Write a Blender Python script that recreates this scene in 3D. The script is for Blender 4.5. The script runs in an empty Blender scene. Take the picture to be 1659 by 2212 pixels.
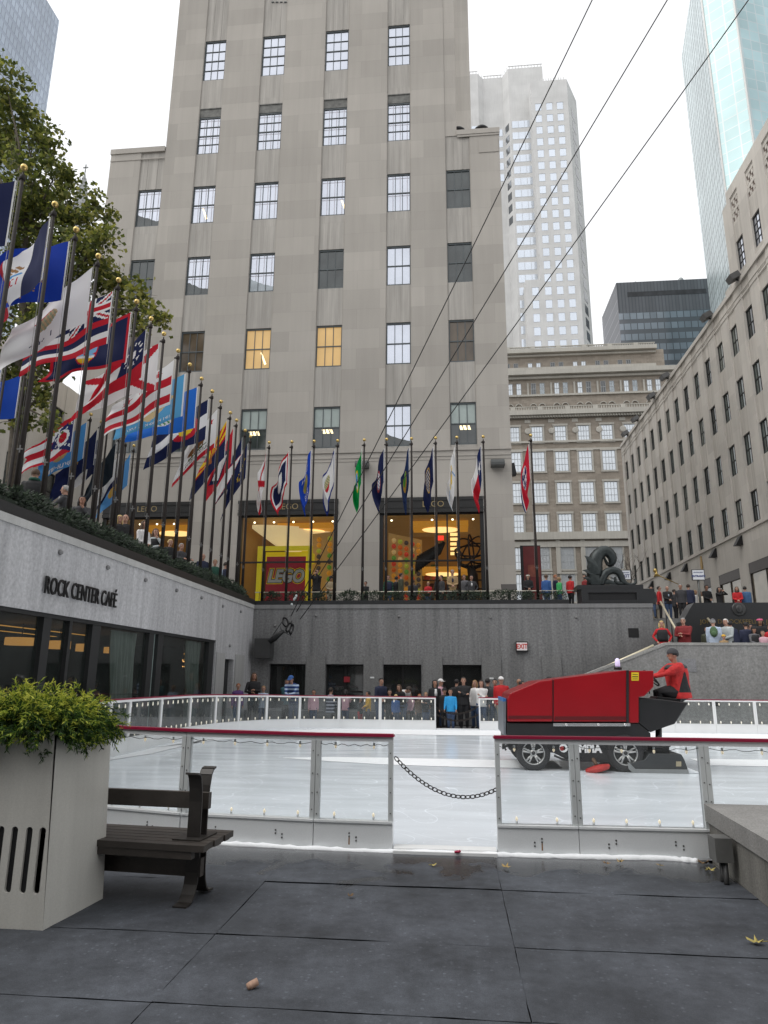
import bpy, bmesh, math, random
from mathutils import Vector, Matrix, noise
PI = math.pi
R = math.radians
rnd = random.Random(11)
scn = bpy.context.scene
C = scn.collection

# ---------------------------------------------------------------- camera
FPX, CX, CY = 1491.0, 829.5, 1106.0
EYE = Vector((0, 0, 1.65))
_y = Vector((152, 361, FPX)).normalized()
_z = Vector((45, -5976, FPX)); _z -= _y * _z.dot(_y); _z.normalize()
_x = _y.cross(_z)
if _x.x < 0: _x = -_x
def ray(u, v):
    c = Vector((u - CX, v - CY, FPX))
    return Vector((_x.dot(c), _y.dot(c), _z.dot(c)))
def at(u, v, ax, val):
    d = ray(u, v)
    return EYE + d * ((val - EYE[ax]) / d[ax])
cam = bpy.data.cameras.new('camera')
co = bpy.data.objects.new('camera', cam); C.objects.link(co)
rt = Vector((_x.x, _y.x, _z.x)); dn = Vector((_x.y, _y.y, _z.y)); fw = Vector((_x.z, _y.z, _z.z))
m4 = Matrix((rt, -dn, -fw)).transposed().to_4x4(); m4.translation = EYE
co.matrix_world = m4
cam.sensor_fit = 'VERTICAL'; cam.sensor_height = 36; cam.lens = 36 * FPX / 2212
cam.clip_start = 0.05; cam.clip_end = 3000
scn.camera = co

# ---------------------------------------------------------------- materials
MATS = {}
def lin(c):
    return tuple((x / 255 / 12.92) if x / 255 <= .04045 else ((x / 255 + .055) / 1.055) ** 2.4 for x in c)
def newmat(name):
    m = bpy.data.materials.new(name); m.use_nodes = True
    nt = m.node_tree; b = nt.nodes['Principled BSDF']
    return m, nt, b
def N(nt, typ, **kw):
    n = nt.nodes.new(typ)
    for k, v in kw.items():
        if k.startswith('i_'): n.inputs[k[2:].replace('_', ' ')].default_value = v
        else: setattr(n, k, v)
    return n
def ramp(nt, fac, a, b):
    r = N(nt, 'ShaderNodeMapRange'); nt.links.new(fac, r.inputs[0])
    r.inputs[1].default_value = a[0]; r.inputs[2].default_value = a[1]
    r.inputs[3].default_value = b[0]; r.inputs[4].default_value = b[1]
    return r.outputs[0]
def mulcol(nt, col, fac):
    h = N(nt, 'ShaderNodeHueSaturation'); nt.links.new(fac, h.inputs['Value'])
    if isinstance(col, tuple): h.inputs['Color'].default_value = (*col, 1)
    else: nt.links.new(col, h.inputs['Color'])
    return h.outputs[0]
def mat(name, c, r=.6, me=0, nz=.12, ns=3, em=None, es=0, bump=0, bs=40, spec=.5, fine=0, coat=0):
    """plain surface with mottling, optional fine grain and bump"""
    if name in MATS: return MATS[name]
    m, nt, b = newmat(name)
    b.inputs['Roughness'].default_value = r; b.inputs['Metallic'].default_value = me
    b.inputs['Specular IOR Level'].default_value = spec
    b.inputs['Coat Weight'].default_value = coat
    b.inputs['Base Color'].default_value = (*c, 1)
    tc = N(nt, 'ShaderNodeTexCoord')
    col = c
    if nz:
        n = N(nt, 'ShaderNodeTexNoise', i_Scale=ns, i_Detail=5.0); nt.links.new(tc.outputs['Object'], n.inputs['Vector'])
        col = mulcol(nt, col, ramp(nt, n.outputs[0], (.25, .75), (1 - nz, 1 + nz)))
    if fine:
        n2 = N(nt, 'ShaderNodeTexNoise', i_Scale=90.0, i_Detail=2.0); nt.links.new(tc.outputs['Object'], n2.inputs['Vector'])
        col = mulcol(nt, col, ramp(nt, n2.outputs[0], (.3, .7), (1 - fine, 1 + fine)))
    if not isinstance(col, tuple): nt.links.new(col, b.inputs['Base Color'])
    if bump:
        n3 = N(nt, 'ShaderNodeTexNoise', i_Scale=bs, i_Detail=3.0); nt.links.new(tc.outputs['Object'], n3.inputs['Vector'])
        bp = N(nt, 'ShaderNodeBump', i_Strength=bump, i_Distance=.02); nt.links.new(n3.outputs[0], bp.inputs['Height'])
        nt.links.new(bp.outputs[0], b.inputs['Normal'])
    if em:
        b.inputs['Emission Color'].default_value = (*em, 1); b.inputs['Emission Strength'].default_value = es
    MATS[name] = m
    return m
def stone(name, c, ax='y', bw=2.4, bh=1.2, var=.16, streak=.12, speck=.1, joint=.5, rough=.85, spscale=60, jw=.004):
    """masonry: blocks of slightly different tone, fine joints, rain streaks, grain; ax = the axis the face looks along"""
    if name in MATS: return MATS[name]
    m, nt, b = newmat(name); b.inputs['Roughness'].default_value = rough; b.inputs['Specular IOR Level'].default_value = .3
    g = N(nt, 'ShaderNodeNewGeometry')
    sx = N(nt, 'ShaderNodeSeparateXYZ'); nt.links.new(g.outputs['Position'], sx.inputs[0])
    cb = N(nt, 'ShaderNodeCombineXYZ')
    nt.links.new(sx.outputs[0 if ax == 'y' else 1], cb.inputs[0])
    nt.links.new(sx.outputs[1 if ax == 'z' else 2], cb.inputs[1])
    br = N(nt, 'ShaderNodeTexBrick')
    nt.links.new(cb.outputs[0], br.inputs['Vector'])
    br.inputs['Scale'].default_value = 1; br.inputs['Mortar Size'].default_value = jw; br.inputs['Bias'].default_value = 0
    br.inputs['Brick Width'].default_value = bw; br.inputs['Row Height'].default_value = bh
    br.inputs['Mortar Smooth'].default_value = .2
    br.inputs['Color1'].default_value = (1 - var, 1 - var, 1 - var, 1); br.inputs['Color2'].default_value = (1 + var * .6, 1 + var * .6, 1 + var * .6, 1)
    br.inputs['Mortar'].default_value = (joint, joint, joint, 1)
    mx = N(nt, 'ShaderNodeMix', data_type='RGBA', blend_type='MULTIPLY'); mx.inputs[0].default_value = 1
    mx.inputs[6].default_value = (*c, 1); nt.links.new(br.outputs[0], mx.inputs[7])
    col = mx.outputs[2]
    mp = N(nt, 'ShaderNodeMapping'); mp.inputs['Scale'].default_value = (2.2, 2.2, .12); nt.links.new(g.outputs['Position'], mp.inputs[0])
    n = N(nt, 'ShaderNodeTexNoise', i_Scale=1.6, i_Detail=6.0, i_Roughness=.65); nt.links.new(mp.outputs[0], n.inputs['Vector'])
    col = mulcol(nt, col, ramp(nt, n.outputs[0], (.3, .7), (1 - streak, 1 + streak)))
    n2 = N(nt, 'ShaderNodeTexNoise', i_Scale=spscale, i_Detail=3.0, i_Roughness=.7); nt.links.new(g.outputs['Position'], n2.inputs['Vector'])
    col = mulcol(nt, col, ramp(nt, n2.outputs[0], (.3, .7), (1 - speck, 1 + speck)))
    n4 = N(nt, 'ShaderNodeTexNoise', i_Scale=.22, i_Detail=3.0); nt.links.new(g.outputs['Position'], n4.inputs['Vector'])
    col = mulcol(nt, col, ramp(nt, n4.outputs[0], (.3, .7), (.93, 1.06)))
    nt.links.new(col, b.inputs['Base Color'])
    MATS[name] = m
    return m
def glassmat(name, tint=(.9, .95, .95), refl=.12, dirt=.05, dirtc=(.8, .85, .85)):
    if name in MATS: return MATS[name]
    m, nt, b = newmat(name)
    nt.nodes.remove(b); out = nt.nodes['Material Output']
    t = N(nt, 'ShaderNodeBsdfTransparent'); t.inputs[0].default_value = (*tint, 1)
    d = N(nt, 'ShaderNodeBsdfDiffuse'); d.inputs[0].default_value = (*dirtc, 1)
    gl = N(nt, 'ShaderNodeBsdfGlossy'); gl.inputs['Roughness'].default_value = .03
    tc = N(nt, 'ShaderNodeNewGeometry')
    n = N(nt, 'ShaderNodeTexNoise', i_Scale=2.0, i_Detail=4.0); nt.links.new(tc.outputs['Position'], n.inputs['Vector'])
    m1 = N(nt, 'ShaderNodeMixShader'); nt.links.new(ramp(nt, n.outputs[0], (.3, .7), (dirt * .6, dirt * 1.4)), m1.inputs[0])
    nt.links.new(t.outputs[0], m1.inputs[1]); nt.links.new(d.outputs[0], m1.inputs[2])
    lw = N(nt, 'ShaderNodeFresnel'); lw.inputs[0].default_value = 1.45
    ad = N(nt, 'ShaderNodeMath', operation='ADD'); nt.links.new(lw.outputs[0], ad.inputs[0]); ad.inputs[1].default_value = refl; ad.use_clamp = True
    m2 = N(nt, 'ShaderNodeMixShader'); nt.links.new(ad.outputs[0], m2.inputs[0])
    nt.links.new(m1.outputs[0], m2.inputs[1]); nt.links.new(gl.outputs[0], m2.inputs[2])
    nt.links.new(m2.outputs[0], out.inputs[0])
    MATS[name] = m
    return m
def curtain(name, glass, line, ax, px, pz, lw=.12, rough=.12, me=.6, band=None, var=.12):
    """curtain wall: a grid of panes with mullion lines, ax = the two world axes used"""
    m, nt, b = newmat(name); b.inputs['Roughness'].default_value = rough; b.inputs['Metallic'].default_value = me
    g = N(nt, 'ShaderNodeNewGeometry'); sx = N(nt, 'ShaderNodeSeparateXYZ'); nt.links.new(g.outputs['Position'], sx.inputs[0])
    cb = N(nt, 'ShaderNodeCombineXYZ'); nt.links.new(sx.outputs[ax], cb.inputs[0]); nt.links.new(sx.outputs[2], cb.inputs[1])
    br = N(nt, 'ShaderNodeTexBrick'); br.offset = 0; nt.links.new(cb.outputs[0], br.inputs['Vector'])
    br.inputs['Scale'].default_value = 1; br.inputs['Mortar Size'].default_value = lw; br.inputs['Brick Width'].default_value = px
    br.inputs['Row Height'].default_value = pz; br.inputs['Mortar Smooth'].default_value = .1; br.inputs['Bias'].default_value = 0
    br.inputs['Color1'].default_value = (*[x * (1 - var) for x in glass], 1); br.inputs['Color2'].default_value = (*[x * (1 + var) for x in glass], 1)
    br.inputs['Mortar'].default_value = (*line, 1)
    col = br.outputs[0]
    if band:
        fr = N(nt, 'ShaderNodeMath', operation='FRACT'); dv = N(nt, 'ShaderNodeMath', operation='DIVIDE')
        nt.links.new(sx.outputs[2], dv.inputs[0]); dv.inputs[1].default_value = band[0]; nt.links.new(dv.outputs[0], fr.inputs[0])
        gt = N(nt, 'ShaderNodeMath', operation='GREATER_THAN'); nt.links.new(fr.outputs[0], gt.inputs[0]); gt.inputs[1].default_value = band[1]
        mx = N(nt, 'ShaderNodeMix', data_type='RGBA'); nt.links.new(gt.outputs[0], mx.inputs[0]); nt.links.new(col, mx.inputs[6]); mx.inputs[7].default_value = (*band[2], 1)
        col = mx.outputs[2]
    n = N(nt, 'ShaderNodeTexNoise', i_Scale=.05, i_Detail=4.0); nt.links.new(g.outputs['Position'], n.inputs['Vector'])
    col = mulcol(nt, col, ramp(nt, n.outputs[0], (.3, .7), (.85, 1.15)))
    nt.links.new(col, b.inputs['Base Color'])
    return m

# ---------------------------------------------------------------- mesh collector
ORG = {}
class MB:
    def __init__(s): s.v = []; s.f = []; s.m = []; s.s = []
    def add(s, vs, fs, m=0, sm=False):
        o = len(s.v); s.v += [tuple(p) for p in vs]
        for f in fs: s.f.append(tuple(i + o for i in f)); s.m.append(m); s.s.append(sm)
        return s
    def box(s, x0, x1, y0, y1, z0, z1, m=0, T=None):
        if x0 > x1: x0, x1 = x1, x0
        if y0 > y1: y0, y1 = y1, y0
        if z0 > z1: z0, z1 = z1, z0
        vs = [(x0, y0, z0), (x1, y0, z0), (x1, y1, z0), (x0, y1, z0), (x0, y0, z1), (x1, y0, z1), (x1, y1, z1), (x0, y1, z1)]
        if T: vs = [T(*p) for p in vs]
        return s.add(vs, [(0, 3, 2, 1), (4, 5, 6, 7), (0, 1, 5, 4), (1, 2, 6, 5), (2, 3, 7, 6), (3, 0, 4, 7)], m)
    def quad(s, a, b, c, d, m=0): return s.add([a, b, c, d], [(0, 1, 2, 3)], m)
    def prism(s, poly, T, d0, d1, m=0, sm=False):
        n = len(poly)
        vs = [T(a, b, d0) for a, b in poly] + [T(a, b, d1) for a, b in poly]
        s.add(vs, [tuple(range(n)), tuple(range(2 * n - 1, n - 1, -1))] + [(i, i + n, (i + 1) % n + n, (i + 1) % n) for i in range(n)], m, sm)
        return s
    def tube(s, pts, r, n=8, m=0, sm=True, cap=True, flat=1.0, up=None):
        pts = [Vector(p) for p in pts]; k = len(pts)
        rs = r if isinstance(r, (list, tuple)) else [r] * k
        vs = []; a0 = None
        for i, p in enumerate(pts):
            t = (pts[min(i + 1, k - 1)] - pts[max(i - 1, 0)])
            t = t.normalized() if t.length > 1e-9 else Vector((0, 0, 1))
            if a0 is None:
                ref = Vector(up) if up else (Vector((0, 0, 1)) if abs(t.z) < .9 else Vector((1, 0, 0)))
                a = ref - t * ref.dot(t)
            else: a = a0 - t * a0.dot(t)
            if a.length < 1e-6: a = t.orthogonal()
            a.normalize(); a0 = a; b = t.cross(a)
            for j in range(n):
                w = 2 * PI * j / n
                vs.append(p + a * math.cos(w) * rs[i] * flat + b * math.sin(w) * rs[i])
        fs = [(i * n + j, i * n + (j + 1) % n, (i + 1) * n + (j + 1) % n, (i + 1) * n + j) for i in range(k - 1) for j in range(n)]
        if cap: fs += [tuple(range(n - 1, -1, -1)), tuple(range((k - 1) * n, k * n))]
        return s.add(vs, fs, m, sm)
    def lathe(s, prof, T, n=12, m=0, sm=True, cap=True):
        """prof: list of (radius, height); T maps (x, y, h)"""
        vs = []; k = len(prof)
        for r, h in prof:
            for j in range(n):
                w = 2 * PI * j / n; vs.append(T(r * math.cos(w), r * math.sin(w), h))
        fs = [(i * n + j, i * n + (j + 1) % n, (i + 1) * n + (j + 1) % n, (i + 1) * n + j) for i in range(k - 1) for j in range(n)]
        if cap: fs += [tuple(range(n - 1, -1, -1)), tuple(range((k - 1) * n, k * n))]
        return s.add(vs, fs, m, sm)
    def ell(s, c, rx, ry, rz, n=12, k=8, m=0, M=None, keep=None):
        vs = []; M = M or Matrix.Identity(3); c = Vector(c)
        for i in range(k + 1):
            ph = -PI / 2 + PI * i / k
            for j in range(n):
                w = 2 * PI * j / n
                vs.append(c + M @ Vector((rx * math.cos(ph) * math.cos(w), ry * math.cos(ph) * math.sin(w), rz * math.sin(ph))))
        fs = []
        for i in range(k):
            for j in range(n):
                f = (i * n + j, i * n + (j + 1) % n, (i + 1) * n + (j + 1) % n, (i + 1) * n + j)
                if keep is None or keep(2 * PI * (j + .5) / n, -PI / 2 + PI * (i + .5) / k): fs.append(f)
        return s.add(vs, fs, m, True)
    def build(s, name, mats, parent=None, loc=None, weld=False):
        me = bpy.data.meshes.new(name)
        if not isinstance(mats, (list, tuple)): mats = [mats]
        if parent is not None: o0 = ORG[parent.name]
        elif loc is not None: o0 = Vector(loc)
        else:
            xs = [p[0] for p in s.v]; ys = [p[1] for p in s.v]; zs = [p[2] for p in s.v]
            o0 = Vector(((min(xs) + max(xs)) / 2, (min(ys) + max(ys)) / 2, min(zs)))
        me.from_pydata([(p[0] - o0.x, p[1] - o0.y, p[2] - o0.z) for p in s.v], [], s.f)
        for mm in mats: me.materials.append(mm)
        me.polygons.foreach_set('material_index', s.m); me.polygons.foreach_set('use_smooth', s.s)
        me.update()
        o = bpy.data.objects.new(name, me); C.objects.link(o)
        if parent is not None: o.parent = parent; ORG[o.name] = o0.copy()
        else: o.location = o0; ORG[o.name] = o0.copy()
        return o
def tag(o, label, cat, group=None):
    o['label'] = label; o['category'] = cat
    if group: o['group'] = group
    return o
def thing(name, label, cat, loc, group=None):
    o = bpy.data.objects.new(name, None); C.objects.link(o); o.location = loc; o.empty_display_size = .2
    ORG[o.name] = Vector(loc)
    return tag(o, label, cat, group)
def struct(mb, name, m, kind='structure'):
    o = mb.build(name, m); o['kind'] = kind; return o
def each_box(mb, name, m, parent):
    for i in range(0, len(mb.v), 8):
        q = MB(); q.add(mb.v[i:i + 8], [(0, 3, 2, 1), (4, 5, 6, 7), (0, 1, 5, 4), (1, 2, 6, 5), (2, 3, 7, 6), (3, 0, 4, 7)]); q.build(name, m, parent)
def dup(root, loc, label=None):
    r = root.copy(); C.objects.link(r); r.location = loc; ORG[r.name] = Vector(loc)
    if label: r['label'] = label
    for ch in root.children:
        c = ch.copy(); C.objects.link(c); c.parent = r
        for g in ch.children:
            d = g.copy(); C.objects.link(d); d.parent = c
    return r
def text(name, body, size, loc, rot, m, parent=None, ext=.01, off=0, shear=0, align='CENTER', sx=1, width=None):
    cu = bpy.data.curves.new(name, 'FONT'); cu.body = body; cu.size = size; cu.extrude = ext; cu.offset = off; cu.shear = shear
    cu.align_x = align; cu.align_y = 'CENTER'; cu.resolution_u = 3
    cu.materials.append(m)
    tmp = bpy.data.objects.new(name, cu); C.objects.link(tmp); bpy.context.view_layer.update()
    me = bpy.data.meshes.new_from_object(tmp.evaluated_get(bpy.context.evaluated_depsgraph_get())); me.name = name
    bpy.data.objects.remove(tmp); bpy.data.curves.remove(cu)
    o = bpy.data.objects.new(name, me); C.objects.link(o)
    if width: sx = width / (max(v.co.x for v in me.vertices) - min(v.co.x for v in me.vertices))
    o.rotation_euler = rot; o.scale = (sx, 1, 1)
    if parent is not None: o.parent = parent; o.location = Vector(loc) - ORG[parent.name]
    else: o.location = loc
    return o
FRONT = (PI / 2, 0, 0)
TY = lambda Y: (lambda a, b, d: (a, Y + d, b))          # a face that looks along -Y
TX = lambda X: (lambda a, b, d: (X + d, a, b))          # a face that looks along -X
TXp = lambda X: (lambda a, b, d: (X - d, a, b))         # a face that looks along +X
def window(parent, T, a0, a1, b0, b1, fm, pm, cols=3, rows=2, fw=.07, mw=.03, dep=.08, split=True, pane_d=.05, name='window'):
    """frame with glazing bars; its pane is a part of the frame"""
    w = MB()
    w.box(a0, a0 + fw, b0, b1, 0, dep, 0, lambda a, b, d: T(a, b, d)); w.box(a1 - fw, a1, b0, b1, 0, dep, 0, T)
    w.box(a0 + fw, a1 - fw, b0, b0 + fw, 0, dep, 0, T); w.box(a0 + fw, a1 - fw, b1 - fw, b1, 0, dep, 0, T)
    for i in range(1, cols):
        x = a0 + fw + (a1 - a0 - 2 * fw) * i / cols; w.box(x - mw / 2, x + mw / 2, b0 + fw, b1 - fw, .018, dep - .01, 0, T)
    for i in range(1, rows):
        z = b0 + fw + (b1 - b0 - 2 * fw) * i / rows
        t = mw * 1.7 if (split and rows % 2 == 0 and i == rows // 2) else mw
        w.box(a0 + fw, a1 - fw, z - t / 2, z + t / 2, .012, dep - .015, 0, T)
    f = w.build(name, fm, parent)
    p = MB(); p.quad(T(a0 + fw * .5, b0 + fw * .5, pane_d), T(a1 - fw * .5, b0 + fw * .5, pane_d), T(a1 - fw * .5, b1 - fw * .5, pane_d), T(a0 + fw * .5, b1 - fw * .5, pane_d))
    p.build('pane', pm, f)
    return f

# ---------------------------------------------------------------- palette
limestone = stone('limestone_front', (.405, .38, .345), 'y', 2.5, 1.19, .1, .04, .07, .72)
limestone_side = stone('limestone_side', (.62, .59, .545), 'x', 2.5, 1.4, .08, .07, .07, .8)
spandrel = stone('fluted_spandrel', (.39, .37, .34), 'y', .12, 9, .06, .2, .06, .82)
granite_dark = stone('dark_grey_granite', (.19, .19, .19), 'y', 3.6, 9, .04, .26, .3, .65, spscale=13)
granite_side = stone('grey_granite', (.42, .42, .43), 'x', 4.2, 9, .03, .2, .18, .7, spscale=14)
granite_ledge = stone('speckled_ledge_granite', (.25, .245, .235), 'y', 2.4, .9, .03, .12, .3, .5, spscale=70)
granite_stair = stone('stair_granite', (.26, .257, .25), 'y', 3.2, 9, .03, .14, .26, .6, spscale=15)
bronze = mat('dark_bronze', (.02, .0155, .0135), .65, 0, spec=.3)
black_metal = mat('black_metal', (.015, .015, .016), .45, .2)
frame_grey = mat('blue_grey_window_frame', (.075, .09, .095), .5)
frame_dark = mat('dark_window_frame', (.022, .023, .024), .6)
brass = mat('brass', (.75, .55, .22), .25, 1, 0)
gold = mat('gilded_ball', (.62, .45, .16), .3, .9, 0)
white_paint = mat('white_paint', (.78, .79, .79), .45, 0, .05, 2)
grey_panel = mat('pale_grey_panel', (.68, .7, .71), .45, 0, .06, 1.5, fine=.03)
alu = mat('aluminium_post', (.56, .585, .585), .4, .1, .06)
rail_red = mat('red_rail', (.27, .012, .045), .3, 0, .06, 3)
skin_tones = [mat('skin_%d' % i, c, .55, 0, .08, 20) for i, c in enumerate([(.44, .25, .18), (.38, .2, .135), (.3, .16, .1), (.11, .06, .04)])]
rubber_black = mat('black_rubber', (.018, .018, .02), .75, 0, .1)
snow = mat('scraped_snow', (.86, .88, .9), .8, 0, .05, 6, bump=.3, bs=30)
# ---------------------------------------------------------------- world and sun
w = bpy.data.worlds.new('World'); scn.world = w; w.use_nodes = True
nt = w.node_tree; bg = nt.nodes['Background']; out = nt.nodes['World Output']
sky = N(nt, 'ShaderNodeTexSky', sky_type='NISHITA', sun_disc=False)
sky.sun_elevation = R(52); sky.sun_rotation = R(200); sky.air_density = 1.0; sky.dust_density = 4.0
hs = N(nt, 'ShaderNodeHueSaturation'); hs.inputs['Saturation'].default_value = .25; nt.links.new(sky.outputs[0], hs.inputs['Color'])
nt.links.new(hs.outputs[0], bg.inputs[0]); bg.inputs[1].default_value = .05
tc = N(nt, 'ShaderNodeTexCoord'); n1 = N(nt, 'ShaderNodeTexNoise', i_Scale=2.5, i_Detail=4.0); nt.links.new(tc.outputs['Generated'], n1.inputs['Vector'])
b2 = N(nt, 'ShaderNodeBackground'); b2.inputs[0].default_value = (.985, .99, 1, 1)         # the overcast layer
nt.links.new(ramp(nt, n1.outputs[0], (.3, .7), (.95, 1.08)), b2.inputs[1])
ad = N(nt, 'ShaderNodeAddShader'); nt.links.new(bg.outputs[0], ad.inputs[0]); nt.links.new(b2.outputs[0], ad.inputs[1]); nt.links.new(ad.outputs[0], out.inputs[0])
sl = bpy.data.lights.new('sun', 'SUN'); sl.energy = 1.1; sl.angle = R(40); sl.color = (1, .97, .93)
so = bpy.data.objects.new('sun', sl); C.objects.link(so)
_d = Vector((-1.0, -.5, 1.5)).normalized(); so.rotation_euler = _d.to_track_quat('Z', 'Y').to_euler()
sky.sun_elevation = math.asin(_d.z); sky.sun_rotation = math.atan2(_d.x, _d.y)

PZ, WZ, WX, WY = 4.6, 4.58, -8.2, 28.0       # upper plaza level, wall top, left wall face, back wall face
# ---------------------------------------------------------------- ground
pav = stone('plaza_paving', (.2, .195, .19), 'z', 1.2, 1.2, .06, .05, .15, .6)
g = MB()
for (x0, x1, y0, y1) in ((-700, WX - .6, -500, 900), (32, 700, -500, 900), (WX - .6, 32, -500, -12), (WX - .6, 32, 35.6, 900), (WX - .6, 7.9, WY + .6, 35.6), (15.8, 32, WY + 3.6, 35.6)):
    g.quad((x0, y0, PZ), (x1, y0, PZ), (x1, y1, PZ), (x0, y1, PZ))
struct(g, 'ground', pav)
g = MB(); g.quad((-20, -12, -.03), (32, -12, -.03), (32, 36, -.03), (-20, 36, -.03))
struct(g, 'concourse_floor', mat('concourse_paving', (.1, .1, .1), .6, 0, .2, 2))
# rubber floor of loose slabs around the rink, edges slightly lifted
m, nt, b = newmat('rubber_flooring')
g_ = N(nt, 'ShaderNodeNewGeometry')
na = N(nt, 'ShaderNodeTexNoise', i_Scale=.9, i_Detail=6.0, i_Roughness=.6); nb = N(nt, 'ShaderNodeTexNoise', i_Scale=160.0, i_Detail=2.0); nc = N(nt, 'ShaderNodeTexNoise', i_Scale=1.6, i_Detail=5.0, i_Distortion=.6)
for q in (na, nb, nc): nt.links.new(g_.outputs['Position'], q.inputs['Vector'])
sx = N(nt, 'ShaderNodeSeparateXYZ'); nt.links.new(g_.outputs['Position'], sx.inputs[0])
col = mulcol(nt, (.05, .055, .0645), ramp(nt, na.outputs[0], (.36, .64), (.66, 1.36)))
col = mulcol(nt, col, ramp(nt, nb.outputs[0], (.3, .7), (.8, 1.2)))
nd = N(nt, 'ShaderNodeTexNoise', i_Scale=7.0, i_Detail=5.0, i_Roughness=.7); nt.links.new(g_.outputs['Position'], nd.inputs['Vector'])
col = mulcol(nt, col, ramp(nt, nd.outputs[0], (.35, .72), (.85, 1.4)))
# damp margin next to the ice, breaking up with distance
wy = N(nt, 'ShaderNodeMapRange'); nt.links.new(sx.outputs[1], wy.inputs[0]); wy.inputs[1].default_value = 5.9; wy.inputs[2].default_value = 7.1; wy.inputs[3].default_value = -.24; wy.inputs[4].default_value = .12
ads = N(nt, 'ShaderNodeMath', operation='ADD'); nt.links.new(nc.outputs[0], ads.inputs[0]); nt.links.new(wy.outputs[0], ads.inputs[1])
wet = ramp(nt, ads.outputs[0], (.47, .53), (0, 1))
for vs_, rad_, val_ in ((9.0, .035, 1.7), (4.0, .045, .55), (26.0, .05, 1.5)):              # trodden gum, grit and dark spots
    vo = N(nt, 'ShaderNodeTexVoronoi', i_Scale=vs_); nt.links.new(g_.outputs['Position'], vo.inputs['Vector'])
    rnd_ = N(nt, 'ShaderNodeMath', operation='GREATER_THAN'); sv = N(nt, 'ShaderNodeSeparateColor'); nt.links.new(vo.outputs['Color'], sv.inputs[0]); nt.links.new(sv.outputs[0], rnd_.inputs[0]); rnd_.inputs[1].default_value = .72
    inn = ramp(nt, vo.outputs['Distance'], (rad_ * vs_ * .12, rad_ * vs_ * .25), (1, 0)); ml = N(nt, 'ShaderNodeMath', operation='MULTIPLY'); nt.links.new(inn, ml.inputs[0]); nt.links.new(rnd_.outputs[0], ml.inputs[1])
    col = mulcol(nt, col, ramp(nt, ml.outputs[0], (0, 1), (1, val_)))
col2 = mulcol(nt, col, ramp(nt, wet, (0, 1), (1, .5)))
nt.links.new(col2, b.inputs['Base Color']); nt.links.new(ramp(nt, wet, (0, 1), (.7, .1)), b.inputs['Roughness'])
bp = N(nt, 'ShaderNodeBump', i_Strength=.25, i_Distance=.004); nt.links.new(nb.outputs[0], bp.inputs['Height']); nt.links.new(bp.outputs[0], b.inputs['Normal'])
b.inputs['Specular IOR Level'].default_value = .35
mb = MB()
xs = [-7.6, -5.6, -3.6, -1.6, .35, 2.34]; ys = [.2, 1.45, 2.72, 3.96, 4.95, 6.18, 7.36]
for i in range(len(xs) - 1):
    for j in range(len(ys) - 1):
        x0, x1, y0, y1 = xs[i], xs[i + 1], ys[j], ys[j + 1]; gp = .002
        if j == 5 and i <= 1: y1 = 8.6
        k = 10; top = []
        rr = random.Random(i * 17 + j); tl = rr.uniform(-.002, .004); e1 = rr.uniform(.0, .01); ph = rr.uniform(0, 6)
        vs = []
        for a in range(k + 1):
            for c_ in range(k + 1):
                x = x0 + gp + (x1 - x0 - 2 * gp) * a / k; y = y0 + gp + (y1 - y0 - 2 * gp) * c_ / k
                z = tl + e1 * max(0, 1 - (c_ / k) * 5) * (.6 + .4 * math.sin(ph + 4 * a / k)) + .0015 * math.sin(7 * x + ph) * math.cos(5 * y)
                vs.append((x + rr.uniform(-.003, .003), y + (rr.uniform(-.005, .005) if c_ in (0, k) else 0), z))
        fs = [(a * (k + 1) + c_, (a + 1) * (k + 1) + c_, (a + 1) * (k + 1) + c_ + 1, a * (k + 1) + c_ + 1) for a in range(k) for c_ in range(k)]
        mb.add(vs, fs, 0, True)
        mb.box(x0 + gp + .004, x1 - gp - .004, y0 + gp + .006, y1 - gp - .006, -.028, -.006)
struct(mb, 'rubber_flooring', m)

# ---------------------------------------------------------------- rink: ice, barrier runs
RK_SIDE = [(-.63, 7.38, 1.09), (-1.45, 7.4, 1.09), (-2.3, 7.5, 1.1), (-3.2, 7.6, 1.1), (-4.4, 7.95, 1.11), (-5.5, 8.8, 1.12), (-6.35, 10.1, 1.14), (-6.9, 11.7, 1.16), (-7.15, 13.4, 1.18), (-7.25, 15.4, 1.18), (-7.28, 17.2, 1.18), (-7.22, 19, 1.18), (-7.05, 20.6, 1.16), (-6.75, 21.9, 1.13), (-6.15, 23.0, 1.11), (-5.2, 23.75, 1.08), (-3.9, 24.0, 1.07), (-2.5, 24.0, 1.07), (-.63, 24.0, 1.06)]
m, nt, b = newmat('rink_ice')
g_ = N(nt, 'ShaderNodeNewGeometry')
mp = N(nt, 'ShaderNodeMapping'); mp.inputs['Scale'].default_value = (.5, 2.2, 1); nt.links.new(g_.outputs['Position'], mp.inputs[0])
na = N(nt, 'ShaderNodeTexNoise', i_Scale=1.2, i_Detail=6.0); nt.links.new(mp.outputs[0], na.inputs['Vector'])
nb = N(nt, 'ShaderNodeTexNoise', i_Scale=26.0, i_Detail=4.0, i_Distortion=2.0); nt.links.new(mp.outputs[0], nb.inputs['Vector'])
icec = mulcol(nt, (.75, .8, .85), ramp(nt, na.outputs[0], (.3, .7), (.95, 1.05)))
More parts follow.
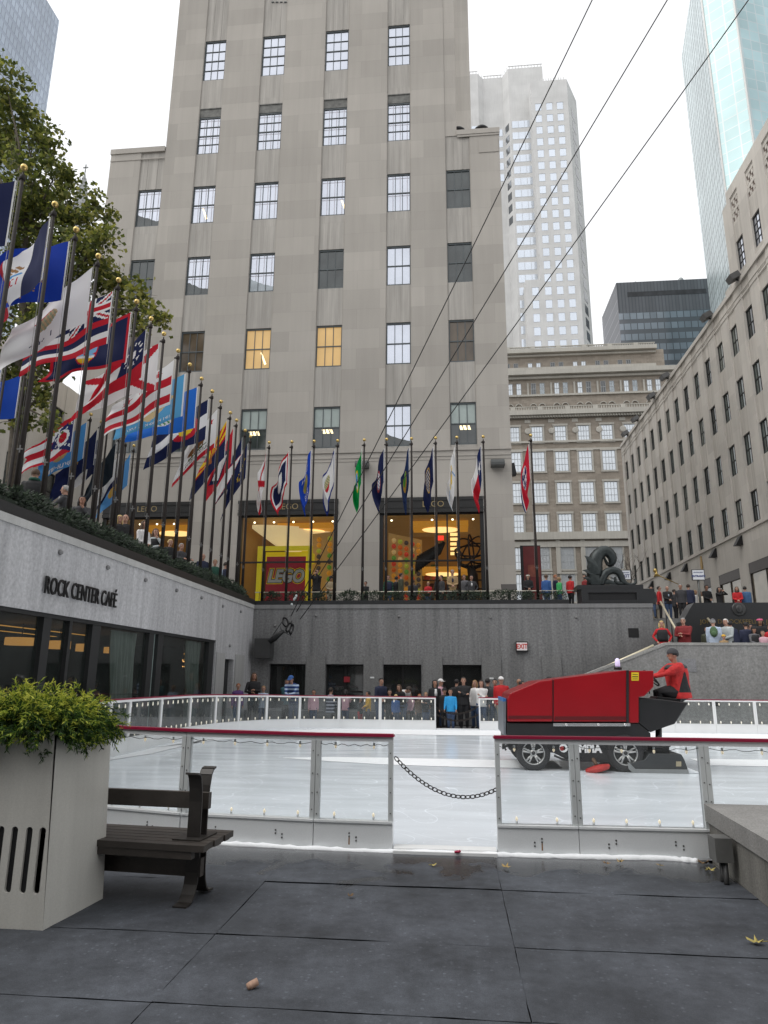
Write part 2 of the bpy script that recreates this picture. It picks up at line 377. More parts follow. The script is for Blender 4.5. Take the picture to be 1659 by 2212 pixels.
for sc_, wd_, ds_ in ((.35, .0035, 1.5), (.8, .003, .8), (1.7, .004, 2.5)):        # skate cuts: hairlines where a smooth field crosses its middle
    nn = N(nt, 'ShaderNodeTexNoise', i_Scale=sc_, i_Detail=1.0, i_Distortion=ds_); nt.links.new(g_.outputs['Position'], nn.inputs['Vector'])
    s1 = N(nt, 'ShaderNodeMath', operation='SUBTRACT'); nt.links.new(nn.outputs[0], s1.inputs[0]); s1.inputs[1].default_value = .5
    s2 = N(nt, 'ShaderNodeMath', operation='ABSOLUTE'); nt.links.new(s1.outputs[0], s2.inputs[0])
    icec = mulcol(nt, icec, ramp(nt, s2.outputs[0], (wd_ * .3, wd_), (1.22, 1)))
nt.links.new(icec, b.inputs['Base Color'])
nt.links.new(ramp(nt, na.outputs[0], (.3, .7), (.1, .22)), b.inputs['Roughness'])
b.inputs['Specular IOR Level'].default_value = .17
bp = N(nt, 'ShaderNodeBump', i_Strength=.08, i_Distance=.004); nt.links.new(nb.outputs[0], bp.inputs['Height']); nt.links.new(bp.outputs[0], b.inputs['Normal'])
mb = MB()
loop = [(x, y, .02) for x, y, z in RK_SIDE] + [(24, 24, .02), (24, 7.38, .02)]
mb.add(loop, [tuple(range(len(loop)))[::-1]]); struct(mb, 'ice', m)
# unswept strips of white snow on the ice
mb = MB()
def strip(pts, zz):
    lo = [(x, y0, zz) for x, y0, y1 in pts]; hi = [(x, y1, zz) for x, y0, y1 in pts]; n = len(pts)
    mb.add(lo + hi, [(i, i + 1, i + 1 + n, i + n) for i in range(n - 1)])
strip([(-3.6, 14.95, 15.0), (-2.6, 14.55, 15.3), (-1.4, 14.15, 15.35), (0, 14.0, 15.32), (1.2, 14.0, 15.3), (2, 14.1, 15.3)], .026)
strip([(5.0, 15.0, 16.2), (8, 15.0, 16.3), (14, 15, 16.3)], .026)
strip([(-7.1, 16.5, 18.6), (-6.4, 18.6, 20.6), (-5.4, 20.3, 22.6), (-4, 21.2, 23.6), (-2, 21.6, 23.8), (1, 21.7, 23.85), (6, 21.7, 23.85), (16, 21.7, 23.85)], .026)
strip([(-7.1, 13.3, 16.5), (-6.6, 15.3, 19.0)], .026)
struct(mb, 'ice_snow', snow)
mb = MB()                                                                     # the ridge of snow along the foot of the barrier
for pts in ([(-3.9, 7.72), (-3.0, 7.5), (-2.3, 7.42), (-1.45, 7.32), (-.63, 7.29), (.38, 7.3), (1.2, 7.32), (2.0, 7.36), (2.26, 7.3)],):
    P = []
    for i in range(len(pts) - 1):
        for q in range(12):
            f = q / 12; P.append(Vector((pts[i][0] * (1 - f) + pts[i + 1][0] * f, pts[i][1] * (1 - f) + pts[i + 1][1] * f + rnd.uniform(-.008, .008), .0)))
    mb.tube(P, [.032 + rnd.uniform(-.006, .008) for _ in P], 8)
struct(mb, 'snow_ridge', snow, 'structure')

glass_near = glassmat('clear_barrier_glass', (.95, .97, .97), .0, .05, (.75, .8, .8))
glass_far = glassmat('scuffed_barrier_glass', (.86, .9, .9), .02, .1, (.5, .55, .55))
bulb_m = mat('bulb_glass', (.85, .78, .6), .15, 0, 0, em=(1, .85, .6), es=.35)  # faint emission stands in for the glint on the bulb glass
bolt_m = mat('bolt_steel', (.1, .1, .1), .4, .6, 0)
rust = mat('rust_stain', (.22, .1, .03), .8, 0, .3, 20)
def lerp3(a, b, f): return tuple(a[i] + (b[i] - a[i]) * f for i in range(3))
def barrier(name, label, path, ends, near=False, kick=.25, nb_=6, pw=.05, pmat=None, z0=.0, bulbs=True, group='glass barriers round the rink'):
    """path: list of (x, y, top z); one glazed panel between each two points"""
    t = thing(name, label, 'rink barrier', (path[0][0], path[0][1], 0), group)
    th = .045
    rail = MB(); top = MB()
    for i in range(len(path) - 1):
        a, b = Vector(path[i]), Vector(path[i + 1]); d = Vector((b.x - a.x, b.y - a.y, 0)); L = d.length; d.normalize(); nrm = Vector((-d.y, d.x, 0))
        if nrm.y > 0 and near: nrm = -nrm
        def T(s, o, z, a=a, b=b, d=d, nrm=nrm, L=L):
            p = Vector((a.x, a.y, 0)) + d * s + nrm * o; return (p.x, p.y, z * ((a.z + (b.z - a.z) * s / L) / 1.09))
        rw_ = .05 if near else .035
        rail.box(-.008 if i else -.01, L + .008, -rw_, rw_, 1.072, 1.092, 0, T); rail.box(0, L, -rw_ * .8, rw_ * .8, 1.091, 1.1, 0, T)
        top.box(0, L, -.03, .03, 1.025, 1.071, 0, T)
        k = MB(); k.box(.003, L - .003, -th, th, z0, kick, 0, T); k.box(.003, L - .003, -th - .012, th + .012, kick, kick + .02, 0, T)
        if near:
            for q in range(max(1, int(L / .55))):
                cx_ = (q + .5) * L / max(1, int(L / .55)); sg = 1 if q % 2 else -1
                for (du, dv) in ((-.035 * sg, .135), (-.035 * sg, .105), (.035 * sg, .1), (.035 * sg, .068)):
                    k.lathe([(.0085, 0), (.0085, .004)], lambda x, y, h, c0=cx_ + du, z_=dv + .02: T(c0 + x, th + h, z_ + y), 8, 1, False)
                if q % 2 == 0 and i in (0, 2): k.quad(T(cx_ + .028, th + .001, .05), T(cx_ + .042, th + .001, .05), T(cx_ + .04, th + .001, .12), T(cx_ + .03, th + .001, .12), 2)
        k.build('kick_board', [grey_panel if near else white_paint, bolt_m, rust], t)
        gl = MB(); gl.quad(T(pw * .6, 0, kick + .02), T(L - pw * .6, 0, kick + .02), T(L - pw * .6, 0, 1.03), T(pw * .6, 0, 1.03))
        gl.build('glass_pane', glass_near if near else glass_far, t)
        for (s0, s1) in ((0, pw), (L - pw, L)):
            p = MB(); p.box(s0 + .002, s1 - .002, -.034, .034, kick + .02, 1.025, 0, T)
            if near:
                for zz in (.35, .52, .7, .9): p.lathe([(.007, 0), (.005, .006)], lambda x, y, h, s_=(s0 + s1) / 2, z_=zz + rnd.uniform(-.03, .03): T(s_ + x, .034 + h, z_ + y), 6, 1, False)
            p.build('post', [pmat or alu, bolt_m], t)
        if bulbs:
            n_ = max(2, int(L / (.3 if near else .34)))
            for q in range(n_):
                s_ = (q + .5) * L / n_
                for up in (0, 1):
                    zb = kick + .03 if up else 1.01; sg = 1 if up else -1
                    B = MB(); B.lathe([(.011, 0), (.011, .024)], lambda x, y, h: T(s_ + x, .0 + y, zb + sg * h), 6, 0)
                    B.lathe([(.006, .024), (.013, .035), (.012, .048), (.004, .062)], lambda x, y, h: T(s_ + x, .0 + y, zb + sg * h), 7, 1)
                    B.build('bulb', [alu, bulb_m], t)
    if near:                                                                   # the thin flex the bulbs hang on
        cb = MB()
        for i in range(len(path) - 1):
            a, b = Vector(path[i]), Vector(path[i + 1]); P = []
            for q in range(25):
                f = q / 24; p = a + (b - a) * f; P.append((p.x, p.y - .02, (.997 + .01 * math.sin(q * 1.7) - .012 * math.sin(PI * f)) * (p.z / 1.09)))
            cb.tube(P, .0028, 4)
        cb.build('flex', black_metal, t)
    rail.build('hand_rail', rail_red, t); top.build('top_bar', grey_panel if near else white_paint, t)
    return t
barrier('rink_barrier', 'near glass barrier panels left of the chain, running behind the bench', [(-.63, 7.38, 1.09), (-1.43, 7.41, 1.09), (-2.86, 7.54, 1.1), (-4.3, 7.92, 1.11), (-5.5, 8.8, 1.12)], 0, True)
barrier('rink_barrier', 'near glass barrier panels right of the chain, in front of the ice machine', [(.39, 7.38, 1.09), (1.17, 7.4, 1.09), (2.42, 7.43, 1.09), (3.9, 7.43, 1.09), (5.4, 7.43, 1.09)], 0, True)
side = RK_SIDE[6:]
sp = []                                                                         # panels about 1.2 m long along the far curve
acc = 0
for i in range(len(side) - 1):
    a, b = side[i], side[i + 1]; L = math.hypot(a[0] - b[0], a[1] - b[1]); n_ = max(1, round(L / 1.3))
    for q in range(n_): sp.append(lerp3(a, b, q / n_))
sp.append(side[-1])
barrier('rink_barrier', 'far glass barrier curving round the left end of the ice to the far gate', sp, 0, False, .3, pmat=white_paint, bulbs=False)
far_r = [(.79 + (1.25 if i else 0) * i, 24.0, 1.06) for i in range(14)]
barrier('rink_barrier', 'far glass barrier behind the ice machine, right of the far gate', far_r, 0, False, .3, pmat=white_paint, bulbs=False)
def bulb_row(path, label):
    mb = MB()
    for i in range(len(path) - 1):
        a, b = path[i], path[i + 1]; L = math.hypot(a[0] - b[0], a[1] - b[1]); n_ = max(2, int(L / .3))
        for q in range(n_):
            p = lerp3(a, b, (q + .5) / n_)
            for zb, sg in ((.985, -1), (.33, 1)):
                mb.lathe([(.014, 0), (.014, .03), (.02, .045), (.018, .065), (.004, .085)], lambda x, y, h: (p[0] + x, p[1] + y - .05, (zb + sg * h) * p[2] / 1.09), 5)
    o = mb.build('string_lights', mat('bulb_far', (.9, .88, .8), .2, 0, 0, em=(1, .9, .7), es=.3)); tag(o, label, 'string lights', 'light strings on the far barrier')  # far bulbs carry the same painted glint as emission
bulb_row(sp, 'string of small clear bulbs along the far barrier left of the far gate')
bulb_row(far_r, 'string of small clear bulbs along the far barrier behind the ice machine')
# thresholds of the two gates
mb = MB(); mb.box(-.62, .38, 7.3, 7.46, -.02, .045); mb.box(-.62, .38, 7.24, 7.3, -.02, .03); struct(mb, 'gate_threshold', white_paint)
mb = MB(); mb.box(-.62, .78, 23.95, 24.1, -.02, .06); struct(mb, 'gate_threshold', white_paint)
# chains
def chain(label, a, b, sag, link=.05, r=.0045, skew=0.0):
    mb = MB(); a, b = Vector(a), Vector(b); n0 = 60; P = []
    for i in range(n0 + 1):
        f = i / n0; p = a.lerp(b, f); g_ = f ** (1 - skew) if skew else f
        p.z -= sag * 4 * g_ * (1 - g_); P.append(p)
    L = sum((P[i + 1] - P[i]).length for i in range(n0)); n_ = int(L / (link * .74)); k = 0; s_ = 0; acc = 0
    for j in range(n_):
        want = (j + .5) * L / n_
        while k < n0 - 1 and acc + (P[k + 1] - P[k]).length < want: acc += (P[k + 1] - P[k]).length; k += 1
        c = P[k].lerp(P[k + 1], (want - acc) / max(1e-6, (P[k + 1] - P[k]).length)); t = (P[k + 1] - P[k]).normalized()
        side_ = Vector((0, 1, 0)); up = t.cross(side_).normalized()
        if j % 2: side_, up = up, side_
        else: pass
        e = up * .6 + side_ * .8 if j % 2 else up
        pts = []
        for q in range(10):
            w_ = 2 * PI * q / 10; pts.append(c + t * math.cos(w_) * link * .5 + e.normalized() * math.sin(w_) * link * .26)
        pts.append(pts[0]); mb.tube(pts, r, 5, cap=False)
    o = mb.build('chain', bronze); tag(o, label, 'chain'); return o
chain('rusty dark chain sagging across the near gap between the glass barriers', (-.61, 7.36, .875), (.41, 7.36, .6), .2, .062, .0052, .0)
chain('upper dark chain across the far gate, held by a boy in a cyan jacket', (-.6, 23.98, .72), (.77, 23.98, .78), .22, .08, .012)
chain('lower dark chain across the far gate, below the first chain', (-.6, 23.98, .5), (.77, 23.98, .52), .2, .08, .012)
# ---------------------------------------------------------------- sunken court walls
pane_sky = mat('pane_reflecting_sky', (.6, .63, .7), .06, .75, .08, .6)
pane_dark = mat('pane_dark_room', (.045, .055, .055), .06, 0, .5, .9, spec=.9)
pane_brown = mat('pane_brown_room', (.1, .075, .05), .08, 0, .5, .8, spec=.7)
pane_warm = mat('pane_lit_room', (.5, .34, .14), .2, 0, .25, .5, em=(1, .6, .22), es=.28)
pane_half = mat('pane_half_dark', (.3, .33, .35), .06, .6, .3, 1.2)
blind_m = mat('pale_green_blind', (.36, .42, .4), .5, 0, .08, 3)
tube_light = mat('lit_ceiling_panel', (.9, .8, .5), .5, 0, 0, em=(1, .8, .45), es=1.6)
dark_room = mat('dark_interior', (.02, .02, .02), .7, 0, .3, 1)
door_glass = glassmat('dark_door_glass', (.35, .36, .36), .03, .03)
curtain_m = mat('pale_curtain', (.34, .4, .36), .8, 0, .12, 3)
t = thing('retaining_wall', 'stained dark grey granite wall with four dark doorways behind the far barrier', 'wall', (0, WY, 0))
mb = MB(); y0, y1 = WY, WY + .6
ops = [(-7.46, -5.95), (-5.14, -3.6), (-2.81, -1.29), (-.45, 1.07)]; top = 2.2
xr = 7.74
xs = [WX] + [q for o in ops for q in o] + [xr]
for i in range(0, len(xs), 2): mb.box(xs[i], xs[i + 1], y0, y1, -.03, top)
mb.box(WX, xr, y0, y1, top, 4.42)
mb.build('wall_face', granite_dark, t)
mb = MB(); mb.box(WX + .03, xr + .03, y0 - .035, y1, 4.42, WZ); mb.build('coping', stone('granite_coping', (.2, .2, .2), 'y', 3, 9, .05, .15, .2, .6), t)
pil_m = stone('pilaster_granite', (.19, .19, .188), 'y', 9, 9, .03, .1, .3, .6, spscale=30)
for (u0, u1) in ((663, 703), (786, 827), (914, 955), (1041, 1082), (1170, 1212), (1300, 1340)):
    a, b = at(u0, 1430, 1, WY).x, at(u1, 1430, 1, WY).x
    mb = MB(); mb.box(a, b, y0 - .05, y0, -.03, 2.53); mb.build('pilaster', pil_m, t)
for k, (a, b) in enumerate(ops):
    f = MB(); T = TY(WY + .28)
    f.box(a, a + .05, -.03, top, 0, .06, 0, lambda p, q, d: T(p, q, d)); f.box(b - .05, b, -.03, top, 0, .06, 0, T); f.box(a + .05, b - .05, top - .06, top, 0, .06, 0, T)
    if k != 0: f.box((a + b) / 2 - .04, (a + b) / 2 + .04, -.03, top - .06, .002, .06, 0, T); f.box(a + .05, b - .05, .9, .94, .004, .05, 0, T)
    d = f.build('door', black_metal, t)
    p = MB(); p.quad(T(a + .03, 0, .03), T(b - .03, 0, .03), T(b - .03, top - .03, .03), T(a + .03, top - .03, .03)); p.build('glass', door_glass, d)
    r_ = MB(); r_.box(a - .2, b + .2, WY + 2.2, WY + 2.25, -.02, top + .1); r_.box(a - .25, a - .2, WY + .61, WY + 2.2, -.02, top + .1); r_.box(b + .2, b + .25, WY + .61, WY + 2.2, -.02, top + .1)
    r_.box(a - .2, b + .2, WY + .61, WY + 2.2, top + .1, top + .15); r_.build('lobby', dark_room, t)
def drape(parent, T, a0, a1, z0, z1, waist=0, mm=None, name='curtain'):
    mb = MB(); n = 40; vs = []
    k = 8
    for j in range(k + 1):
        z = z1 + (z0 - z1) * j / k
        for i in range(n + 1):
            f = i / n; a = a0 + (a1 - a0) * (f if not waist else f * (1 - waist * (j / k)) + waist * .9 * (j / k))
            vs.append(T(a, z, .05 * math.sin(f * 44) + .02 * math.sin(f * 19 + j)))
    mb.add(vs, [(j * (n + 1) + i, j * (n + 1) + i + 1, (j + 1) * (n + 1) + i + 1, (j + 1) * (n + 1) + i) for j in range(k) for i in range(n)], 0, True)
    return mb.build(name, mm or curtain_m, parent)
drape(t, TY(WY + .6), -6.75, -5.98, 0, 2.15, mm=mat('shaded_curtain', (.12, .13, .12), .8, 0, .1, 3))
red_note = mat('red_notice', (.3, .02, .03), .5, 0, 0)
o = MB(); o.box(-4.42, -4.18, WY + .255, WY + .27, 1.5, 1.72); o = o.build('notice', red_note); tag(o, 'small red notice taped inside the second dark doorway from the corner', 'notice')
for x, lab in ((-3.32, 'between the second and third doorways'), (1.36, 'right of the fourth doorway')):
    o = MB(); o.box(x, x + .16, WY - .06, WY - .051, 1.66, 1.72); o = o.build('wall_plate', white_paint); tag(o, 'tiny white plate on the granite pilaster ' + lab, 'plate')
mb = MB(); a = at(1358, 1377, 1, WY); b = at(1379, 1357, 1, WY); mb.box(a.x, b.x, WY - .012, WY - .002, a.z, b.z); mb.build('vent_hole', black_metal, t)
for u, v in ((594, 1352), (683, 1330), (862, 1332), (1060, 1334), (1245, 1474 - 140), (1456, 1338)):
    if u > 1400: continue
    p = at(u, v, 1, WY); mb = MB(); mb.lathe([(.05, 0), (.055, .03), (.03, .06)], lambda x, y, h: (p.x + x, WY - .002 - h, p.z + y), 10); mb.build('boss', pil_m, t)
# exit sign
e = thing('exit_sign', 'lit white box sign with red letters EXIT on the grey granite wall', 'sign', (2.65, WY, 2.7))
mb = MB(); mb.box(2.42, 2.88, WY - .14, WY - .002, 2.7, 3.1); mb.build('housing', black_metal, e)
mb = MB(); mb.box(2.45, 2.85, WY - .15, WY - .141, 2.76, 3.06); mb.build('face', mat('sign_white', (.8, .74, .74), .5, 0, 0), e)
text('lettering', 'EXIT', .26, (2.65, WY - .154, 2.905), FRONT, mat('sign_red', (.55, .03, .02), .5, 0, 0), e, .003, .006, sx=.8)

# left wall with the cafe windows
t = thing('cafe_wall', 'light grey granite wall with a long band of cafe windows beneath', 'wall', (WX, 10, 0))
Yw = at(467, 1385, 0, WX).y; YA = -3.0; zt = 2.9
yd0, yd1 = at(484, 1430, 0, WX).y, at(505, 1430, 0, WX).y
zd = at(484, 1423, 0, WX).z
mb = MB(); x0, x1 = WX - .6, WX
mb.box(x0, x1, YA, WY + .6, zt, 4.42); mb.box(x0, x1, Yw, yd0, -.03, zt); mb.box(x0, x1, yd0, yd1, zd, zt); mb.box(x0, x1, yd1, WY + .6, -.03, zt)
mb.build('wall_face', granite_side, t)
mb = MB(); mb.box(x0, x1 + .035, YA, WY - .04, 4.42, WZ); mb.build('coping', stone('side_coping', (.42, .42, .41), 'x', 3, 9, .05, .1, .15, .6), t)
pm2 = stone('side_pilaster', (.37, .37, .365), 'x', 9, 9, .03, .08, .15, .6)
for a, b in ((Yw + .05, yd0 - .05), (yd1 + .1, yd1 + 1.2)):
    mb = MB(); mb.box(WX, WX + .05, a, b, -.03, 2.5); mb.build('pilaster', pm2, t)
for u, v in ((128, 1193), (231, 1226), (312.6, 1253), (380, 1275.5), (434, 1291.5), (480, 1309.5), (519, 1321), (495, 1395)):
    p = at(u, v, 0, WX); mb = MB(); mb.lathe([(.05, 0), (.06, .03), (.035, .07)], lambda x, y, h: (WX + .002 + h, p.y + x, p.z + y), 10); mb.build('boss', mat('boss_grey', (.2, .2, .2), .6), t)
# frames, glass, interior
yy = lambda u: at(u, 1400, 0, WX).y
fr = MB(); T = TXp(WX - .1)
fr.box(YA, Yw, zt - .08, zt, -.06, .1, 0, T)
bars = [(94, 111), (151, 157), (201, 219), (325, 336), (345, 356), (455, 467)]
for u0, u1 in bars:
    fr.box(yy(u0), yy(u1), -.02, zt - .08, -.04, .12, 0, T)
fr.box(YA, yy(94), -.02, .12, -.02, .08, 0, T)
for a, b in ((yy(111), yy(201)), (yy(219), yy(325)), (yy(356), yy(455))): fr.box(a, b, -.02, .12, -.02, .08, 0, T)
f = fr.build('window_frame', frame_dark, t)
cafe_glass = glassmat('cafe_glass', (.62, .65, .64), .04, .03, (.5, .6, .56))
edges = [YA, yy(94), yy(111), yy(151), yy(157), yy(201), yy(219), yy(325), yy(356), yy(455)]
for i in range(0, 10, 2):
    p = MB(); p.quad(T(edges[i] - .02, .1, .05), T(edges[i + 1] + .02, .1, .05), T(edges[i + 1] + .02, zt - .06, .05), T(edges[i] - .02, zt - .06, .05)); p.build('glass_pane', cafe_glass, f)
p = MB(); p.quad(T(yy(336), .02, .06), T(yy(345), .02, .06), T(yy(345), zt - .08, .06), T(yy(336), zt - .08, .06)); p.build('glass_strip', mat('pale_glass_strip', (.34, .42, .4), .15, .2), f)
dr = MB(); T2 = TXp(WX - .2); dr.box(yd0, yd0 + .1, -.02, zd, 0, .1, 0, T2); dr.box(yd1 - .35, yd1, -.02, zd, 0, .1, 0, T2); dr.box(yd0 + .1, yd1 - .35, zd - .1, zd, 0, .1, 0, T2)
d = dr.build('door', frame_dark, t); p = MB(); p.quad(T2(yd0 + .08, 0, .05), T2(yd1 - .33, 0, .05), T2(yd1 - .33, zd - .05, .05), T2(yd0 + .08, zd - .05, .05)); p.build('glass', mat('green_door_glass', (.09, .12, .11), .1, 0, .2, 2, spec=.8), d)
rm = MB(); rm.box(-16, -15.9, YA, 27.5, 0, zt); rm.box(-15.9, WX - .62, 27.4, 27.5, 0, zt); rm.box(-15.9, WX - .62, YA, YA + .1, 0, zt)
rm.box(-15.9, WX - .62, YA, 27.4, zt - .02, zt + .1, 1); rm.box(-15.9, WX - .62, YA, 27.4, 0, .02)
rm.build('dining_room', [mat('cafe_dark_wall', (.035, .033, .033), .7, 0, .3, .6), mat('cafe_ceiling', (.12, .115, .11), .7, 0, .1)], t)
mb = MB()
for xx in (-11.2, -12.6): mb.box(xx, xx + .12, 4, 21, zt - .035, zt - .022)
mb.build('cove_light', mat('amber_cove', (.6, .3, .06), .5, 0, 0, em=(1, .5, .1), es=.55), t)
for a, b, wst in ((yy(266), yy(318), .3), (yy(424), yy(453), .35)): drape(t, TXp(WX - .35), a, b, .05, zt - .1, wst)
shade_m = mat('amber_lamp_shade', (.7, .38, .1), .6, 0, .06, 2, em=(1, .5, .13), es=.5)
for k, (u0, u1, v0, v1) in enumerate(((13, 77, 1376, 1395), (108, 148, 1384, 1402), (168, 200, 1391, 1407), (229, 257, 1398, 1411))):
    X = -10.2; p0, p1 = at(u0, v0, 0, X), at(u1, v1, 0, X); yc = (p0.y + p1.y) / 2; r_ = min(.75, (p1.y - p0.y) / 2 * .6); zc = 2.05
    l = thing('pendant_lamp', ('glowing amber drum lamp, nearest of four behind the cafe windows', 'glowing amber drum lamp, second of four behind the cafe windows', 'glowing amber drum lamp, third of four behind the cafe windows', 'glowing amber drum lamp, farthest of four behind the cafe windows')[k], 'lamp', (X, yc, 1.9), 'drum lamps in the cafe')
    zc = (p0.z + p1.z) / 2; h_ = abs(p0.z - p1.z) * .6
    mb = MB(); mb.lathe([(r_, -h_), (r_, h_)], lambda x, y, h: (X + x, yc + y, zc + h), 24); mb.build('lamp_shade', shade_m, l)
    mb = MB(); mb.tube([(X, yc, zc + h_), (X, yc, zt - .03)], .012, 5); mb.build('cord', black_metal, l)
for k, (u, v0, v1) in enumerate(((257, 1400, 1462), (403, 1407, 1446))):
    mb = MB(); 
    for q in range(26):
        p = at(u + rnd.gauss(0, 5), v0 + (v1 - v0) * rnd.random(), 0, -9.3); mb.ell(p, .022, .022, .022, 5, 4)
    o = mb.build('fairy_lights', mat('fairy_bulb', (.9, .5, .2), .5, 0, 0, em=(1, .5, .15), es=2.2)); tag(o, ('string of tiny amber fairy lights behind the cafe glass, left of the long curtain', 'string of tiny amber fairy lights behind the cafe pane nearest the corner')[k], 'fairy lights')
# cafe lettering, each word raised off the stone
lt = thing('cafe_sign', 'raised black letters reading ROCK CENTER CAFÉ on the left granite wall', 'sign', (WX, 13, 3.3))
pa, pb = at(91, 1265, 0, WX), at(247, 1290, 0, WX); zc = (pa.z + pb.z) / 2
o = text('lettering', 'ROCK CENTER CAFÉ', .5, (WX + .06, (pa.y + pb.y) / 2, zc - .05), (PI / 2, 0, PI / 2), black_metal, lt, .018, .002, width=abs(pb.y - pa.y))

# ---------------------------------------------------------------- planting along the wall tops
yew = [mat('yew_dark', (.012, .022, .012), .7, 0, .3, 8), mat('yew_mid', (.022, .04, .018), .7, 0, .3, 8), mat('yew_light', (.04, .065, .028), .7, 0, .3, 8)]
curb_m = mat('black_granite', (.025, .026, .028), .35, 0, .3, 30)
def tuft(mb, c, r, n, rr, ln=.12, wd=.03, up=.3):
    for _ in range(n):
        d = Vector((rr.gauss(0, 1), rr.gauss(0, 1), rr.gauss(0, 1) + up)).normalized()
        p = Vector(c) + Vector((d.x * r[0], d.y * r[1], d.z * r[2])) * rr.uniform(.55, 1.0)
        e = (d + Vector((rr.gauss(0, .5), rr.gauss(0, .5), rr.gauss(0, .4)))).normalized(); s_ = e.orthogonal().normalized() * wd * rr.uniform(.6, 1.3)
        q = p + e * ln * rr.uniform(.6, 1.4)
        mb.add([p - s_, p + s_, q + s_ * .3, q - s_ * .3], [(0, 1, 2, 3)], min(2, max(0, int(rr.gauss(.7 + d.z * .7, .6)))))
h = thing('hedge', 'low dark yew hedge running along the top of the cafe wall', 'hedge', (WX - .75, 14, PZ))
mb = MB(); rr = random.Random(3); y = 1.0
while y < 28.6:
    for q in range(4): tuft(mb, (WX - .68 + rr.uniform(-.22, .22), y + rr.uniform(-.2, .2), 5.0 + rr.uniform(-.1, .14)), (.3, .3, .28), 190 if y > 8 else 40, rr, .075, .02)
    y += .33
mb.build('foliage', yew, h)
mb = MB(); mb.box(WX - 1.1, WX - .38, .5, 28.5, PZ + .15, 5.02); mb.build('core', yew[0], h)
mb = MB(); mb.box(WX - .35, WX - .05, -3, WY + .3, WZ, 4.82); o = mb.build('planter_curb', curb_m); tag(o, 'black granite planter kerb along the top of the cafe wall', 'kerb')
mb = MB(); mb.box(WX - .05, 4.62, WY + .28, WY + .5, WZ, 4.78); o = mb.build('planter_curb', curb_m); tag(o, 'black granite planter kerb on the far wall below the row of straight flags', 'kerb')
POLX = [at(u, 953, 1, 28.95).x for u in (582, 630.8, 678.8, 729.5, 787, 835.3, 889, 941, 987, 1044, 1147)]
edges = [-8.3] + POLX + [4.6]
bl = ['left of the white flag with a red cross', 'right of the white flag with a red cross', 'left of the blue flag numbered 1848', 'right of the blue flag numbered 1848', 'left of the green flag', 'right of the green flag', 'left of the flag with the dull green seal', 'left of the navy flag with a gold ring', 'left of the plain white flag', 'right of the plain white flag', 'between the last two flagpoles', 'beside the sculpture plinth']
for i in range(len(edges) - 1):
    a, b = edges[i] + .1, edges[i + 1] - .1
    if b - a < .35: continue
    mb = MB(); x = a + .2
    while x < b:
        tuft(mb, (x + rr.uniform(-.1, .1), WY + .85 + rr.uniform(-.12, .12), 4.93 + rr.uniform(-.05, .1)), (.27, .25, .27), 260, rr, .065, .017); x += .24
    o = mb.build('shrub', yew); tag(o, 'clipped dark yew on the far wall ' + bl[i], 'shrub', 'clipped yews between the far flagpoles')
# back rail
t = thing('railing', 'pale metal rail behind the clipped yews on the far terrace', 'railing', (-2, 29.35, PZ), None)
mb = MB(); mb.tube([(-8.6, 29.4, 5.27), (8.2, 29.4, 5.27)], .022, 6); mb.build('top_rail', mat('cream_rail', (.62, .58, .48), .35, .3), t)
x = -8.4
while x < 7.6:
    mb = MB(); mb.tube([(x, 29.4, PZ), (x, 29.4, 5.26)], .014, 5); mb.build('post', black_metal, t); x += 1.25
# ---------------------------------------------------------------- limestone building with the toy shop
FY = 34.0
B = thing('office_building', 'tall grey limestone block with a toy shop at street level', 'building', (-8, FY, PZ))
cols = [(-18.38, -16.86), (-14.96, -13.54), (-11.25, -9.74), (-7.27, -5.77), (-3.41, -2.0), (-.02, 1.4)]
rows = [(13.43, 15.77), (18.07, 20.55), (22.82, 25.29), (27.5, 30.02), (32.26, 35.56), (37.64, 40.66)]
bays = [(-18.4, -13.55), (-11.03, -5.79), (-3.65, 1.61)]
XL, XTL, XTR, XR_ = -20.3, -16.9, .66, 3.08
ZL, ZR, ZT = 32.6, 32.3, 56
wl = MB(); sd = MB()
rowlim = {0: 4, 5: 4}
edges = [XL] + [q for c_ in cols for q in c_] + [XR_]
for i in range(0, len(edges), 2):                                       # piers stand proud of the window strips
    a, b = edges[i], edges[i + 1]
    segs = [(a, b, ZT)]
    if a < XTL < b: segs = [(a, XTL, ZL), (XTL, b, ZT)]
    elif b <= XTL: segs = [(a, b, ZL)]
    elif a >= XTR: segs = [(a, b, ZR)]
    for a_, b_, z_ in segs: wl.box(a_, b_, FY, FY + .55, 13.1, z_)
ztop = {0: ZL, 5: ZR}
for k, (a, b) in enumerate(cols):
    nr = rowlim.get(k, 6); z = 13.1
    zz = ztop.get(k, ZT)
    parts = [(a, b)] if k != 5 else [(a, b)]
    for r_ in range(nr):
        sd.box(a, b, FY + .07, FY + .55, z, rows[r_][0]); z = rows[r_][1]
    if k == 5:
        sd.box(a, b, FY + .07, FY + .55, z, ZR)
        wl.box(a, XTR, FY + .03, FY + .55, ZR, ZT)
    else: sd.box(a, b, FY + .07, FY + .55, z, zz)
    for f in (.0, 1.0):
        x = a + (b - a) * f
        wl.box(x - .035 if f else x - .0, x + .0 if f else x + .035, FY + .04, FY + .07, 13.3, zz if k else ZL)
    for x in (a + .45, b - .45): sd.box(x - .02, x + .02, FY + .055, FY + .07, rows[nr - 1][1] + .02, zz)
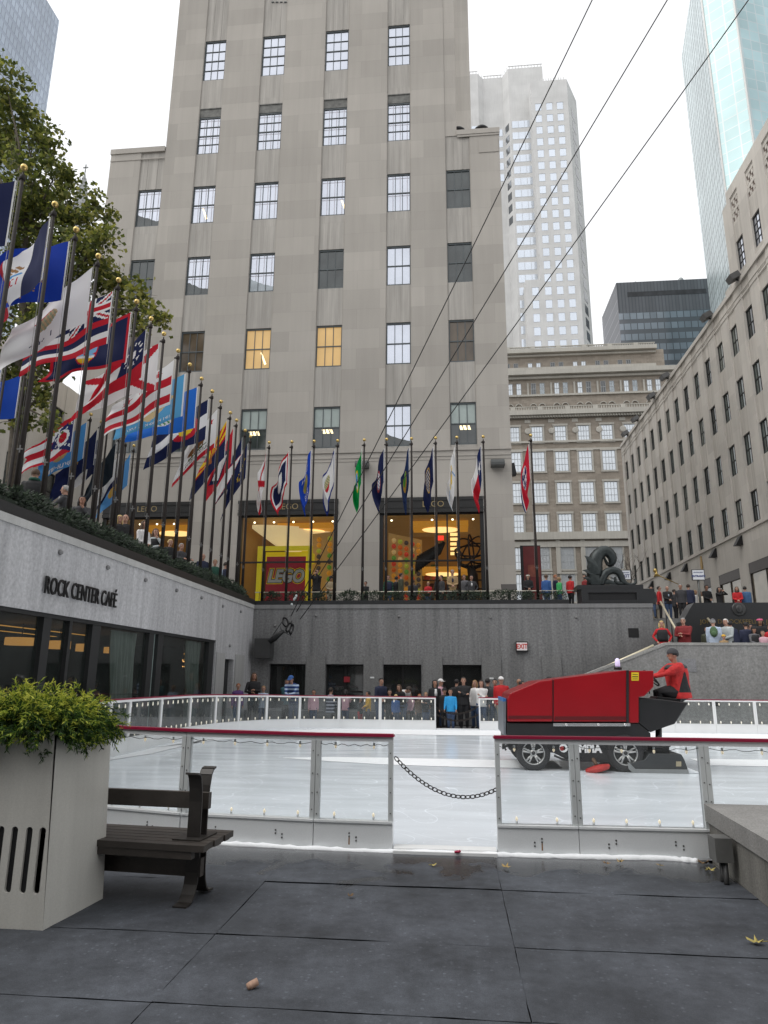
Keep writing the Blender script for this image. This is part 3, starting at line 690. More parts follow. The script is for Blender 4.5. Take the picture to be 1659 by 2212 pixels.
# band above the shop, string courses, shop piers
wl.box(XL, XR_, FY, FY + .55, 10.62, 13.1)
wl.box(XL, XR_ + .02, FY - .06, FY, 13.1, 13.28); wl.box(XL, XR_, FY - .03, FY, 12.8, 12.87); wl.box(XL, XR_, FY - .02, FY, 12.62, 12.66)
pe = [XL] + [q for c_ in bays for q in c_] + [XR_]
for i in range(0, len(pe), 2): wl.box(pe[i], pe[i + 1], FY - .002, FY + .9, PZ, 10.62)
# cornice of the two low wings
wl.box(XL - .03, XTL, FY - .06, FY + .5, ZL, ZL + .35); wl.box(XTR, XR_ + .04, FY - .07, FY + .6, ZR - .02, ZR + .3); wl.box(XL, XTL, FY - .03, FY, ZL - .5, ZL - .42)
wl.box(1.9, XR_ - .05, FY - .03, FY, ZR - 1.3, ZR - .4); wl.box(XTR + .02, XR_ + .02, FY - .04, FY, ZR - .16, ZR - .03)
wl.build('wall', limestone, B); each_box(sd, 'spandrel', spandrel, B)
core = MB()
core.box(XTL + .01, XTR - .01, FY + .56, 83, 10.7, ZT); core.box(XL + .01, XTL + .01, FY + .56, 60, 10.7, ZL + .3); core.box(XTR - .01, XR_ - .005, FY + .56, 83, 10.7, ZR + .25)
core.box(XTR - .5, 1.75, 39.5, 83, ZR + .3, 50.5); core.box(XR_ - .3, XR_ - .005, FY + .9, 83, PZ, 10.7); core.box(XL + .01, XL + .3, FY + .9, 60, PZ, 10.7)
core.build('rear_wall', limestone_side, B)
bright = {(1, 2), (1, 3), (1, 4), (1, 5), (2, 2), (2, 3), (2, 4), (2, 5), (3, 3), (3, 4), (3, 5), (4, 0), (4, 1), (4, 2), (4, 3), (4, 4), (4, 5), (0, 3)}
warm = {(2, 1), (3, 1)}; brown = {(1, 1), (5, 1), (0, 1)}; half = {(2, 0), (3, 0), (5, 0)}
for k, (a, b) in enumerate(cols):
    for r_ in range(rowlim.get(k, 6)):
        z0, z1 = rows[r_]; top4 = r_ >= 4
        if r_ == 4:
            lm = MB(); lm.box(a, b, FY + .1, FY + .4, z1 - .62, z1); lm.box(a, b, FY + .06, FY + .1, z1 - .06, z1); lm.build('lintel', mat('weathered_lintel', (.16, .16, .15), .8, 0, .4, 4), B); z1 -= .62
        key = (k, r_)
        pm = pane_sky if key in bright else pane_warm if key in warm else pane_brown if key in brown else pane_dark
        f = window(B, TY(FY + .12), a, b, z0, z1, frame_grey, pm, 3, 4 if top4 else 2, .09, .035)
        if key in bright and r_ in (2, 3, 4) and key != (4, 2):                  # pale strips before the pane, painted reflection of an inner sash
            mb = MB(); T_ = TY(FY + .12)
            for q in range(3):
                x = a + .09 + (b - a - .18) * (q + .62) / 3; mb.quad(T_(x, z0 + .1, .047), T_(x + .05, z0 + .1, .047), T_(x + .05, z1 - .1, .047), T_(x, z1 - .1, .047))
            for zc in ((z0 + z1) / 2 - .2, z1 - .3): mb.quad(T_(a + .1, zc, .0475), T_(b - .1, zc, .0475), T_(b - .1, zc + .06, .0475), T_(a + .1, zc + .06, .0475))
            mb.build('sash_reflection', mat('sash_reflection_grey', (.5, .5, .56), .5, 0, .1), f)
        if key in half:
            mb = MB(); mb.quad(*[TY(FY + .12)(x, z, .046) for x, z in ((a + .09, (z0 + z1) / 2), (b - .09, (z0 + z1) / 2), (b - .09, z1 - .09), (a + .09, z1 - .09))]); mb.build('blind', blind_m, f)
            mb = MB(); zc = z0 + (z1 - z0) * .36
            for q in range(3): mb.quad(*[TY(FY + .12)(x, z, .044) for x, z in ((a + .55 + q * .2, zc), (a + .7 + q * .2, zc), (a + .62 + q * .2, zc + .24), (a + .48 + q * .2, zc + .24))])
            mb.build('ceiling_light', tube_light, f)
        elif key in ((1, 3), (3, 3), (2, 1)):
            mb = MB(); zc = z0 + .3; x = {1: a + .62, 3: b - .3, 2: b - .62}[k]
            mb.quad(*[TY(FY + .12)(x_, z, .044) for x_, z in ((x + .25, zc), (x + .36, zc + .05), (x + .08, zc + .75), (x, zc + .75))]); mb.build('ceiling_light', tube_light, f)
        elif key in ((0, 3), (1, 2), (2, 2), (4, 0)):                          # neighbouring roofs mirrored in the glass, painted as dark shapes on the pane
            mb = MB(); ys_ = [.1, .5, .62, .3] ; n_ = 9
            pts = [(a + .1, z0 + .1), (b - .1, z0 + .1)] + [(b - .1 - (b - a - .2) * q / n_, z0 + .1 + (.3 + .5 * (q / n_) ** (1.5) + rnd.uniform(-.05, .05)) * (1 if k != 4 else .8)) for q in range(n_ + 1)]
            mb.add([TY(FY + .12)(x, z, .046) for x, z in pts], [tuple(range(len(pts)))]); mb.build('mirrored_roof', pane_half if k == 2 else pane_dark, f)
# shop bays
fasc = mat('black_fascia', (.02, .02, .02), .35, .2, .1); gold_letter = mat('gilt_letter', (.3, .23, .12), .4, .5, 0)
shop_wall = mat('shop_yellow_wall', (.34, .21, .07), .7, 0, .25, .4, em=(1, .5, .13), es=.05)  # weak wall glow stands in for the shop's interior light
shop_ceil = mat('shop_cream_ceiling', (.75, .62, .35), .6, 0, .05, 1, em=(1, .78, .42), es=.45)  # emission paints the ceiling as lit
shop_dark = mat('shop_brown_wall', (.14, .085, .04), .7, 0, .3, .8)
shop_glass = glassmat('shop_glass', (.93, .93, .92), -.025, .006)
lampdisc = mat('shop_disc_light', (1, .75, .4), .5, 0, 0, em=(1, .68, .26), es=1.3)
orange_ceil = mat('shop_orange_coffer', (.5, .22, .03), .6, 0, .1, em=(1, .45, .05), es=.3)
for k, (a, b) in enumerate(bays):
    mb = MB(); mb.box(a, b, FY - .06, FY + .4, 9.82, 10.6); mb.box(a - .02, b + .02, FY - .09, FY - .06, 9.82, 9.98); mb.box(a - .02, b + .02, FY - .1, FY - .06, 10.45, 10.62); mb.box(a - .02, b + .02, FY - .08, FY - .06, 10.06, 10.1)
    s_ = mb.build('shop_fascia', fasc, B)
    text('lettering', 'LEGO', .44, ((a + b) / 2 + (.1 if k == 2 else 0), FY - .07, 10.25), FRONT, gold_letter, s_, .006, .0)
    fr = MB(); T = TY(FY + .1)
    fr.box(a, a + .2, PZ, 9.82, -.05, .15, 0, T); fr.box(b - .2, b, PZ, 9.82, -.05, .15, 0, T); fr.box(a + .2, b - .2, 7.35, 7.43, 0, .1, 0, T); fr.box(a + .2, b - .2, 9.75, 9.82, .0, .1, 0, T); fr.box(a + .2, b - .2, PZ, PZ + .25, 0, .1, 0, T)
    if k == 2: fr.box((a + b) / 2 + .75, (a + b) / 2 + .83, PZ + .25, 9.75, .002, .1, 0, T)
    f = fr.build('shop_window', black_metal, B)
    p = MB(); p.quad(T(a + .15, PZ + .2, .05), T(b - .15, PZ + .2, .05), T(b - .15, 9.8, .05), T(a + .15, 9.8, .05)); p.build('pane', shop_glass, f)
    rm = MB(); D = FY + 7
    rm.box(a - .25, b + .25, D, D + .1, PZ, 10.2, 0); rm.box(a - .3, a - .2, FY + .95, D, PZ, 10.2, 0); rm.box(b + .2, b + .3, FY + .95, D, PZ, 10.2, 0)
    rm.box(a - .2, b + .2, FY + .95, D, 10.0, 10.1, 3); rm.box(a - .2, b + .2, FY + .6, D, PZ, PZ + .02, 1)
    rm.build('shop_interior', [shop_wall, shop_dark, shop_ceil, mat('shop_ceiling_shade', (.3, .2, .09), .7, 0, .1, em=(1, .6, .2), es=.06)], B)
    sh = MB(); rr = random.Random(40 + k)
    for q in range(7):
        z = PZ + .25 + q * .5; x = a + .1
        while x < b - .4:
            w_ = rr.uniform(.15, .4); sh.box(x, x + w_, D - rr.uniform(.2, .4), D - .02, z, z + rr.uniform(.2, .42), rr.randrange(6)); x += w_ + rr.uniform(.01, .12)
        sh.box(a - .1, b + .1, D - .45, D - .03, z - .05, z - .01, 5)
    o = sh.build('merchandise', [mat('box_%d' % i, c, .5, 0, .1) for i, c in enumerate([(.3, .03, .02), (.35, .22, .03), (.05, .08, .2), (.06, .14, .04), (.3, .25, .18), (.06, .035, .02)])], B); o['kind'] = 'stuff'
    # coffers with disc lights
    for (cx_, cy_, zc) in (((a + b) / 2 + .4, FY + 3.0, 9.6),) + ((((a + b) / 2 + .45, FY + 6.0, 7.6),) if k == 2 else ()):
        mb = MB(); mb.box(cx_ - 1.5, cx_ + 1.5, cy_ - .8, cy_ + .8, zc, zc + .3); o = mb.build('ceiling_coffer', orange_ceil, B)
        mb = MB(); mb.lathe([(1.0, -.02), (.95, -.06), (.6, -.06)], lambda x, y, h: (cx_ + x, cy_ + y * .7, zc + h), 28); mb.build('disc_light', lampdisc, o)
    sp_ = MB()
    for q in range(5): sp_.ell((a + .5 + q * (b - a - 1) / 4, FY + 1.3, 9.75), .06, .06, .05, 6, 4)
    sp_.build('spotlights', mat('spot', (1, .9, .7), .5, 0, 0, em=(1, .85, .55), es=4), B)
# the curved bright bulkhead in the middle bay
mb = MB(); n = 20; P0 = []
for i in range(n + 1):
    f = i / n; P0.append((-10.75 + f * 4.0, FY + 1.6 + 1.6 * f * f, 9.7, 7.95 + 1.55 * (1 - f) ** 2.0))
vs = [(x, y, z1) for x, y, z1, z0 in P0] + [(x, y, z0) for x, y, z1, z0 in P0] + [(x, y + 3, z0) for x, y, z1, z0 in P0]
mb.add(vs, [(i, i + 1, i + n + 2, i + n + 1) for i in range(n)] + [(i + n + 1, i + n + 2, i + 2 * n + 3, i + 2 * n + 2) for i in range(n)], 0, True); mb.build('bulkhead', shop_ceil, B)
mb = MB(); mb.box(-10.95, -9.2, FY + 4, FY + 4.2, PZ, 8.9); mb.box(-9.25, -5.9, FY + 5.2, FY + 5.3, PZ, 9.2); mb.build('partition', shop_dark, B)
# wall of coloured brick tubs
pal = [(.6, .06, .03), (.7, .3, .03), (.12, .3, .04), (.75, .5, .2), (.08, .06, .05), (.6, .12, .02), (.4, .45, .05)]
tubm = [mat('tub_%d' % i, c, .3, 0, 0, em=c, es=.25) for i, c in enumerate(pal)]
for k, (x0, y0, x1, y1, nx, zb, ztp) in enumerate(((-7.35, FY + 1.8, -6.1, FY + 1.3, 2, 5.6, 9.0), (-3.2, FY + 1.0, -1.7, FY + 2.8, 5, 5.4, 8.8))):
    t = thing('brick_wall_display', ('honey coloured panel of round tubs of coloured bricks right of the big shop sign', 'curved display of round tubs of coloured bricks at left of the right shop window')[k], 'display', (x0, y0, PZ), 'shop displays of coloured bricks')
    mb = MB(); d = Vector((x1 - x0, y1 - y0, 0)).normalized(); nr = Vector((d.y, -d.x, 0))
    q0 = Vector((x0, y0, 0)) - d * .12; q1 = Vector((x1, y1, 0)) + d * .12
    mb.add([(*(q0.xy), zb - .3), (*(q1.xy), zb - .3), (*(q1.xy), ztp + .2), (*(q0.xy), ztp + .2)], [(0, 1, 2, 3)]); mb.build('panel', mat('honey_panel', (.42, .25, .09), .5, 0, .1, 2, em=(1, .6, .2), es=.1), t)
    nz = 11
    for i in range(nx):
        for j in range(nz):
            c_ = Vector((x0, y0, 0)).lerp(Vector((x1, y1, 0)), (i + .5) / nx) + Vector((0, 0, zb + (ztp - zb) * (j + .5) / nz)) + nr * .05
            mb = MB(); mb.ell(c_, .13, .13, .13, 10, 6); mb.build('tub', tubm[rnd.randrange(7)], t)
# the big sign block standing in the shop window
s = thing('shop_sign', 'big yellow cube frame with a red panel lettered LEGO behind the shop glass', 'sign', (-8.6, FY + .55, PZ))
p0, p1 = at(557, 1180, 1, FY + .5), at(670, 1300, 1, FY + .5)
ylw = mat('sign_yellow', (.75, .6, .01), .35, 0, .03, em=(.9, .75, .02), es=.22); rd = mat('sign_panel_red', (.34, .012, .03), .35, 0, .05, em=(.8, .02, .05), es=.06)  # slight glow on yellow and red stands in for shop lighting
mb = MB(); fy = FY + .5; q = .19
mb.box(p0.x, p0.x + .22, fy, fy + .22, PZ, p0.z); mb.box(p1.x - .22, p1.x, fy, fy + .22, PZ, p0.z); mb.box(p0.x + .22, p1.x - .22, fy, fy + .22, p0.z - .22, p0.z)
mb.box(p0.x + .35, p0.x + .55, fy + 1.4, fy + 1.6, PZ, p0.z - .1); mb.box(p1.x - .6, p1.x - .12, fy + .28, fy + .5, PZ, p0.z - .22); mb.box(p0.x + .3, p1.x - .1, fy + .5, fy + 1.5, p0.z - .75, p0.z - .23); mb.box(p0.x + .45, p1.x - .45, fy + .7, fy + .8, PZ, p0.z - .7); mb.build('frame', ylw, s)
a, b = at(577, 1203, 1, fy + .3), at(658, 1298, 1, fy + .3)
mb = MB(); mb.box(a.x, b.x, fy + .25, fy + .4, PZ + .1, a.z); pn = mb.build('panel', rd, s)
cx_, cz_ = (a.x + b.x) / 2, at(615, 1246, 1, fy + .3).z
for nm, off, ex, m_, dy in (('logo_border', .085, .004, ylw, .245), ('logo_outline', .062, .006, black_metal, .238), ('logo_letters', .018, .008, white_paint, .23)):
    text(nm, 'LEGO', .9, (cx_, fy + dy, cz_), FRONT, m_, pn, ex, off + .02, .22, sx=.82)
# dark models in the right window
mb = MB(); rr = random.Random(5)
c0 = at(905, 1205, 1, FY + 2)
for i in range(14):
    f = i / 13; p = c0 + Vector((f * 1.3, .3, .15 + .75 * f)); mb.tube([p, p + Vector((-.12 - .1 * f, 0, -.55 - .15 * math.sin(f * 3))), p + Vector((-.2, 0, -.95 + .25 * f))], [.13, .1, .02], 6)
o = mb.build('eagle_model', black_metal); tag(o, 'dark model wing of a large bird hanging in the right shop window', 'model')
t = thing('globe_model', 'dark ringed globe on a bent figure inside the right shop window', 'model', (1.0, FY + 1.2, PZ))
c0 = at(1018, 1190, 1, FY + 1.2); br_ = mat('dark_brick_model', (.035, .02, .012), .5)
mb = MB()
for ax_ in range(5):
    Mx = Matrix.Rotation(ax_ * .7, 3, 'Z') @ Matrix.Rotation(.5 + ax_ * .5, 3, 'X'); mb.tube([c0 + Mx @ Vector((.85 * math.cos(w_), .85 * math.sin(w_), 0)) for w_ in [2 * PI * q / 24 for q in range(25)]], .045, 5, cap=False)
mb.build('globe', br_, t)
mb = MB(); mb.tube([c0 + Vector((.1, .1, -2.3)), c0 + Vector((.05, 0, -1.3)), c0 + Vector((-.05, 0, -.8))], [.3, .25, .2], 8); mb.tube([c0 + Vector((0, 0, -.9)), c0 + Vector((-.6, 0, -.7)), c0 + Vector((-.75, 0, -.1))], [.12, .1, .08], 6); mb.tube([c0 + Vector((0, 0, -.9)), c0 + Vector((.5, 0, -.75)), c0 + Vector((.75, 0, -.2))], [.12, .1, .08], 6); mb.build('figure', br_, t)
mb = MB(); p = at(950, 1162, 1, FY + 4); mb.box(p.x - .22, p.x + .22, p.y, p.y + .05, p.z - .13, p.z + .13); o = mb.build('exit_sign', mat('lit_red', (.8, .03, .02), .5, 0, 0, em=(1, .05, .03), es=1)); tag(o, 'small glowing red sign deep inside the right shop window', 'sign')
mb = MB(); p = at(982, 1165, 1, FY + 5)
for q in range(7): mb.box(p.x - .25, p.x + .25, p.y, p.y + .1, p.z - .9 + q * .28, p.z - .74 + q * .28)
o = mb.build('light_column', lampdisc); tag(o, 'column of glowing amber slats inside the right shop window', 'lamp')
mb = MB(); a, b = at(910, 1255, 1, FY + 5), at(1010, 1300, 1, FY + 5); mb.box(a.x, b.x, FY + 5, FY + 5.2, PZ, a.z, 0)
for q in range(7): mb.add([(a.x + .1 + q * .34, FY + 4.98, a.z - 1.2), (a.x + .3 + q * .34, FY + 4.98, a.z - 1.2), (a.x + .75 + q * .3, FY + 4.98, a.z - .15), (a.x + .5 + q * .3, FY + 4.98, a.z - .15)], [(0, 1, 2, 3)], 1)
o = mb.build('shop_mural', [mat('mural_tan', (.5, .28, .1), .6, 0, .2, 3), mat('mural_brown', (.12, .04, .02), .6)]); tag(o, 'tan and brown striped mural low in the right shop window', 'mural')
# flood lights on the facade, roof vents
for k, (u, v) in enumerate(((782, 1003), (1075, 1000))):
    p = at(u, v, 1, FY - .3); t = thing('wall_light', ('grey box floodlight on the facade behind the green flag', 'grey box floodlight on the facade left of the red flag with a blue disc')[k], 'floodlight', (p.x, FY, p.z), 'box floodlights on the facade')
    mb = MB(); mb.prism([(-.02, -.16), (.55, -.16), (.55, -.02), (.4, .17), (-.02, .17)], lambda a, b, d: (p.x + d, FY - .01 - a, p.z + b), -.34, .34); mb.build('housing', mat('fixture_grey', (.06, .065, .065), .5), t)
    mb = MB(); mb.quad((p.x - .3, FY - .08, p.z - .162), (p.x + .3, FY - .08, p.z - .162), (p.x + .3, FY - .5, p.z - .162), (p.x - .3, FY - .5, p.z - .162)); mb.build('lens', mat('fixture_lens', (.12, .13, .13), .1), t)
p = at(1121, 1015, 1, FY + 1); mb = MB(); mb.prism([(0, -.3), (.3, -.25), (.2, .35), (0, .3)], lambda a, b, d: (XR_ + .01 + a, FY + 1 + d, p.z + b), -.2, .3); o = mb.build('wall_light', black_metal); tag(o, 'black wedge lamp on the corner of the limestone block, left of the red flag', 'floodlight')
for k, u in enumerate((990, 1040)):
    p = at(u, 283, 1, FY + .9); mb = MB()
    mb.lathe([(.46, 0), (.47, .35), (.4, .5), (.36, .55), (.36, .6), (.44, .62), (.44, .74), (.3, .9), (.0, .95)], lambda x, y, h: (p.x + x, p.y + y, ZR + .28 + h), 18)
    o = mb.build('roof_vent', black_metal); tag(o, ('black domed vent on the right roof ledge, nearer the tower', 'black domed vent on the right roof ledge, nearer the corner')[k], 'roof vent', 'black vents on the roof ledge')
mb = MB()
for q in range(4): p = at(588 + q * 9, 3, 1, FY); mb.box(p.x - .05, p.x + .12, FY + .02, FY + .06, p.z - .04, p.z + .02)
mb.build('carving', pane_dark, B)

# ---------------------------------------------------------------- long limestone building on the right
RX = 21.0
B = thing('office_building', 'long pale limestone building on the right with many narrow windows', 'building', (RX, 56, PZ))
yc = [54.4 + 2.735 * k for k in range(-7, 11)]; hw = .66
rows = [(12.45, 14.65), (16.55, 18.85), (20.8, 23.1), (25.0, 27.25)]
T = TX(RX); wl = MB(); sp_ = MB()
YE = 83.6
ed = [28.0] + [q for c_ in yc for q in (c_ - hw, c_ + hw)] + [YE]
ZLOW, ZUP, YS = 29.9, 36.6, 49.0
for i in range(0, len(ed), 2):
    wl.box(ed[i], ed[i + 1], 12.3, ZLOW, 0, .6, 0, T)
    wl.box(ed[i] + .0, ed[i] + .05, 12.4, ZLOW - 1.2, -.05, 0, 0, T) if i else None
    if ed[i] < YS: wl.box(ed[i], min(YS, ed[i + 1]), ZLOW, ZUP, 0, .6, 0, T)
for c_ in yc:
    z = 12.3
    for r_ in rows: sp_.box(c_ - hw, c_ + hw, z, r_[0], .06, .6, 0, T); z = r_[1]
    sp_.box(c_ - hw, c_ + hw, z, ZLOW if c_ > YS else 30.46, .06, .6, 0, T)
    if c_ < YS - 1: sp_.box(c_ - hw, c_ + hw, 32.85, 34.2, .06, .6, 0, T); sp_.box(c_ - hw, c_ + hw, 36.5, ZUP, .06, .6, 0, T)
wl.box(28, YE, ZLOW - .35, ZLOW, -.12, 0, 0, T); wl.box(28, YE, ZLOW - 1.5, ZLOW - 1.4, -.04, 0, 0, T); wl.box(28, YE, ZLOW - 1.1, ZLOW - 1.04, -.04, 0, 0, T)
wl.box(28, 47.4, ZUP, 37.45, 0, .6, 0, T); wl.box(28, YE, 12.1, 12.3, -.1, .6, 0, T)
# street level: wall with shop openings
shops = [(58.6, 60.2, 9.9), (52.7, 56.8, 9.75), (46.0, 51.06, 9.8), (38, 43.5, 9.8), (64.5, 68.5, 9.6), (73, 77, 9.6)]
so_ = sorted(shops); y = 28.0
for a, b, z in so_: wl.box(y, a, PZ, 12.1, 0, .6, 0, T); wl.box(a, b, z, 12.1, 0, .6, 0, T); y = b
wl.box(y, YE, PZ, 12.1, 0, .6, 0, T)
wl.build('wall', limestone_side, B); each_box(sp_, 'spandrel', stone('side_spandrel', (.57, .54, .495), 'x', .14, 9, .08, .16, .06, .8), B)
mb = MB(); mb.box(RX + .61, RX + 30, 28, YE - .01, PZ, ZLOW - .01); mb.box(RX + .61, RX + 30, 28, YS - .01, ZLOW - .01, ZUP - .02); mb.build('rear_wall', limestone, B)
for c_ in yc:
    for k, (z0, z1) in enumerate(rows):
        window(B, TX(RX + .14), c_ - hw, c_ + hw, z0, z1, frame_dark, [pane_dark, mat('pane_green_grey', (.1, .125, .12), .08, 0, .4, 1, spec=.9), mat('pane_blind_grey', (.19, .21, .19), .15, 0, .3, 1.5)][rnd.choice((0, 1, 1, 2))], 3, 2, .07, .035)
    if c_ < YS - 1:
        if 30 < c_: window(B, TX(RX + .14), c_ - hw, c_ + hw, 30.46, 32.85, frame_dark, pane_sky, 3, 4, .07, .035)
        g_ = MB(); g_.box(c_ - hw, c_ + hw, 34.2, 36.5, .14, .2, 1, T)
        for q in range(7):
            for p in range(5): 
                if (q + p) % 2 == 0 or q % 3 == 0: g_.box(c_ - hw + .02 + p * .26, c_ - hw + .26 + p * .26, 34.22 + q * .33, 34.5 + q * .33, .08, .14, 0, T)
        g_.build('carved_grille', [limestone_side, mat('grille_shade', (.16, .12, .1), .8)], B)
for k, (a, b, z) in enumerate(shops):
    fr = MB(); T1 = TX(RX + .05); fr.box(a, b, z - .75, z, -.03, .2, 0, T1); fr.box(a, a + .12, PZ, z - .75, 0, .15, 0, T1); fr.box(b - .12, b, PZ, z - .75, 0, .15, 0, T1)
    if b - a > 3: fr.box((a + b) / 2 - .04, (a + b) / 2 + .04, PZ, z - .75, .01, .12, 0, T1)
    f = fr.build('shop_front', mat('bronze_front', (.06, .05, .045), .45, .3, .2, 6), B)
    p = MB(); p.quad(T1(a, PZ, .08), T1(b, PZ, .08), T1(b, z - .7, .08), T1(a, z - .7, .08)); p.build('pane', mat('shop_pane_tan', (.3, .27, .21), .1, .15, .35, .5) if b - a > 3 else pane_dark, f)
for k, (u, v) in enumerate(((1354, 952), (1377, 934), (1411, 874), (1441, 833), (1532, 702), (1590, 611))):
    p = at(u, v, 0, RX - .3); t = thing('floodlight', 'grey floodlight clamped to the parapet of the long right building', 'floodlight', (RX, p.y, p.z), 'floodlights along the right parapet')
    t['label'] = 'grey floodlight on the right parapet, number %s from the far corner'.replace('number %s', ('nearest the corner,', 'second along', 'third along', 'fourth along', 'fifth along', 'sixth and highest in view')[k]).replace(', from', ' to')
    mb = MB(); M_ = Matrix.Rotation(-.5, 3, 'Y'); c_ = Vector((RX - .45, p.y, ZLOW + .1))
    mb.box(-.35, .35, -.4, .4, -.22, .22, 0, lambda x, y, z: c_ + M_ @ Vector((x, y, z))); mb.build('lamp_head', mat('flood_grey', (.1, .1, .1), .5), t)
    mb = MB(); mb.tube([(RX + .05, p.y, ZLOW - .2), (RX - .2, p.y, ZLOW - .1), (RX - .4, p.y, ZLOW + .05)], .06, 6); mb.build('bracket', black_metal, t)
wlb = ('second from the left', 'third from the left', 'nearest the bronze shop front', 'fourth from the left', 'leftmost, just above the crowd')
for k, (y, z) in enumerate(((69.0, 11.5), (64.0, 11.55), (51.8, 11.6), (56.9, 11.6), (75.0, 11.5))):
    mb = MB(); mb.prism([(0, -.35), (-.5, -.35), (-.1, .35), (0, .35)], lambda a, b, d: (RX - .005 + a, y + d, z + b), -.3, .3); o = mb.build('wall_light', black_metal); tag(o, 'black wedge wall light under the ledge of the right building, ' + wlb[k], 'wall light', 'wedge wall lights on the right building')
mb = MB(); p = at(1514, 1222, 0, RX - .1); mb.prism([(-.15, -.9), (.15, -.9), (.22, .1), (.1, .8), (-.1, .8), (-.22, .2)], lambda a, b, d: (RX - .02 + d, p.y + a, p.z + b), -.06, 0); o = mb.build('gilded_emblem', mat('dull_gilt', (.42, .27, .08), .5, .2)); tag(o, 'small gilded emblem on the right building above the ENTRANCE sign', 'emblem')

# ---------------------------------------------------------------- ornate department store across the avenue
SY = 113.0
B = thing('store_building', 'ornate stone and brick department store with balustrades and pale windows', 'building', (20, SY, PZ))
brick = stone('saks_brick', (.29, .255, .215), 'y', .9, .35, .14, .06, .12, .8, spscale=6); lst = stone('saks_stone', (.43, .415, .375), 'y', 3, 1.5, .05, .08, .08, .7)
z_ = lambda v, d=0: at(1220, v, 1, SY + d).z
x_ = lambda u, v=1050: at(u, v, 1, SY).x
X0, X1 = x_(1060), x_(1520)
wl = MB(); st = MB()
wl.box(X0, X1, SY, SY + 20, PZ, z_(893)); wl.box(X0, X1, SY + 2.5, SY + 20, z_(893), z_(803, 2.5)); wl.box(X0, x_(1440, 770) + 1.5, SY + 6, SY + 20, z_(803, 2.5), z_(762, 6))
wl.build('wall', brick, B)
def band(v0, v1, d, dep=0, x1=None): st.box(X0, x1 or X1, SY + dep - d, SY + dep + .3, z_(v0, dep), z_(v1, dep))
band(1166, 1150, .6); band(1182, 1170, .3); band(898, 888, 1.0); band(903, 898, .5); band(956, 952, .3); band(973, 969, .15)
band(812, 803, 1.2, 2.5); band(818, 813, .5, 2.5); band(855, 851, .3, 2.5); band(765, 757, 1.2, 6, x_(1441, 770)); band(770, 766, .5, 6, x_(1440, 770)); band(800, 794, .6, 6, x_(1440, 790))
for v0, v1, dep, xe in ((888, 876, .2, X1), (757, 746, 6, x_(1441, 760))):
    st.box(X0, xe, SY + dep, SY + dep + .3, z_(v1, dep) - .14, z_(v1, dep)); st.box(X0, xe, SY + dep, SY + dep + .3, z_(v0, dep), z_(v0, dep) + .1)
    x = X0; k = 0
    while x < xe - .3:
        if k % 11 in (9, 10): st.box(x, x + .42, SY + dep - .05, SY + dep + .35, z_(v0, dep), z_(v1, dep))
        else: st.box(x + .12, x + .29, SY + dep + .05, SY + dep + .25, z_(v0, dep) + .1, z_(v1, dep) - .14)
        x += .42; k += 1
wf = mat('saks_frame', (.33, .35, .36), .5); wp = mat('saks_pane', (.62, .66, .7), .1, .5, .1, .3); wd = mat('saks_dark_pane', (.07, .075, .08), .1, 0, .4, .3, spec=.9)
cc = [1114.5 + 51.4 * k for k in range(0, 7)]
for k, u in enumerate(cc):
    xc = x_(u, 1060)
    for (v0, v1, hw_) in ((955, 920, .95), (1018, 975, 1.08), (1086, 1042, 1.08), (1152, 1110, 1.08), (1230, 1182, 1.1), (1300, 1240, 1.1)):
        a, b = xc - hw_, xc + hw_
        if b > X1: continue
        st.box(a - .25, a, SY - .12, SY + .1, z_(v0), z_(v1)); st.box(b, b + .25, SY - .12, SY + .1, z_(v0), z_(v1)); st.box(a - .3, b + .3, SY - .2, SY + .1, z_(v1), z_(v1) + .35); st.box(a - .3, b + .3, SY - .15, SY + .1, z_(v0) - .25, z_(v0))
        window(B, TY(SY - .06), a, b, z_(v0), z_(v1), wf, wp, 4, 3, .1, .07, split=False)
    xm = x_(u + 25.7, 930)
    st.lathe([(.55, 0), (.55, .12), (.4, .16)], lambda x, y, h: (xm + x, SY - .01 - h, z_(930) + y), 14); st.box(xm - .5, xm + .5, SY - .1, SY + .1, z_(912), z_(905)); st.box(xm - .35, xm + .35, SY - .25, SY + .1, z_(1166), z_(1240))
    for du in (-9.5, 9.5):
        xc2 = x_(u + du, 838)
        pm = rnd.choice((wp, wd, wd, pane_half))
        window(B, TY(SY + 2.44), xc2 - .42, xc2 + .42, z_(851, 2.5), z_(826, 2.5), wf, pm, 2, 2, .08, .06)
        xc3 = x_(u + du - 2, 788)
        if u < 1410: window(B, TY(SY + 5.94), xc3 - .4, xc3 + .4, z_(794, 6), z_(782, 6), wf, rnd.choice((wd, wp, wd)), 2, 1, .07, .05)
        st.tube([(x_(u + du, 872) + .55 * math.cos(q * PI / 8), SY + 2.4, z_(877, 2.5) + .55 * math.sin(q * PI / 8)) for q in range(9)], .1, 5)
    st.box(x_(u - 24, 838), x_(u - 20, 838), SY + 2.3, SY + 2.6, z_(851, 2.5), z_(826, 2.5))
d_ = X0
while d_ < X1 - .3: st.box(d_, d_ + .2, SY - .75, SY, z_(903), z_(899)); d_ += .45
st.build('stone_trim', lst, B)

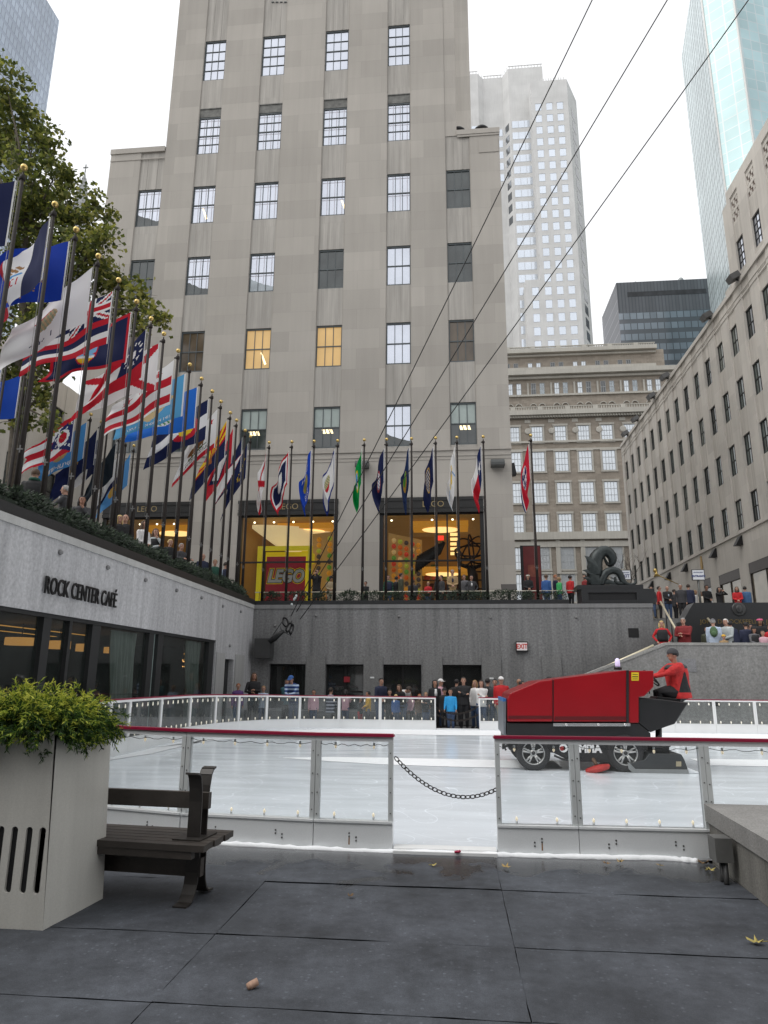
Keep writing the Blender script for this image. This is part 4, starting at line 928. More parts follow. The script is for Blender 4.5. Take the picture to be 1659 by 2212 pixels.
# ---------------------------------------------------------------- distant towers
WYD = 210.0
B = thing('office_tower', 'white concrete tower with stepped bays and small square windows', 'tower', (30, WYD, PZ))
conc = stone('white_concrete', (.62, .62, .61), 'y', 6, 3.9, .03, .05, .04, .85); conc_s = stone('white_concrete_side', (.6, .6, .59), 'x', 6, 3.9, .03, .05, .04, .85)
q = lambda x, y, Y=WYD: at(928 + x * .3038, 96 + .3038 * y, 1, Y)
wg = mat('tower_sky_pane', (.68, .73, .8), .1, .6, .08, .1); wdk = mat('tower_dark_pane', (.12, .13, .14), .15, .2, .3, .1)
zroofL = q(700, 160).z; zroofR = q(880, 352).z
A = [(q(150, 300).x, WYD + 1.2), (q(345, 300).x, WYD + 1.2), (q(385, 300).x, WYD + 3.6), (q(525, 300).x, WYD + 3.6), (q(562, 300).x, WYD + .2), (q(815, 400).x, WYD + .2), (q(815, 400).x, WYD + 40), (q(150, 300).x, WYD + 40)]
Rr = [(q(712, 800).x + .6, WYD - 6), (q(985, 420, WYD - 6).x, WYD - 6), (q(1048, 420, WYD + 3).x, WYD + 4), (q(1048, 420, WYD + 3).x, WYD + 38), (q(712, 800).x + .6, WYD + 38)]
mb = MB(); TZ = lambda a, b, d: (a, b, d)
mb.prism(A, TZ, PZ, zroofL); mb.prism(Rr, TZ, PZ, zroofR)
zst = q(720, 1745).z; mb.box(q(690, 1900, WYD - 6).x, Rr[0][0] + .5, WYD - 6.02, WYD + 10, PZ, zst)
for p0, p1 in ((A[0], A[1]), (A[1], A[2]), (A[2], A[3]), (A[3], A[4]), (A[4], A[5])):
    n_ = int(math.hypot(p1[0] - p0[0], p1[1] - p0[1]) / 1.1)
    for i in range(n_):
        f = (i + .5) / n_; x, y = p0[0] + (p1[0] - p0[0]) * f, p0[1] + (p1[1] - p0[1]) * f; mb.box(x - .1, x + .1, y, y + .2, zroofL, zroofL + 1.1)
mb.box(A[0][0], A[1][0], A[0][1], A[0][1] + .2, zroofL + 1.0, zroofL + 1.25); mb.box(A[4][0], A[5][0], A[4][1], A[4][1] + .2, zroofL + 1.0, zroofL + 1.25); mb.box(A[2][0], A[3][0], A[2][1], A[2][1] + .2, zroofL + 1.0, zroofL + 1.25)
for i in range(12): x = Rr[0][0] + 2 + i * .85; mb.box(x, x + .2, WYD - 6, WYD - 5.8, zroofR, zroofR + 1)
mb.build('wall', [conc], B)
zr = [q(870, y, WYD - 6).z for y in (440, 2095)]; dz = (zr[0] - zr[1]) / 18.6
def faceT(p0, p1):
    d = Vector((p1[0] - p0[0], p1[1] - p0[1])).normalized(); n_ = Vector((d.y, -d.x))
    return (lambda a, b, d_: (p0[0] + d.x * a + n_.x * d_, p0[1] + d.y * a + n_.y * d_, b)), math.hypot(p1[0] - p0[0], p1[1] - p0[1])
def flat_win(name, T, a0, a1, z0, z1, m_):
    mb = MB(); mb.box(a0, a1, z0, z1, -.05, .06, 0, lambda a, b, d: T(a, b, d)); mb.box(a0 - .12, a1 + .12, z1, z1 + .15, -.05, .14, 1, T); mb.build(name, [m_, conc], B)
xw = [q(x, 1000, WYD - 6).x - Rr[0][0] for x in (803, 884, 963)]
xl = q(762, 1950, WYD - 6).x
Tf, L = faceT(Rr[0], Rr[1])
for i in range(20):
    zc = zr[0] - dz * i
    for a in xw: flat_win('window', Tf, a - 1.0, a + 1.0, zc - dz * .3, zc + dz * .3, wg)
    if zc + 3 < zst: flat_win('window', lambda a, b, d: (xl + a, WYD - 6.03 - d, b), -1.0, 1.0, zc - dz * .3, zc + dz * .3, wg)
Tc, Lc = faceT(Rr[1], Rr[2])
for i in range(20): zc = zr[0] - dz * i; mb = MB(); mb.box(Lc * .34, Lc * .68, zc - dz * .34, zc + dz * .34, -.05, .06, 0, Tc); mb.build('corner_window', wdk, B)
for k, (p0, p1, mm) in enumerate(((A[0], A[1], wg), (A[2], A[3], wg), (A[4], A[5], wg))):
    T_, L = faceT(p0, p1)
    for i in range((4, 5, 21)[k]):
        mb = MB(); zc = zr[0] - dz * i - .6; nn = max(2, round(L / 2.6))
        for j in range(nn): mb.box(.6 + (L - 1.2) * j / nn + .06, .6 + (L - 1.2) * (j + 1) / nn - .06, zc - dz * .34, zc + dz * .26, -.05, .06, 0, T_)
        mb.build('window_band', mm, B)
for p0, p1 in ((A[1], A[2]), (A[3], A[4])):
    T_, L = faceT(p0, p1)
    for i in range(9): zc = zr[0] - dz * i - .6; mb = MB(); mb.box(.8, L - .8, zc - dz * .34, zc + dz * .26, -.05, .06, 0, T_); mb.build('angled_window', wdk, B)

DY = 260.0
B = thing('office_tower', 'dark grey glass tower with a blank louvred crown', 'tower', (100, DY, PZ))
p0, p1 = at(1331, 611, 1, DY), at(1540, 608, 1, DY); zt = p0.z; yb = at(1300, 680, 0, p0.x).y; zz = lambda v: at(1430, v, 1, DY).z
mb = MB(); mb.box(p0.x, p1.x, DY, yb, PZ, zz(672)); mb.build('glass_wall', curtain('dark_tower_front', (.3, .33, .37), (.13, .135, .15), 0, 2.6, 4.6, .16, .15, .5, band=(4.6, .62, (.17, .175, .19))), B)  # tower greys lightened to put haze into the colour
mb = MB(); mb.box(p0.x - .02, p1.x, DY - .02, yb, zz(672), zt); mb.build('crown', curtain('dark_tower_crown', (.15, .155, .17), (.11, .115, .125), 0, 1.3, 60, .2, .5, .1), B)
mb = MB(); mb.box(p0.x - .06, p0.x, DY - .05, yb, PZ, zt - 3); mb.build('side_wall', curtain('dark_tower_side', (.1, .105, .12), (.24, .24, .26), 1, 26, 4.6, .2, .4, .1), B)
mb = MB(); mb.box(p0.x + 4, p1.x - 3, DY - .1, DY - .03, zz(638), zz(628))
mb.build('louvre_slot', mat('slot_dark', (.05, .05, .055), .6, 0, .5, .4), B)
mb = MB(); mb.tube([(p0.x + 5, DY + 5, zt), (p0.x + 9, DY + 5, zt + 3), (p0.x + 13, DY + 5, zt + 1)], .3, 5); mb.ell((p0.x + 80 * .0 + (p1.x - p0.x) * .72, DY + 5, zt + 2.4), 1.2, 1.2, 1.6, 8, 6); mb.tube([(p0.x + (p1.x - p0.x) * .72, DY + 5, zt), (p0.x + (p1.x - p0.x) * .72, DY + 5, zt + 2)], .3, 5); mb.build('roof_aerials', mat('aerial_grey', (.4, .42, .42), .5), B)

B = thing('office_tower', 'pale blue green glass tower with angled faces at the right edge', 'tower', (150, 200, PZ))
a = at(1472, 125, 1, 236); b = at(1531, 125, 1, 196); c_ = at(1602, 125, 1, 190); d = at(1760, 125, 1, 200); e = at(1900, 125, 1, 240)
P = [(a.x, 236), (b.x, 196), (c_.x, 190), (d.x, 200), (e.x, 240)]; zt = a.z
fm = [curtain('pale_glass_left', (.6, .68, .69), (.3, .36, .37), 1, 3.2, 3.9, .36, .35, .1, var=.05), curtain('teal_glass_mid', (.45, .62, .63), (.6, .66, .66), 0, 3.4, 3.9, .16, .3, .12, var=.07), curtain('teal_glass_right', (.38, .55, .58), (.5, .58, .6), 0, 3.4, 3.9, .16, .3, .12, var=.1)]
for k in range(3):
    mb = MB(); mb.quad((P[k][0], P[k][1], PZ), (P[k + 1][0], P[k + 1][1], PZ), (P[k + 1][0], P[k + 1][1], zt), (P[k][0], P[k][1], zt)); mb.build('glass_face', fm[k], B)
mb = MB(); mb.prism([(p[0] + .3, p[1] + .5) for p in P], TZ, PZ, zt - .5)
mb.build('core', fm[2], B)
mb = MB()
for k in range(1, 3): mb.tube([(P[k][0], P[k][1] - .1, PZ), (P[k][0], P[k][1] - .1, zt)], .35, 4)
mb.build('edge_fin', mat('pale_fin', (.6, .6, .58), .5), B)

B = thing('office_tower', 'blue grey glass tower at the top left behind the tree', 'tower', (-90, 150, PZ))
p = at(128, 45, 1, 172); mb = MB(); mb.box(p.x - 40, p.x - .1, 100, 171.9, PZ, p.z - .1); mb.build('core', mat('tower_core', (.3, .35, .42), .4), B)
mb = MB(); mb.quad((p.x, 100, PZ), (p.x, 172, PZ), (p.x, 172, p.z), (p.x, 100, p.z)); mb.build('glass_face', curtain('blue_grey_curtain', (.36, .42, .5), (.2, .24, .3), 1, 1.6, 3.8, .14, .2, .35, band=(3.8, .7, (.3, .35, .43)), var=.1), B)
# church spire
t = thing('church_spire', 'slender grey gothic spire with a cross behind the tree', 'spire', (-75, 150, PZ))
p = at(184, 372, 1, 150); q0 = at(150, 520, 1, 150); gs = stone('spire_stone', (.42, .43, .42), 'y', 1, 1, .1, .1, .1, .8)
mb = MB(); mb.lathe([(4.2, q0.z - p.z - 10), (3.6, q0.z - p.z), (.25, -1.0), (.05, 0)], lambda x, y, h: (p.x + x, 150 + y, p.z + h), 8, 0, False)
for k in range(8):
    for j in range(16):
        f = j / 16; r_ = 3.6 * (1 - f) + .2; mb.ell((p.x + math.cos(k * PI / 4) * r_, 150 + math.sin(k * PI / 4) * r_, q0.z + (p.z - 1 - q0.z) * f), .35 - .15 * f, .35 - .15 * f, .45, 5, 4)
mb.build('steeple', gs, t)
mb = MB(); mb.box(p.x - .12, p.x + .12, 149.9, 150.1, p.z, p.z + 2.4); mb.box(p.x - .7, p.x + .7, 149.9, 150.1, p.z + 1.3, p.z + 1.6); mb.build('cross', gs, t)
# block behind the trees on the left
B = thing('office_building', 'pale limestone block glimpsed behind the flags and tree at left', 'building', (-24, 45, PZ))
TL = TXp(-24.0); wl = MB(); yc = [31 + 3.3 * k for k in range(7)]
ed = [26] + [q_ for c_ in yc for q_ in (c_ - .8, c_ + .8)] + [54]; rw = [(7, 9.3), (11.4, 13.6), (15.6, 17.8)]
for i in range(0, len(ed), 2): wl.box(ed[i], ed[i + 1], PZ, 19.5, 0, .6, 0, TL)
for c_ in yc:
    z = PZ
    for r_ in rw: wl.box(c_ - .8, c_ + .8, z, r_[0], .05, .6, 0, TL); z = r_[1]
    wl.box(c_ - .8, c_ + .8, z, 19.5, .05, .6, 0, TL)
    for r_ in rw: window(B, TXp(-24.14), c_ - .8, c_ + .8, r_[0], r_[1], frame_dark, pane_dark, 2, 2, .08, .04)
wl.build('wall', limestone_side, B)
mb = MB(); mb.box(-40, -24.61, 26, 54, PZ, 19.4); mb.build('rear_wall', limestone, B)

B = thing('office_building', 'unseen limestone block added behind the viewer to darken front faces and shop glass', 'building', (0, -26, 0))
wl = MB(); T = lambda a, b, d: (a, -24 - d, b)  # block added out of view, keeps sky off front faces and shop glass
xs_ = [-40 + 4.2 * k for k in range(20)]
ed = [-44] + [q for x in xs_ for q in (x - .8, x + .8)] + [44]
for i in range(0, len(ed), 2): wl.box(ed[i], ed[i + 1], PZ, 25, 0, .6, 0, T)
for x in xs_:
    z = PZ
    for z0 in (8, 12.5, 17, 21.5): wl.box(x - .8, x + .8, z, z0, .05, .6, 0, T); wl.box(x - .8, x + .8, z0, z0 + 2.4, .2, .6, 1, T); z = z0 + 2.4
    wl.box(x - .8, x + .8, z, 25, .05, .6, 0, T)
wl.box(-44, 44, PZ, 24.9, .61, 14, 0, T)
wl.build('wall', [limestone, pane_dark], B)
mb = MB(); mb.box(WX - .6, 32, -12.6, -12, -.03, WZ); o = mb.build('retaining_wall', granite_dark); tag(o, 'granite wall closing the sunken court behind the viewer', 'wall')
# ---------------------------------------------------------------- flagpoles and flags
def make_pole(loc, label, group, top=7.42, r=.052):
    t = thing('flagpole', label, 'flagpole', loc, group); x, y, z = loc
    mb = MB(); mb.tube([(x, y, z), (x, y, z + 2.5), (x, y, z + top - .3)], [r * 1.25, r, r * .72], 10); mb.build('shaft', bronze, t)
    mb = MB(); mb.lathe([(r * 1.9, 0), (r * 1.9, .05), (r * 1.4, .09)], lambda a, b, h: (x + a, y + b, z + h), 12); mb.build('base_collar', bronze, t)
    mb = MB(); mb.lathe([(r * .9, 0), (r * 1.15, .02), (r * 1.15, .1), (r * .45, .14), (r * .3, .2)], lambda a, b, h: (x + a, y + b, z + top - .33 + h), 10); mb.box(x - .11, x - .03, y - .02, y + .02, z + top - .3, z + top - .25); mb.build('truck', bronze, t)
    mb = MB(); mb.ell((x, y, z + top - .02), .072, .072, .072, 14, 10); mb.build('ball', gold, t)
    mb = MB(); mb.box(x - r * 1.15, x + r * 1.15, y - r * 1.3, y - r * .8, z + 1.56, z + 1.59); mb.box(x - .015, x + .015, y - r * 1.2, y - r * .7, z + 1.5, z + 1.66); mb.build('cleat', mat('steel_cleat', (.16, .16, .16), .4, .6, 0), t)
    mb = MB(); mb.tube([(x - r - .02, y - .03, z + 1.6), (x - r - .02, y - .03, z + top - .3)], .006, 4); mb.build('halyard', mat('halyard_rope', (.35, .34, .33), .8), t)
    return t
m, nt, b = newmat('flag_cloth')
at_ = N(nt, 'ShaderNodeAttribute', attribute_name='Col'); nt.links.new(at_.outputs['Color'], b.inputs['Base Color']); b.inputs['Roughness'].default_value = .75; b.inputs['Specular IOR Level'].default_value = .2
tl = N(nt, 'ShaderNodeBsdfTranslucent'); nt.links.new(at_.outputs['Color'], tl.inputs[0]); mx = N(nt, 'ShaderNodeMixShader'); mx.inputs[0].default_value = .3
nt.links.new(b.outputs[0], mx.inputs[1]); nt.links.new(tl.outputs[0], mx.inputs[2]); nt.links.new(mx.outputs[0], nt.nodes['Material Output'].inputs[0])
CLOTH = m
WH, RD, NV, BL, LB, GN, YL, BK, GD, SKY = (.78, .78, .78), (.5, .015, .03), (.012, .018, .07), (.015, .07, .42), (.08, .3, .6), (.0, .22, .05), (.75, .5, .02), (.02, .02, .02), (.5, .3, .06), (.2, .45, .7)
G57 = {'I': '010 010 010 010 010 010 010', 'O': '0110 1001 1001 1001 1001 1001 0110', 'W': '10001 10001 10001 10101 10101 11011 10001', 'A': '0110 1001 1001 1111 1001 1001 1001', 'K': '1001 1010 1100 1100 1010 1001 1001', 'L': '1000 1000 1000 1000 1000 1000 1111', 'H': '1001 1001 1001 1111 1001 1001 1001', 'M': '10001 11011 10101 10001 10001 10001 10001', 'D': '1110 1001 1001 1001 1001 1001 1110', 'E': '1111 1000 1000 1110 1000 1000 1111', 'C': '0111 1000 1000 1000 1000 1000 0111', 'B': '1110 1001 1001 1110 1001 1001 1110', 'R': '1110 1001 1001 1110 1010 1001 1001', 'N': '1001 1101 1101 1011 1011 1001 1001', 'S': '0111 1000 1000 0110 0001 0001 1110', 'F': '1111 1000 1000 1110 1000 1000 1000', 'P': '1110 1001 1001 1110 1000 1000 1000', 'U': '1001 1001 1001 1001 1001 1001 0110', 'G': '0111 1000 1000 1011 1001 1001 0111', '1': '01 11 01 01 01 01 01', '7': '1111 0001 0010 0010 0100 0100 0100', '8': '0110 1001 1001 0110 1001 1001 0110', '4': '0010 0110 1010 1010 1111 0010 0010', ',': '0 0 0 0 0 1 1', ' ': '00 00 00 00 00 00 00'}
def words(s, t, txt, cx, cy, w, h):
    rows_ = [''.join(G57[c].split()[r] + '0' for c in txt) for r in range(7)]; n = len(rows_[0])
    i = (s - cx + w / 2) / w * n; j = (t - cy + h / 2) / h * 7
    return 0 <= i < n and 0 <= j < 7 and rows_[int(j)][int(i)] == '1'
def star(x, y, r):
    d = math.hypot(x, y)
    if d > r: return False
    a = (math.atan2(x, -y) + PI / 5) % (2 * PI / 5) - PI / 5
    a = abs(a); k = .382
    ex, ey = math.cos(PI / 5) * k, math.sin(PI / 5) * k
    px, py = d * math.cos(a) / r, d * math.sin(a) / r
    return (px - 1) * (ey) - (ex - 1) * (py) < 0 or d < r * k * .8
def ell(s, t, cx, cy, rx, ry): return ((s - cx) / rx) ** 2 + ((t - cy) / ry) ** 2
def stars(s, t, pts, r): return any(star((s - a) * 1.55, t - b_, r) for a, b_ in pts)
def cross(s, t, w, sal=False):
    if sal: return min(abs(s - t), abs(s - (1 - t))) < w
    return abs(s - .5) < w * .66 or abs(t - .5) < w
def seal(s, t, cx, cy, r, ring, inner):
    e = ell(s, t, cx, cy, r / 1.55, r)
    return None if e > 1 else ring if e > .6 else inner(s, t) if callable(inner) else inner
def jack(s, t):                                     # union cross in the canton, s and t already 0..1
    if cross(s, t, .09): return RD
    if cross(s, t, .16): return WH
    if cross(s, t, .05, True): return RD
    if cross(s, t, .13, True): return WH
    return NV
def f_plain(c, sl=None): return lambda s, t: (seal(s, t, .5, .5, *sl) or c) if sl else c
def f_iowa(s, t):
    if s < .33: return BL if s < .02 else NV
    if s > .67: return RD
    if words(s, t, 'IOWA', .5, .68, .22, .14): return RD
    if ell(s, t, .5, .42, .12, .09) < 1 and (s * 40 + t * 30) % 3 > 1: return (.3, .15, .05)
    return LB if ell(s, t, .5, .55, .14, .03) < 1 else WH
def f_indiana(s, t):
    if abs(s - .5) < .025 and .35 < t < .68 or ell(s, t, .5, .3, .04, .08) < 1: return GD
    return GD if stars(s, t, [(.5 + .3 * math.cos(k * PI * 2 / 13) * .9, .5 + .38 * math.sin(k * PI * 2 / 13)) for k in range(13)], .06) else (.012, .05, .4)
def f_illinois(s, t):
    if words(s, t, 'ILLINOIS', .5, .82, .36, .1): return NV
    if ell(s, t, .5, .5, .13, .15) < 1: return (.25, .3, .2) if (s * 50 + t * 20) % 2 > 1 else (.5, .35, .2)
    return (.42, .05, .06) if ell(s, t, .56, .36, .12, .04) < 1 else WH
def f_hawaii(s, t):
    if s < .5 and t < .5: return jack(s * 2, t * 2)
    return (WH, RD, NV)[int(t * 8) % 3]
def f_guam(s, t):
    if s < .05 or s > .95 or t < .075 or t > .925: return RD
    e = abs(s - .5) / .11; f = abs(t - .5) / .36; q = e * e + f * f
    if q < 1: 
        if q > .8: return RD
        if t > .62: return YL if t > .68 else WH
        return (.02, .1, .02) if abs(s - .51) < .012 or ell(s, t, .51, .36, .06, .05) < 1 else (RD if words(s, t, 'GUAM', .5, .56, .18, .08) else SKY)
    return NV
def f_georgia(s, t):
    if s < .42 and t < .66: return WH if stars(s, t, [(.21 + .14 * math.cos(k * PI * 2 / 11), .33 + .2 * math.sin(k * PI * 2 / 11)) for k in range(11)], .05) or ell(s, t, .21, .33, .05, .08) < 1 else NV
    return WH if .34 < t < .66 else RD
def f_florida(s, t):
    q = seal(s, t, .5, .5, .24, YL, lambda s, t: ((.6, .25, .1) if (s * 40 + t * 30) % 3 > 1.4 else (.7, .6, .35))); 
    return q or (RD if cross(s, t, .1, True) else WH)
def f_dc(s, t):
    if .34 < t < .54 or .74 < t < .94: return RD
    return RD if stars(s, t, [(.25, .17), (.5, .17), (.75, .17)], .13) else WH
def f_delaware(s, t):
    if words(s, t, 'DECEMBER 7, 1787', .5, .9, .62, .085): return WH
    d = abs(s - .5) / .36 + abs(t - .45) / .38
    if d < 1: return (.12, .3, .12) if ell(s, t, .5, .45, .12, .14) < 1 else (.62, .48, .25)
    return (.1, .36, .62)
def f_conn(s, t):
    e = ell(s, t, .5, .46, .18, .3); return (.02, .15, .6) if e > 1 else WH if (e > .8 or (s * 30 + t * 14) % 2 < 1) else (.1, .3, .1)
def f_colorado(s, t):
    e = ell(s, t, .38, .5, .215, .33)
    if e < 1: return YL if e < .3 else (RD if not (s > .38 and abs(t - .5) < (s - .38) * .8) else (WH if .333 < t < .667 else NV))
    return WH if .333 < t < .667 else NV
def f_calif(s, t):
    if t > .86: return RD
    if words(s, t, 'CALIFORNIA REPUBLIC', .5, .77, .64, .08): return (.06, .03, .02)
    if star((s - .16) * 1.5, t - .2, .1): return RD
    if ell(s, t, .5, .5, .2, .12) < 1 or ell(s, t, .68, .44, .07, .08) < 1 or (.55 < t < .68 and (s * 12) % 1 < .45 and .33 < s < .68): return (.18, .08, .03)
    return (.04, .12, .03) if ell(s, t, .5, .67, .26, .03) < 1 else WH
def f_arizona(s, t):
    if star((s - .5) * 1.5, t - .5, .26): return (.35, .12, .04)
    if t > .5: return NV
    a = math.atan2(.5 - t, s - .5); return RD if int(a / PI * 13) % 2 == 0 else YL
def f_arkansas(s, t):
    d = abs(s - .5) / .4 + abs(t - .5) / .42; return RD if d > 1 else NV if d > .72 else WH
def f_samoa(s, t):
    e = abs(t - .5) * 2; return WH if e < s * .9 else RD if e < s * 1.02 + .02 else NV
def f_alaska(s, t): return YL if stars(s, t, [(.75, .2), (.3, .75), (.4, .66), (.45, .55), (.38, .48), (.28, .45), (.2, .38), (.12, .34)], .07) else NV
def f_alabama(s, t): return RD if cross(s, t, .1, True) else WH
def f_wyoming(s, t):
    if min(s, 1 - s) < .07 or min(t, 1 - t) < .1: return RD
    if min(s, 1 - s) < .12 or min(t, 1 - t) < .18: return WH
    return WH if ell(s, t, .5, .5, .2, .2) < 1 or ell(s, t, .36, .44, .07, .1) < 1 else NV
def f_wisc(s, t):
    if words(s, t, 'WISCONSIN', .5, .17, .5, .15) or words(s, t, '1848', .5, .84, .3, .18): return WH
    return (.35, .3, .08) if ell(s, t, .5, .5, .17, .22) < 1 else (.01, .06, .45)
def f_wv(s, t):
    if min(s, 1 - s) < .06 or min(t, 1 - t) < .1: return (.015, .03, .18)
    e = ell(s, t, .5, .52, .17, .24); return WH if e > 1 else RD if t > .62 else (.25, .3, .15) if (s * 33 + t * 21) % 2 > 1 else (.6, .5, .3)
def f_wash(s, t):
    return seal(s, t, .5, .5, .3, YL, lambda s, t: BK if ell(s, t, .5, .55, .06, .12) < 1 else (WH if t > .58 else (.1, .4, .75))) or (0, .28, .06)
def f_virg(s, t): return seal(s, t, .5, .5, .26, (.5, .1, .1), lambda s, t: WH if (s * 31 + t * 17) % 2 > .9 else (.3, .35, .5)) or NV
def f_verm(s, t): return (.1, .3, .05) if ell(s, t, .5, .42, .12, .2) < 1 else GD if ell(s, t, .5, .5, .15, .3) < 1 else (.012, .03, .1)
def f_utah(s, t):
    e = ell(s, t, .5, .5, .22, .36); return GD if .8 < e < 1 else ((.55, .5, .45) if e < .8 and (s * 29 + t * 13) % 2 > 1.1 else NV)
def f_usvi(s, t):
    if ell(s, t, .5, .45, .1, .18) < 1: return YL if (t > .4) else (.05, .1, .3)
    if ell(s, t, .5, .42, .24, .24) < 1 and abs((s - .5) * 1.5) > .1 and (t * 14) % 2 > 1: return YL
    return (.1, .3, .6) if abs(abs(s - .5) * 1.4 - (t - .2)) < .03 and t > .4 else WH
def f_texas(s, t):
    if s < .34: return WH if star((s - .17) * 1.5, t - .5, .2) else (.01, .02, .09)
    return WH if t < .5 else RD
def f_tenn(s, t):
    if s > .95: return (.012, .02, .12)
    if s > .93: return WH
    e = ell(s, t, .46, .5, .2, .31)
    if e < 1:
        return WH if e > .84 or stars(s, t, [(.46, .33), (.38, .6), (.54, .6)], .16) else (.012, .02, .12)
    return (.55, .015, .04)
def f_ohio(s, t):
    if abs(t - .5) > .5 - .17 * s or (s > .82 and abs(t - .5) < (s - .82) * 1.5): return None
    if s < .48 * (1 - abs(t - .5) * 2) + .0: 
        e = ell(s, t, .19, .5, .12, .2); return RD if e < .4 else WH if e < 1 else WH if stars(s, t, [(.06, .2), (.06, .8), (.13, .28), (.13, .72), (.33, .42), (.33, .58), (.27, .3), (.27, .7)], .05) else (.02, .025, .12)
    return RD if int(t * 5) % 2 == 0 else WH
def f_okla(s, t):
    if words(s, t, 'OKLAHOMA', .5, .88, .46, .13): return WH
    e = ell(s, t, .5, .45, .15, .27); return (.5, .35, .15) if e < 1 else (.07, .28, .62)
def f_ncar(s, t):
    if s < .34: return (WH if star((s - .17) * 1.5, t - .5, .13) else NV)
    return RD if t < .5 else WH
def f_ndak(s, t): return GD if ell(s, t, .5, .5, .14, .18) < 1 and (s * 30 + t * 10) % 2 > 1.2 else NV
def f_nmex(s, t): return NV if t > .8 else WH
FH, FL_ = 1.55, 2.42
def flag(label, pole, ztop, fn, top, bot, yaw, comp=1.0, amp=.12, nx=60, ny=40, ph=0.0, size=1.0, conv=0.0, group='government flags on the poles round the terrace', folds=1.6):
    """pole: (x, y). top/bot: droop of the upper and lower edge in degrees; yaw: heading of the fly"""
    x0, y0 = pole; H, L = FH * size, FL_ * size
    dx, dy = math.cos(yaw), math.sin(yaw); sx_, sy_ = -dy, dx
    vs = []
    for i in range(nx + 1):
        s = i / nx
        for j in range(ny + 1):
            t = j / ny
            dr = R(top + (bot - top) * t)
            tt = .5 + (t - .5) * (1 - conv * s)
            fold = math.sin(s * folds * 2 * PI + t * 2.2 + ph); f2 = math.sin(s * 3.1 * folds + t * 5.0 + ph * 2.3)
            a = .11 + L * s * math.cos(dr) * comp + .03 * s * math.sin(6 * t + ph)
            w_ = amp * (.25 + s) * min(1, s * 5) * (fold + .5 * f2) + .05 * s * math.sin(9 * t + ph)
            vs.append((x0 + dx * a + sx_ * w_, y0 + dy * a + sy_ * w_, ztop - H * (t if conv == 0 else (tt * s + t * (1 - s))) - L * s * math.sin(dr) * (.92 + .08 * math.cos(ph + 3 * s)) - .12 * s * s + .04 * s * math.sin(ph + 7 * s + 2 * t)))
    fs, cols_ = [], []
    for i in range(nx):
        for j in range(ny):
            c = WH if (i + .5) / nx < .022 else fn((i + .5) / nx, (j + .5) / ny)
            if c is None: continue
            fs.append((i * (ny + 1) + j, (i + 1) * (ny + 1) + j, (i + 1) * (ny + 1) + j + 1, i * (ny + 1) + j + 1)); cols_.append(c)
    mb = MB(); mb.add(vs, fs, 0, True); o = mb.build('flag', CLOTH, None, (x0, y0, ztop))
    at2 = o.data.color_attributes.new('Col', 'FLOAT_COLOR', 'CORNER'); buf = []
    for c in cols_: buf += [c[0], c[1], c[2], 1] * 4
    at2.data.foreach_set('color', buf)
    return tag(o, label, 'flag', group)
PX = -8.78
row1 = [(369, f_plain(NV, (.25, GD, (.1, .2, .3))), 'navy flag on the nearest left flagpole, running out of the picture', 24, 12), (441, f_iowa, 'flag with a navy band, white field and brown eagle', 22, 12), (503, f_indiana, 'bright blue flag with gold stars', 20, 12), (560, f_illinois, 'white flag with a green and brown emblem, sagging steeply', 46, 34), (601, f_hawaii, 'flag with a union cross and red, white and blue stripes', 36, 25), (649, f_guam, 'navy flag with a red border and palm tree badge', 38, 16), (688, f_georgia, 'red and white flag with a navy canton of stars', 58, 40), (725, f_florida, 'white flag with a red diagonal cross and yellow seal', 32, 20), (759, f_dc, 'white flag with two red bars and three red stars', 42, 30), (792, f_delaware, 'light blue flag with a buff diamond and a date', 32, 22), (813, f_conn, 'royal blue flag with a white shield', 28, 15), (840, f_colorado, 'navy and white striped flag with a red ring round a yellow disc', 40, 30), (866, f_calif, 'white flag with a brown bear and red lower edge', 52, 42), (886.5, f_arizona, 'flag with red and yellow rays over navy', 60, 50), (912, f_arkansas, 'red flag with a navy and white diamond', 66, 58), (928, f_samoa, 'navy flag with a white and red wedge', 66, 56), (948, f_alaska, 'dark navy flag with small gold stars', 68, 60)]
us = [51, 119, 164, 212, 257, 296, 327, 354, 385, 410, 436, 459, 477.5, 498, 511, 530, 541]
ordn = ['first', 'second', 'third', 'fourth', 'fifth', 'sixth', 'seventh', 'eighth', 'ninth', 'tenth', 'eleventh', 'twelfth', 'thirteenth', 'fourteenth', 'fifteenth', 'sixteenth', 'seventeenth']
proto = None
def pole_at(x, y, label, group):
    global proto
    if proto is None: proto = make_pole((x, y, PZ), label, group); return proto
    p = dup(proto, (x, y, PZ), label); p['group'] = group; return p
for k, ((v, fn, lab, tp, bt), u) in enumerate(zip(row1, us)):
    p = at(u, v, 0, PX); y = p.y
    short = lab.split(',')[0]
    pole_at(PX, y, 'dark bronze flagpole with a gilt ball on the cafe wall, %s from the camera' % ordn[k], 'bronze flagpoles along the cafe wall')
    flag(lab + (' on the %s pole of the left row' % ordn[k] if len(lab.split()) < 9 else ''), (PX, y), PZ + 7.08, fn, tp, bt, PI + R(-28 if k == 1 else 10 if k < 12 else 25), comp=1.0 if k < 12 else .8, amp=.1 + .03 * (k % 3), nx=120 if fn in (f_delaware, f_calif) else 66, ny=44, ph=k * 1.3)
